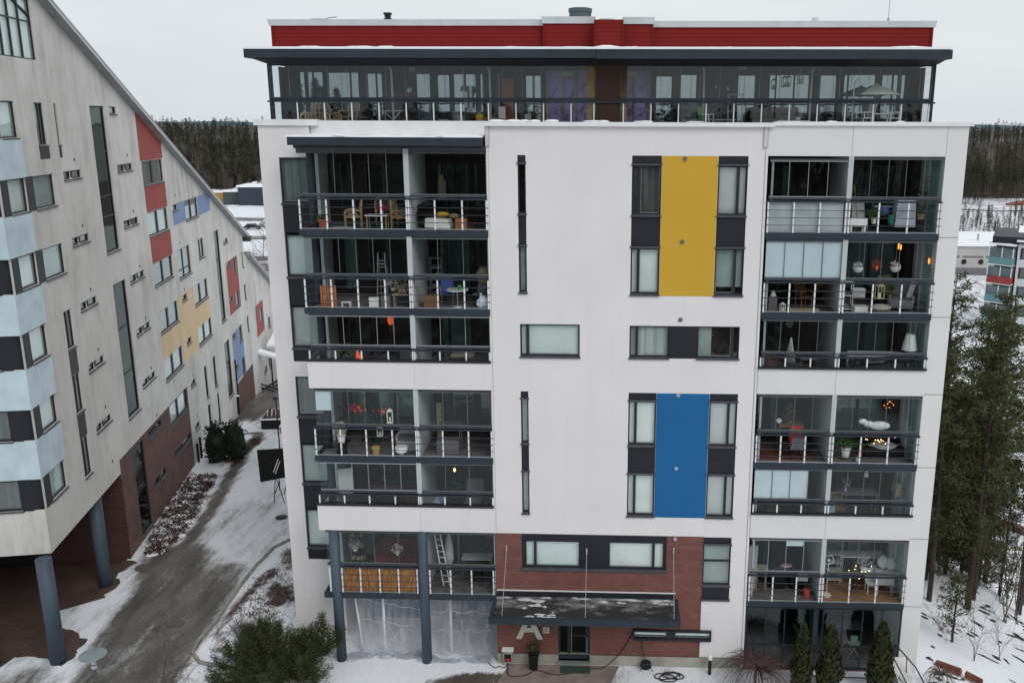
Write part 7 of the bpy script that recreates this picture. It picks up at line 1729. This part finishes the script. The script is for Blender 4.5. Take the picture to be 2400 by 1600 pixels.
t = small('ceiling_bulbs','pair of amber bulbs near the ceiling of the sixth floor right balcony','lamp',15.5,1.0,17.55); MB().tube((0,0,-.1),(0,0,.1),.025).tube((.09,0,-.12),(.09,0,.06),.025).build('bulb',M_glow,t)
t = small('wall_bulb','single amber wall lamp at the right end of the sixth floor balcony','lamp',16.45,.3,17.1); MB().blob((0,0,0),.035,.035,.12,2,0).build('bulb',M_glow,t)
stand_rack('white framed shelf at the partition of the sixth floor right balcony', 13.58,.6,z,.38,.3,1.15,3,M_wht,'white_shelf','shelf',M_gry)
box_thing('white_machine','white machine with a round opening standing on a stool','appliance',14.05,.8,z+.5,.45,.35,.3,M_lgry,5,M_wht); box_thing('white_printer','white box with a lid on the floor below the machine','box',14.05,.35,z,.5,.32,.22,M_wht,3,M_cap)
lantern('cream wooden lantern behind the bars of the sixth floor right balcony', 14.78,.5,z+.5,.62,.24,mat('cream_wood',(.55,.50,.33),.6))
pot('tall green cactus like plant in the sixth floor right balcony', 15.3,.8,z+.1,.14,.25,M_gry,M_green,.14,.5,160,.2,asp=.2)
cushion('crumpled silver sacks on the sixth floor right balcony floor', 14.85,.45,z+.16,.8,.4,.3,mat('silver_sack',(.40,.39,.33),.4,var=.3,vscale=8),cat='sack',name='silver_sacks')
t = small('grey_armchair','large dark grey armchair in the sixth floor right balcony','armchair',15.75,.9,z,-20); MB().box(-.45,.45,-.4,.4,.1,.45).box(-.48,-.36,-.4,.4,.3,.62).box(.36,.48,-.4,.4,.3,.62).hexa([(-.4,.25,.4),(.4,.25,.4),(.4,.4,.4),(-.4,.4,.4)],[(-.36,.5,1.1),(.36,.5,1.1),(.36,.62,1.1),(-.36,.62,1.1)]).build('body',M_gry,t,bevel=.05); MB().hexa([(.15,-.1,.5),(.35,-.1,.5),(.35,0,.5),(.15,0,.5)],[(.3,.1,1.1),(.5,.1,1.1),(.5,.2,1.1),(.3,.2,1.1)]).build('throw',M_lgry,t)
chair('beige chair whose back rises above the sixth floor railing', 15.35,1.7,z+.15,0,M_blk,M_cushion,False)
z = 12+BF
t = small('wire_tree','white cone shaped wire tree in the narrow fifth floor balcony','ornament tree',11.55,.5,z+1.0); q=MB()
for k in range(14): u=k/14; r0=.19*(1-u)+.01; [q.tube((r0*math.cos(a),r0*math.sin(a),u*.95),(r0*math.cos(a+.9),r0*math.sin(a+.9),u*.95+.05),.011,None,4) for a in (0,1.05,2.1,3.14,4.2,5.2)]
q.build('wire',M_wht,t); MB().box(-.15,.15,-.15,.15,-1.0,-.01).build('stand',M_blk,t)
for (x_,z_2,r,lab) in ((11.85,14.45,.14,'round pale plaque on the back wall of the fifth floor'),(11.9,14.1,.17,'figured wreath below the round plaque')): mesh_thing(MB().tube((0,0,0),(0,-.03,0),r,r,20),'wall_plaque',M_cushion if r<.15 else M_lgry,lab,'wall decoration',(x_,2.85,z_2))
table('small dark table with cups in the narrow fifth floor balcony', 12.35,.9,z,0,.7,.4,1.05,M_wood,M_gry); chair('red brown chair in the narrow fifth floor balcony', 10.95,.9,z+.2,0,M_rust,M_rust,True)
kb_ = small('long_equipment_bag','long black bag lettered in grey lying behind the fifth floor right railing','equipment bag',15.05,.45,z+.92); MB().hexa([(-1.25,-.12,-.04),(1.2,-.12,.12),(1.2,.12,.12),(-1.25,.12,-.04)],[(-1.25,-.1,.22),(1.3,-.1,.40),(1.3,.1,.40),(-1.25,.1,.22)]).build('bag',M_blk,kb_,bevel=.03)
text_mesh('lettering','unimaser',.17,M_alu,kb_,(-.28,-.135,.155),(PI/2,R_(-4),0),.002,.004,sx=1.25); MB().path([(-.93+.055*math.cos(a*PI/8),-.13,.10+.055*math.sin(a*PI/8)) for a in range(17)],.012,4).build('round_logo',M_alu,kb_)
mesh_thing(MB().hexa([(-1.3,-.05,0),(.9,-.05,0),(1.0,.1,0),(-1.3,.1,0)],[(-1.3,-.05,.62),(.8,-.05,.60),(.8,.1,.60),(-1.3,.1,.62)]),'foam_slab',M_lgry,'pale foam slab behind the long black bag','foam slab',(15.1,.75,z+.75)); box_thing('side_cabinet','dark cabinet carrying the long black bag','cabinet',15.1,.6,z,2.2,.5,.85,M_gry)
t = small('standing_lamp','big white shaded lamp at the right end of the fifth floor','lamp',16.12,.6,z+1.5); MB().lathe((0,0,0),[(.30,0),(.17,.62)],22).build('shade',M_wht,t); MB().tube((0,0,-1.5),(0,0,.1),.03).build('stand',M_wht,t)
z = 9+BF
table('wooden table with dried flowers in the narrow fourth floor balcony', 11.9,1.5,z,0,1.0,.7,1.15,M_wood,M_wood); pot('bunch of dried grass on the wooden table of the fourth floor', 11.85,1.5,z+1.16,.08,.14,M_wood,M_cushion,.2,.35,110,.28,asp=.08); cushion('white and black toy bird on the wooden table', 11.4,1.3,z+1.32,.26,.2,.22,M_wht,cat='toy',name='toy_bird')
mesh_thing(MB().hexa([(-.28,-.05,0),(.28,-.05,0),(.28,.05,0),(-.28,.05,0)],[(-.25,-.05,.72),(.22,-.05,.72),(.22,.05,.72),(-.25,.05,.72)]),'red_cloth',M_red,'bright red cloth hanging from the wooden table','cloth',(12.05,.95,z+.50))
mesh_thing(MB().box(-1.1,1.1,-.6,.7,0,.006),'red_brown_rug',M_rust,'red brown rug in the narrow fourth floor balcony','rug',(11.7,1.0,z+.003)); chair('dark chair before the red cloth on the fourth floor', 12.0,.6,z,180,M_blk,M_gry,False)
sc_ = small('seal_cushion','white seal shaped cushion lying on the fourth floor right railing ledge','cushion',15.0,.38,z+1.34); MB().blob((.15,0,.14),.42,.14,.17,3,.03,16,10).blob((-.28,0,.2),.2,.11,.13,4,.02,14,8).blob((-.5,0,.30),.17,.10,.11,5,.02,14,8).build('body',M_wht,sc_,smooth=True)
pot('bushy green plant in a white pot at the fourth floor partition', 13.95,.5,z+.12,.19,.42,M_wht,M_green,.36,.24,260,.16); pot('tiny white pot beside the bushy green plant', 14.4,.35,z,.09,.15,M_wht,M_green,.08,.05,20,.1); pot('dark red pot behind the fourth floor bars', 14.55,.6,z+.12,.12,.3,M_rust,M_green,.12,.12,50,.12)
t = small('dark_daybed','dark daybed with a pale fur throw on the fourth floor','daybed',15.5,1.0,z); MB().box(-.8,.8,-.4,.4,.1,.45).box(-.8,.8,.35,.45,.45,.85).build('body',M_blk,t,bevel=.03); MB().blob((0,-.1,.48),.55,.35,.1,6,.25).build('fur_throw',M_lgry,t)
garland('string of tiny white lights drooping in the fourth floor right balcony',15.3,.5,z+.85,1.1,.25,M_gloww,14,6); garland('amber window ornament lights on the fourth floor',16.0,2.2,z+1.75,.3,.35,M_glow,9,3)
z = 6+BF
t = small('drop_pendant','white drop shaped pendant in the third floor right balcony','lamp',14.98,1.0,8.3); MB().lathe((0,0,-.12),[(.02,0),(.10,.07),(.08,.16),(.02,.28)],16).build('shade',M_wht,t); MB().tube((0,0,.15),(0,0,.7),.006).build('cord',M_lgry,t)
table('dining table with ornaments in the third floor right balcony', 14.8,1.4,z,0,1.5,.7,1.3,M_wood,M_gry); pot('silver ornament tree on the third floor dining table', 14.3,1.4,z+1.3,.06,.1,M_wht,M_lgry,.2,.3,70,.10); chair('brown chair at the left of the third floor dining table', 13.9,.9,z+.3,0,M_wood,M_wood,True); box_thing('pale_blue_box','pale blue box by the partition of the third floor','box',13.5,.3,z+.85,.25,.2,.35,mat('pale_blue_box',(.40,.50,.55),.6)); chair('dark chair in the narrow third floor balcony', 11.2,.8,z+.3,0,M_blk,M_wood,True)
mesh_thing(MB().hexa([(-.1,-.3,0),(.1,-.3,0),(.1,.3,0),(-.1,.3,0)],[(-.02,-.3,.5),(.12,-.3,.5),(.12,.3,.5),(-.02,.3,.5)]),'picture_frame',M_wood2,'pale wooden frame leaning at the right end of the third floor','frame',(16.2,1.0,z+1.4))
z = 3+BF
t = small('clothes_rail','white clothes hanging on a stand at the left end of the second floor narrow balcony','clothes stand',10.55,.8,z); MB().hexa([(-.14,-.1,.1),(.14,-.1,.1),(.14,.1,.1),(-.14,.1,.1)],[(-.2,-.08,2.1),(.2,-.08,2.1),(.2,.08,2.1),(-.2,.08,2.1)]).build('clothes',M_lgry,t); MB().tube((0,0,0),(0,0,2.2),.02).build('stand',M_alu,t)
table('tan folding tray table in the second floor narrow balcony', 10.95,.9,z,0,.5,.35,1.1,M_wood2,M_cushion); box_thing('black_sideboard','black box seat with a pink cushion on the second floor','seat',11.7,1.3,z,.6,.5,1.0,M_blk); cushion('pink cushion on the black box seat',12.0,1.1,z+1.05,.5,.35,.12,mat('pink_fabric',(.42,.26,.30),.8))
box_thing('box_stool','second black box seat without a cushion','seat',12.5,1.3,z,.55,.5,1.0,M_blk); box_thing('grey_wire_basket','pale grey wire basket hanging behind the second floor bars','basket',12.58,.5,z+.72,.42,.2,.3,M_lgry)
mesh_thing(MB().lathe((0,0,0),[(.14,0),(.15,.36),(.12,.37)],16),'red_bucket',mat('coral_bucket',(.42,.07,.04),.5),'coral red bucket on the second floor balcony floor','bucket',(12.76,.4,z)); 
t = small('standing_fan','white standing fan at the partition of the second floor right balcony','fan',13.62,.6,z); MB().path([(.2*math.cos(a*PI/8),0,1.6+.2*math.sin(a*PI/8)) for a in range(17)],.016,5).tube((0,.02,1.6),(0,-.05,1.6),.05).build('fan_head',M_wht,t); MB().tube((0,0,0),(0,0,1.4),.018).lathe((0,0,0),[(.2,0),(.18,.06)],16).build('stand',M_wht,t)
xtree('slim dark christmas tree with red lights in the second floor right balcony',14.72,.7,z+.2,1.35,.24,M_xmas,M_glowr,260,12); garland('warm white lights around the slim christmas tree',14.8,.55,z+1.0,.7,.6,M_gloww,14,12)
pot('silver white flower arrangement beside the slim christmas tree',15.1,.8,z+1.0,.12,.2,M_wht,M_lgry,.3,.35,240,.10); t = table('long white table against the back of the second floor right balcony',15.3,1.9,z,0,1.9,.6,1.25,M_wht); chair('white stool like chair in the second floor right balcony',15.5,.8,z+.1,0,M_wht,M_wht,False,False,sc=.9)
stand_rack('white shelf rack near the fan on the second floor',14.2,1.9,z,.6,.4,1.3,4,M_wht,'white_rack','rack')
cushion('left of two big pale pillows in the second floor right corner',15.95,1.0,z+1.35,.5,.25,.55,M_lgry,10,-15); cushion('right of two big pale pillows in the second floor right corner',16.25,.9,z+1.33,.45,.25,.55,M_lgry,-15,-15)
t = small('wicker_lounge','pale wicker lounge seat under the two pillows','lounge chair',16.0,1.0,z); MB().box(-.4,.38,-.4,.4,.5,1.05).build('seat',M_lgry,t,bevel=.03); legs(t,M_lgry,.3,.3,.5)
# ground floor right
t = small('orange_frame_chair','orange framed folding chair behind the ground floor glazing','folding chair',14.35,.7,.12,15); q=MB(); q.bar((-.25,0,0),(.35,.1,.85),.05); q.bar((-.25,.0,.0),(-.3,.1,.8),.04); q.bar((-.28,0,.35),(.2,.08,.6),.04); q.bar((-.26,0,.18),(.28,.1,.75),.03); q.build('frame',M_orw,t)
t = small('crossed_leg_stool','pale green stool with crossed legs behind the ground floor glazing','stool',15.0,.8,.12); q=MB(); q.bar((-.25,0,0),(.15,.1,.65),.05); q.bar((.25,0,0),(-.15,.1,.65),.05); q.build('leg',M_cushion,t); MB().box(-.25,.25,-.12,.2,.64,.7).box(-.14,.14,.1,.18,.7,.95).build('seat',mat('pale_green',(.25,.32,.26),.6),t)
table('dark table behind the ground floor glazing',15.0,2.2,.12,0,1.3,.7,.75,M_blk,M_gry); pot('tall plant behind the ground floor glazing between the thujas',12.9,1.2,.12,.2,.5,M_gry,M_green,.3,.8,160,.25)

# --- penthouse terraces
PRE_T = set(o.name for o in bpy.data.objects)
z = 21.85
xtree('tall dark christmas tree at the left end of the penthouse terrace',-7.45,1.7,z,1.9,.5); xtree('second smaller dark christmas tree on the penthouse terrace',-6.55,1.9,z,1.55,.42)
rattan_chair('left round armed rattan chair on the penthouse terrace',-7.0,1.3,z-.1,-60,'rattan chairs on the penthouse terrace'); rattan_chair('right round armed rattan chair on the penthouse terrace',-6.1,1.3,z-.1,60,'rattan chairs on the penthouse terrace')
chair('tan wicker recliner on the penthouse terrace',-5.5,1.6,z,-30,M_rattan,M_cushion,False); cushion('dark cushions piled by the wicker recliner',-4.9,1.7,z+.35,.6,.4,.3,M_blk,cat='cushions',name='dark_cushions')
box_thing('white_slat_lamp','white slatted candle holder among the rattan chairs','candle holder',-6.85,2.0,z+.7,.3,.1,.25,M_wht)
t = small('folding_workbench','grey folding stand with crossed legs on the penthouse terrace','folding table',-3.75,1.6,z); MB().box(-.38,.38,-.2,.2,.64,.68).build('tabletop',M_lgry,t); q=MB(); q.bar((-.3,-.15,0),(.3,-.15,.62),.035); q.bar((.3,-.15,0),(-.3,-.15,.62),.035); q.bar((-.3,-.15,0),(-.3,-.15,.64),.03); q.build('leg',M_lgry,t)
mesh_thing(MB().path([(.085*math.cos(a*PI/8),0,.085*math.sin(a*PI/8)) for a in range(17)],.025,6).tube((0,.02,0),(0,0,0),.08,.08,16),'wall_clock',M_wht,'small round white clock on the brown penthouse wall','clock',(-3.35,2.72,23.27)); mesh_thing(MB().box(-.12,.12,-.1,.0,-.1,.1),'wall_vent',M_lgry,'square grey vent box high on the brown penthouse wall','vent box',(-3.2,2.78,24.05))
mesh_thing(MB().path([(.30*math.cos(a*PI/10),0,.36*math.sin(a*PI/10)) for a in range(11)]+[(-.32,0,-.3)],.014,5).path([(.30,0,0),(.33,0,-.3)],.014,5).box(-.36,.36,-.04,0,-.36,-.28).box(-.36,.36,-.04,0,-.16,-.1),'wall_shelf',M_rust,'red brown wall shelf with a wire arch on the penthouse wall','wall shelf',(-3.6,2.7,23.2))
t = small('hammock_chair','dark sling chair with a curved frame on the penthouse terrace','sling chair',-2.2,1.6,z); MB().hexa([(-.5,-.2,.2),(.2,-.2,.15),(.2,.2,.15),(-.5,.2,.2)],[(-.62,-.2,.75),(.25,-.2,.28),(.25,.2,.28),(-.62,.2,.75)]).build('sling',mat('navy_fabric',(.025,.03,.06),.8),t); MB().path([(-.5,0,.1),(-.3,0,.3),(.5,0,.32),(.9,0,.15),(.8,0,0)],.03,6).build('frame',M_lgry,t)
table('dark sideboard with cups on the penthouse terrace',-1.6,2.2,z,0,1.0,.4,.65,M_blk,M_gry); cushion('grey green covered bundle on the penthouse terrace',-1.25,1.6,z+.28,.55,.4,.5,M_gry,cat='bundle',name='covered_bundle'); cushion('black covered bundle on the penthouse terrace',-.85,1.7,z+.35,.55,.4,.5,M_blk,cat='bundle',name='covered_bundle')
box_thing('white_casket','low white case on the terrace floor','case',-1.15,1.0,z,.5,.25,.22,M_lgry); cushion('yellow bag heaped on an orange one by the drainpipe',-.42,1.3,z+.42,.36,.25,.3,M_yelf,cat='bag',name='yellow_bag'); cushion('orange bag under the yellow bag',-.42,1.3,z+.2,.5,.3,.28,M_orw,cat='bag',name='orange_bag')
t = small('hanging_lamp','dark dome lamp hanging before the bright window of the penthouse','lamp',-1.02,1.6,23.35); MB().lathe((0,0,-.15),[(.17,0),(.17,.08),(.10,.2),(.02,.24)],20).build('shade',M_gry,t); MB().tube((0,0,.05),(0,0,.75),.01).build('cord',M_gry,t)
mesh_thing(MB().box(-.07,.07,-.01,.01,-.62,.25).box(.14,.26,-.01,.01,-.62,.25),'bright_screen',mat('pale_screen_cloth',(.75,.85,.86),.6),'two narrow pale strips behind the dome lamp','window strips',(-1.13,2.62,23.2))
mesh_thing(MB().box(-.22,.22,-.02,.02,0,1.95),'orange_door_leaf',mat('orange_board',(.30,.085,.045),.6,var=.15,vscale=2),'orange brown board leaning upright on the penthouse wall','board',(.53,2.5,z)); box_thing('white_heater','white box standing before the orange board','box',.33,2.2,z+.35,.28,.2,.48,M_wht); mesh_thing(MB().box(-.08,.08,-.02,0,-.07,.07),'notice_plate',M_wht,'small white notice above the white box','notice',(.36,2.7,22.98))
mesh_thing(MB().tube((0,0,-.7),(0,0,.6),.03,.03,8).path([(.06*math.cos(a*PI/6),0,.66+.06*math.sin(a*PI/6)) for a in range(13)],.016,5),'thermometer_pole',M_lgry,'thin grey pole with a ring top on the penthouse wall','pole',(.16,2.7,23.2))
table('timber bench with offcuts under the grey pole',0.0,1.7,z,0,.8,.3,.4,M_wood2); box_thing('white_panel_box','white upright panel near the purple boards','panel',1.4,1.4,z,.24,.12,.55,M_lgry); box_thing('timber_offcut','short timber board standing beside the white panel','board',1.78,1.5,z,.13,.05,.55,M_wood2); mesh_thing(MB().bar((0,0,0),(.5,0,.42),.06).bar((.1,.1,0),(.1,.1,.3),.04),'snow_shovel',M_lgry,'grey tool leaning near the white panel','tool',(.95,1.4,z))
mesh_thing(MB().bar((3.35,1.2,21.9),(3.68,1.4,22.85),.035),'leaning_pole',M_wht,'white pole leaning before the purple boards','pole')
t = small('grey_lounge_chair','grey lounge chair on the right penthouse terrace','lounge chair',7.45,1.6,z); MB().box(-.35,.35,-.35,.35,.15,.4).box(-.35,.35,.25,.38,.4,.95).build('body',M_gry,t,bevel=.04)
chair('white framed chair with a green cloth on the right penthouse terrace',8.1,1.4,z,60,M_wht,M_lime,False,sc=.85); table('low grey table with a cup beside the green chair',8.75,1.6,z,0,.9,.4,.38,M_lgry,M_lgry)
stand_rack('tall grey tubular rack on the right penthouse terrace',9.2,1.8,z,.55,.35,1.35,2,M_lgry,'tubular_rack','rack')
t = small('grey_sofa','long grey sofa on the right penthouse terrace','sofa',10.75,2.0,z); MB().box(-.95,.95,-.35,.3,.1,.42).box(-.95,-.02,.22,.38,.42,.85).box(.02,.95,.22,.38,.42,.85).box(.85,.98,-.35,.3,.4,.6).build('body',mat('taupe_fabric',(.20,.19,.18),.9),t,bevel=.04)
t = small('white_patio_table','white low table with a lower shelf before the grey sofa','table',11.3,1.3,z); MB().box(-.62,.62,-.25,.25,.30,.34).build('tabletop',M_wht,t); legs(t,M_wht,.56,.2,.3); MB().box(-.55,.55,-.2,.2,.12,.14).build('shelf',M_wht,t)
pot('low planter bowl on the white patio table',11.5,1.4,z+.35,.12,.1,M_wht,M_gry,.16,.1,50,.12)
for x_,z1,z0,lab in ((10.97,23.83,23.38,'left hanging dark lantern on the right penthouse terrace'),(11.55,23.92,23.5,'right hanging dark lantern with a pale glass')):
    l = lantern(lab,x_,1.6,z0,.45,.18,M_gry,group='hanging lanterns of the penthouse'); MB().tube((0,0,.44),(0,0,.8),.006).build('cord',M_blk,l)
t = small('flag_pole','thin white pole with a curved top on the right penthouse terrace','pole',13.5,1.4,z); MB().tube((0,0,0),(0,0,1.7),.028).path([(0,0,1.7),(.05,0,1.85),(.16,0,1.86)],.02).build('pole',M_wht,t); MB().tube((0,0,0),(0,0,.5),.04).build('sleeve',M_alu,t)
t = small('garden_parasol','open cream garden parasol on the right penthouse terrace','parasol',14.4,1.75,z); q=MB(); q2=MB(); n_=8; R0=.98
for k in range(n_):
    a0,a1=2*PI*k/n_,2*PI*(k+1)/n_; A0=(R0*math.cos(a0),R0*math.sin(a0)*.8,1.32); A1=(R0*math.cos(a1),R0*math.sin(a1)*.8,1.32); tp_=(0,0,1.72)
    (q if k not in (3,4) else q2).hexa([A0,A1,tp_],[(A0[0],A0[1],A0[2]+.02),(A1[0],A1[1],A1[2]+.02),(0,0,1.74)])
q.build('canopy',M_umb,t); q2.build('canopy_panel',M_umb2,t); MB().tube((0,0,0),(0,0,1.78),.025).build('pole',M_wht,t); q=MB(); [q.tube((0,0,1.3),(R0*.9*math.cos(2*PI*k/8),R0*.72*math.sin(2*PI*k/8),1.35),.008,None,4) for k in range(8)]; q.build('rib',M_wht,t); MB().lathe((0,0,0),[(.25,0),(.22,.08)],16).build('base',M_gry,t)
chair('left white slatted armchair under the parasol',13.95,1.3,z,-70,M_wht); chair('right white slatted armchair under the parasol',15.0,1.3,z,70,M_wht); table('white slatted table under the parasol',14.5,1.2,z,0,.75,.5,.62,M_wht); box_thing('grey_storage_box','low grey box at the right end of the penthouse terrace','box',15.75,1.6,z,.3,.25,.22,M_lgry)
for x_,z_2,lab in ((8.55,23.42,'pale hook on the brown penthouse wall, nearer the drainpipe'),(9.0,23.36,'pale hook on the brown penthouse wall, farther from the drainpipe')): mesh_thing(MB().box(-.03,.03,-.05,0,-.06,.04).box(-.05,.0,-.05,0,.0,.05),'wall_hook',M_wht,lab,'wall hook',(x_,2.75,z_2))
mesh_thing(MB().box(-.18,.18,-.12,0,-.04,.04),'wall_heater',M_lgry,'short grey heater high on the brown penthouse wall','heater',(9.5,2.75,24.1))

for o in [o for o in bpy.data.objects if o.name not in PRE_T and o.parent is None]:
    if o.location.length > .01: o.location = (px4(o.location.x), o.location.y + 1.4, pz4(o.location.z))
    else:
        for v in o.data.vertices: v.co.x = px4(v.co.x); v.co.y += 1.4
# ================================================================== camera, light, world
def look(pitch, yaw, roll):
    cy, sy, cp, sp = math.cos(yaw), math.sin(yaw), math.cos(pitch), math.sin(pitch)
    f = Vector((sy*cp, cy*cp, -sp)); r = Vector((cy, -sy, 0)); u = r.cross(f)
    r2 = math.cos(roll)*r + math.sin(roll)*u; u2 = -math.sin(roll)*r + math.cos(roll)*u
    return Matrix((r2, u2, -f)).transposed().to_4x4()
cam = bpy.data.cameras.new('camera'); co = bpy.data.objects.new('camera', cam); COL.objects.link(co)
co.matrix_world = Matrix.Translation((4.7723, -33.9728, 22.1954)) @ look(.238252, -.033721, .003368)
cam.sensor_width = 36; cam.lens = 2141.1 * 36 / 2400; cam.shift_x = -171.4 / 2400; cam.clip_end = 4000; cam.clip_start = .5
scene.camera = co
sun = bpy.data.lights.new('sun', 'SUN'); sun.energy = 1.25; sun.angle = R_(30); sun.color = (1, .97, .94)
so_ = bpy.data.objects.new('sun', sun); COL.objects.link(so_); so_.rotation_euler = (R_(50), 0, R_(38))
w = bpy.data.worlds.new('World'); scene.world = w; w.use_nodes = True
nt = w.node_tree; N = nt.nodes; L = nt.links; bg = N['Background']
sky = N.new('ShaderNodeTexSky'); sky.sky_type = 'NISHITA'; sky.sun_disc = False; sky.sun_elevation = R_(40); sky.sun_rotation = R_(142); sky.air_density = 1; sky.dust_density = 3
tc = N.new('ShaderNodeTexCoord'); mp = N.new('ShaderNodeMapping'); mp.inputs['Scale'].default_value = (1, 1, 3.5)
nz = N.new('ShaderNodeTexNoise'); nz.inputs['Scale'].default_value = 1.6; nz.inputs['Detail'].default_value = 5
cr = N.new('ShaderNodeValToRGB'); cr.color_ramp.elements[0].position = .3; cr.color_ramp.elements[1].position = .7
cr.color_ramp.elements[0].color = (6.6, 7.2, 7.6, 1); cr.color_ramp.elements[1].color = (8.3, 8.6, 8.75, 1)
mx = N.new('ShaderNodeMix'); mx.data_type = 'RGBA'; mx.inputs[0].default_value = .95
L.new(tc.outputs['Generated'], mp.inputs[0]); L.new(mp.outputs[0], nz.inputs[0]); L.new(nz.outputs[0], cr.inputs[0]); L.new(sky.outputs[0], mx.inputs[6]); L.new(cr.outputs[0], mx.inputs[7])
L.new(mx.outputs[2], bg.inputs[0]); bg.inputs[1].default_value = .10
scene.view_settings.view_transform = 'Standard'; scene.view_settings.look = 'None'; scene.view_settings.exposure = 0; scene.view_settings.gamma = 1
scene.cycles.transparent_max_bounces = 32; scene.cycles.max_bounces = 8; scene.cycles.diffuse_bounces = 3; scene.cycles.glossy_bounces = 4
scene.cycles.caustics_reflective = False; scene.cycles.caustics_refractive = False
